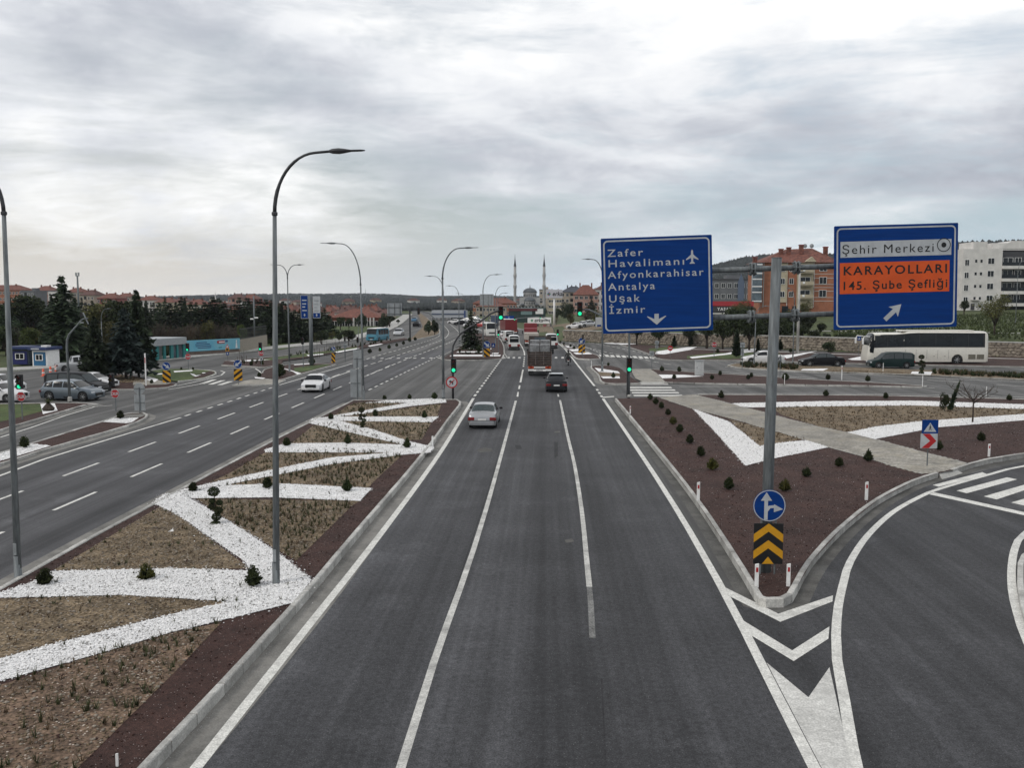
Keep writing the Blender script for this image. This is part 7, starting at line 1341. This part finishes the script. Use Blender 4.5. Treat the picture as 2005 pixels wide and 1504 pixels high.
b = A(1056, 645, 250); s = thing('sign_board', 'wide white board with black erka lettering above small posters', 'sign', (b.x, 250, 0)); u = 250 / FP; z1 = A(1056, 627.5, 250).z; MB().box((0, 0, z1), (46 * u, .3, 12 * u)).obj('panel', WHITEP, s); t = text('erka', 10 * u, BLACKS, s, -10 * u, z1 - 3 * u, -.17, 'LEFT', 1.0, shear=.2); t.scale.x = 17 * u / max(v.co.x for v in t.data.vertices); MB().box((14 * u, -.16, z1), (14 * u, .02, 2 * u)).obj('small_lettering', BLACKS, s)
for k in range(3): o = MB().box((0, 0, 0), (5 * u, .02, 1.2 * u)).obj('logo_stroke', mat('logo_2', (.04, .25, .12)), s); o.location = (-14.5 * u, -.17 - .005 * k, z1); o.rotation_euler = (0, R(60 * k), 0)
for x in (-22, 22): MB().path([(x * u, .2, 0), (x * u, .2, z1)], .12, 6).obj('post', GALV, s)
rp = random.Random(3)
for k in range(6):
    for j in range(2): MB().box(((-20 + k * 7.6) * u, .0, z1 - (9.5 + 6 * j) * u), (6.6 * u, .2, 5 * u)).obj('poster', mat(f'poster_{(k + j) % 4}', [(.30, .10, .10), (.34, .28, .26), (.05, .04, .045), (.26, .24, .17)][(k + j) % 4], .7, .3, 1.5), s)
# long white canopy building with blue stripe
a, b = A(845, 608, 330), A(912, 608, 330); s = thing('long_white_building', 'long low white building with a blue stripe beyond the bend', 'building', ((a.x + b.x) / 2, 330, 0)); u = 330 / FP; z1 = a.z; MB().box((0, 4, z1 - 7 * u), (67 * u, 8, 14 * u)).obj('wall', mat('cladding_white', (.36, .38, .41), .6, .08), s); MB().box((0, -.06, z1 - 7 * u), (67.4 * u, .2, 2 * u)).obj('blue_stripe', mat('stripe_navy', (.03, .05, .10), .6, .1), s); MB().box((32 * u, -.1, z1 - 7 * u), (4 * u, .3, 14 * u)).obj('blue_panel', BLUES, s)
for k in range(9): MB().path([((-32 + 8 * k) * u, 1, 0), ((-32 + 8 * k) * u, 1, z1 - 10 * u)], .15, 6).obj('column', GALV, s)
# kiosks
def kiosk(label, l, r, top_, bot, D, wallm, trim, rz):
    a, b = A(l, top_, D), A(r, top_, D); u = D / FP; W_ = b.x - a.x; zb = .1; H_ = (bot - top_) * u; s = thing('kiosk', label, 'kiosk', ((a.x + b.x) / 2, D, zb), rz); MB().box((0, 1.2, H_ * .45), (W_, 2.4, H_ * .9)).obj('wall', wallm, s); MB().box((0, 1.1, H_ * .95), (W_ * 1.25, 3.2, H_ * .16), ch=.04).obj('roof', mat('kiosk_navy', (.015, .03, .10), .5, .1), s)
    MB().box((0, -.02, H_ * .4), (W_ * .8, .08, H_ * .72)).obj('front_panel', trim, s); f = window_mesh(round(W_ * .5, 2), round(H_ * .34, 2)); o = link('window', f[0], s, (0, -.08, H_ * .48)); link('pane', f[1], o); return s, W_, H_
s, w_, h_ = kiosk('white kiosk with blue front panel and navy roof at left', 62, 92, 684, 721, 104, WHITEP, mat('kiosk_blue', (.02, .12, .24), .5, .1), R(-4)); MB().box((-.2, -.52, h_ * .95), (w_ * .55, .03, h_ * .07)).obj('lettering', SILVS, s); MB().box((w_ * .1, 1, h_ * 1.07), (w_ * .4, .8, .2)).obj('roof_unit', WHITEP, s)
kiosk('dark blue kiosk left of the white kiosk', 22, 56, 686, 722, 106, mat('kiosk_dark', (.03, .045, .06), .5, .1), mat('kiosk_deep_blue', (.015, .02, .12), .5, .1), R(2))
# teal bus station and billboard
a, b = G(283, 709), G(362, 701); d = (b - a); W_ = d.length; rz = math.atan2(d.y, d.x); s = thing('bus_station', 'teal framed glass shelter with grey roof band left of the billboard', 'shelter', ((a.x + b.x) / 2, (a.y + b.y) / 2, .1), rz); u = 118 / FP; H_ = 41 * u; TEAL = mat('teal_frame', (.03, .20, .20), .5, .1)
MB().box((0, 2, H_ - 7 * u), (W_ * 1.02, 4.6, 14 * u), ch=.03).obj('roof_band', mat('roof_band_grey', (.34, .36, .37), .6, .1), s); MB().box((0, 3.6, H_ * .35), (W_, .1, H_ * .7)).obj('back_wall', mat('shelter_grey', (.14, .16, .16), .6, .15), s)
for k, x in enumerate((-.48, -.34, -.20, -.02, .16, .30, .48)): MB().box((x * W_, 0, H_ * .34), (.35 if k % 2 else .55, .25, H_ * .68)).obj('teal_column', TEAL, s)
for x0, x1 in ((-.46, -.36), (-.32, -.22), (.18, .28), (.33, .46)): MB().box(((x0 + x1) / 2 * W_, .05, H_ * .34), ((x1 - x0) * W_, .05, H_ * .64)).obj('glass_pane', GLASSB, s)
MB().box((-.11 * W_, 1, H_ * .3), (.08 * W_, .4, H_ * .55)).obj('poster_case', mat('poster_dark', (.03, .03, .05), .5, .3), s)
a, b = G(362, 698), G(468, 691); d = b - a; W_ = d.length; rz = math.atan2(d.y, d.x); s = thing('billboard', 'long light blue billboard with red logo left of the fence', 'billboard', ((a.x + b.x) / 2, (a.y + b.y) / 2 + .5, .1), rz); u = 125 / FP; SKY = mat('billboard_sky', (.20, .43, .50), .6, .12, .5, col2=(.10, .36, .50))
MB().box((0, .1, 18 * u), (W_, .2, 22 * u)).obj('panel', SKY, s); MB().box((0, .25, 4 * u), (W_, .25, 9 * u)).obj('low_wall', mat('low_wall_brown', (.17, .13, .11), .9, .2), s)
for k in range(4): MB().box((-W_ * .22 + .15 * k, -.01, (24 - k * 3.6) * u), ((26, 36, 39, 34)[k] * u, .02, 1.7 * u)).obj('lettering', mat('billboard_navy', (.03, .08, .20), .6, .05), s)
MB().plate([(0, 0), (1.5 * u, 3 * u), (20 * u, 3.6 * u), (20 * u, -3.0 * u), (1.5 * u, -2.6 * u)], -.03, -.005).obj('red_logo', REDS, s).location = (W_ * .06, 0, 23 * u); MB().box((W_ * .06 + 12 * u, -.035, 23 * u), (15 * u, .01, 2.4 * u)).obj('lettering', WHITEP, s); MB().box((W_ * .06 + 25 * u, -.02, 24.5 * u), (6 * u, .03, 4 * u)).obj('navy_block', mat('billboard_navy', (.03, .08, .2)), s)
MB().plate([(-2.6 * u, 0), (2.6 * u, 0), (1.1 * u, 12 * u), (-1.1 * u, 12 * u)], -.03, -.005).box((0, -.02, 14.5 * u), (2.6 * u, .03, 4 * u)).obj('tower_drawing', WHITEP, s).location = (W_ * .43, 0, 9 * u); MB().box((W_ * .12, -.01, 12 * u), (8 * u, .02, 2 * u)).obj('small_lettering', mat('billboard_teal', (.04, .2, .25)), s)
# fence and panel wall right of the billboard
a, b = A(470, 672, 133), A(522, 660, 150); s = thing('railing_fence', 'dark railing fence on a pale wall right of the billboard', 'fence', (a.x, a.y, .1), math.atan2(b.y - a.y, b.x - a.x)); W_ = math.hypot(b.x - a.x, b.y - a.y)
for k in range(7): MB().box(((k + .5) * W_ / 7, 0, .9), (W_ / 7 - .04, .2, 1.8)).obj('wall_panel', mat('panel_beige', (.30, .27, .22), .85, .15), s)
for k in range(28): MB().box(((k + .5) * W_ / 28, 0, 2.6), (.05, .05, 1.7)).obj('bar', DARKM, s)
for z in (1.9, 3.3): MB().box((W_ / 2, 0, z), (W_, .06, .06)).obj('rail', DARKM, s)
# stone retaining wall on the right: every stone is geometry
def stone_wall(label, x0, x1, h_, name='stone_wall'):
    s = thing(name, label, 'stone wall'); L = math.hypot(x1 - x0, wall_y(x1) - wall_y(x0)); d = Vector((x1 - x0, wall_y(x1) - wall_y(x0), 0)).normalized(); n = Vector((d.y, -d.x, 0)); o = Vector((x0, wall_y(x0), 0)); c = o + d * L / 2 - n * .35
    MB().box((c.x, c.y, h_ / 2 - .3), (L, .5, h_ + .5), math.atan2(d.y, d.x)).obj('wall_core', mat('mortar', (.20, .17, .14), .9, .2, 2), s); cp = o + d * L / 2 - n * .3; MB().box((cp.x, cp.y, h_ + .05), (L, .75, .14), math.atan2(d.y, d.x)).obj('coping', CONC, s)
    g = random.Random(5); mb = MB(); st = []; N_ = 0; rot = math.atan2(d.y, d.x)
    for q in range(5):                                # irregular rubble shapes, one metre across
        n_ = 6 + q % 3; R_ = [(math.cos(6.283 * k / n_ + .3 * q) * g.uniform(.42, .58), math.sin(6.283 * k / n_ + .3 * q) * g.uniform(.42, .58)) for k in range(n_)]
        st.append((R_, n_))
    def shape(R_, n_):
        v = [(x, .1, z) for x, z in R_] + [(x, -.02, z) for x, z in R_] + [(x * .72, -.10, z * .72) for x, z in R_]
        return v, [(k, (k + 1) % n_, n_ + (k + 1) % n_, n_ + k) for k in range(n_)] + [(n_ + k, n_ + (k + 1) % n_, 2 * n_ + (k + 1) % n_, 2 * n_ + k) for k in range(n_)] + [tuple(range(2 * n_, 3 * n_))]
    MS = [MB().add(*shape(*q)).mesh('stone', STONE) for q in st]
    rows = int(h_ / .40)
    for r_ in range(rows):
        for c_ in range(int(L / .52)):
            t = (c_ + .5 * (r_ % 2) + g.uniform(-.22, .22)) * .52; z = (r_ + .55 + g.uniform(-.2, .2)) * .40; ww, hh = g.uniform(.42, .72), g.uniform(.34, .56); p = o + d * t - n * .06; k = g.randrange(5); a_ = g.uniform(-.4, .4)
            if p.x > 44 and N_ < 290: N_ += 1; q = link('stone', MS[k], s, (p.x, p.y, z)); q.rotation_euler = (0, a_, rot); q.scale = (ww, 1, hh)
            else:
                v, f = shape(*st[k]); M_ = Matrix.Translation((p.x, p.y, z)) @ Matrix.Rotation(rot, 4, 'Z') @ Matrix.Rotation(a_, 4, 'Y') @ Matrix.Diagonal((ww, 1, hh, 1)); mb.add([M_ @ Vector(x) for x in v], f)
    tag(mb.obj('stone_facing', STONE, s, fixn=False), kind='stuff')
stone_wall('rubble stone retaining wall below the grass slope on the right', 3, 72, 2.0)
pathr = ribbon('footpath', [(40, 165), (60, 152), (90, 134), (140, 110)], -.8, .8, 0, CONC)
for v in pathr.data.vertices: v.co.z = hgt(v.co.x, v.co.y) + .06
tag(pathr, 'narrow pale path crossing the grass slope above the wall', 'path', kind='structure')
# dry earth bank where the road bends
def bank():
    xs = [-14 + 2 * i for i in range(18)]; ys = [184 + 5 * j for j in range(18)]; poly = np.array([(3, 188), (13, 178), (20, 200), (16, 240), (2, 268), (-7, 255), (-2, 222)]); v = [(x, y, hgt(x, y) + .06) for y in ys for x in xs]; n = len(xs)
    f = [(j * n + i, j * n + i + 1, (j + 1) * n + i + 1, (j + 1) * n + i) for j in range(len(ys) - 1) for i in range(n - 1) if inpoly(np.array([(xs[i] + 1, ys[j] + 2.5)]), poly)[0]]
    me = bpy.data.meshes.new('earth_bank'); me.from_pydata(v, [], f); me.materials.append(SOIL); tag(link('earth_bank', me), 'dry tan earth bank where the main road bends left', 'earth bank', kind='structure')
bank()
# wooded far ridge and hill
def VXW(y): return 0.0
def far_wood():
    P = []
    for _ in range(26000):
        y = 560 + 1750 * random.random() ** 1.6; x = -VXW(y) + random.uniform(-.62, .30) * y
        P.append((x, y, hgt(x, y), random.uniform(1.8, 4.2)))
    for _ in range(9000):
        x = random.uniform(70, 520); y = random.uniform(400, 800)
        P.append((x, y, hgt(x, y), random.uniform(2.5, 5.5)))
    P = np.array(P); n = len(P); V = OCT[None] * (1 + .5 * (RNG.random((n, 6, 1)) - .5)); V = V * np.stack([P[:, 3] * .7, P[:, 3] * .7, P[:, 3] * .75], 1)[:, None]; V += P[:, None, :3] + np.array([0, 0, 1.5]); Fc = (OCTF[None] + (np.arange(n) * 6)[:, None, None]).reshape(-1, 3)
    tag(arr_obj('far_wood', V.reshape(-1, 3), Fc, mat('far_wood_leaves', (.040, .046, .046), .9, .3, .03, col2=(.020, .024, .026))), 'dark wood covering the far ridge and the hill on the right', 'wood', kind='stuff')
far_wood()
# scattered far village houses on the ridge foot
for i in range(16):
    x = -240 + i * 24 + random.uniform(-8, 8); y = random.uniform(640, 900); s = thing('village_house', f'{nth(i + 1)} tiny pale house from the left at the foot of the far ridge', 'house', (x, y, hgt(x, y)), random.random(), 'tiny village houses'); MB().box((0, 0, 2), (9, 7, 7)).obj('wall', random.choice([WHW, CRM, TAW]), s); MB().add([(-5, -4, 5.5), (5, -4, 5.5), (5, 4, 5.5), (-5, 4, 5.5), (-2, 0, 7.5), (2, 0, 7.5)], [(0, 1, 5, 4), (1, 2, 5), (2, 3, 4, 5), (3, 0, 4), (3, 2, 1, 0)]).obj('roof', ROOFD, s)
# antenna mast on the ridge
s = thing('radio_mast', 'thin radio mast on the far ridge', 'mast', (A(716, 580, 1900).x, 1900, 10)); MB().path([(0, 0, 0), (0, 0, 17)], [.6, .2], 6).obj('pole', GALV, s)

# thin haze over everything, the sky outside it
hz = bpy.data.materials.new('air_haze'); hz.use_nodes = True; t_ = hz.node_tree; t_.nodes.remove(t_.nodes['Principled BSDF']); pv_ = t_.nodes.new('ShaderNodeVolumePrincipled'); pv_.inputs['Density'].default_value = .00009; pv_.inputs['Color'].default_value = (.80, .87, .95, 1); pv_.inputs['Anisotropy'].default_value = .2
t_.links.new(pv_.outputs[0], t_.nodes['Material Output'].inputs['Volume'])
tag(MB().box((0, 1245, 29), (4040, 3130, 84)).obj('haze', hz), 'thin bluish haze in the air over the whole place', 'haze', kind='stuff')
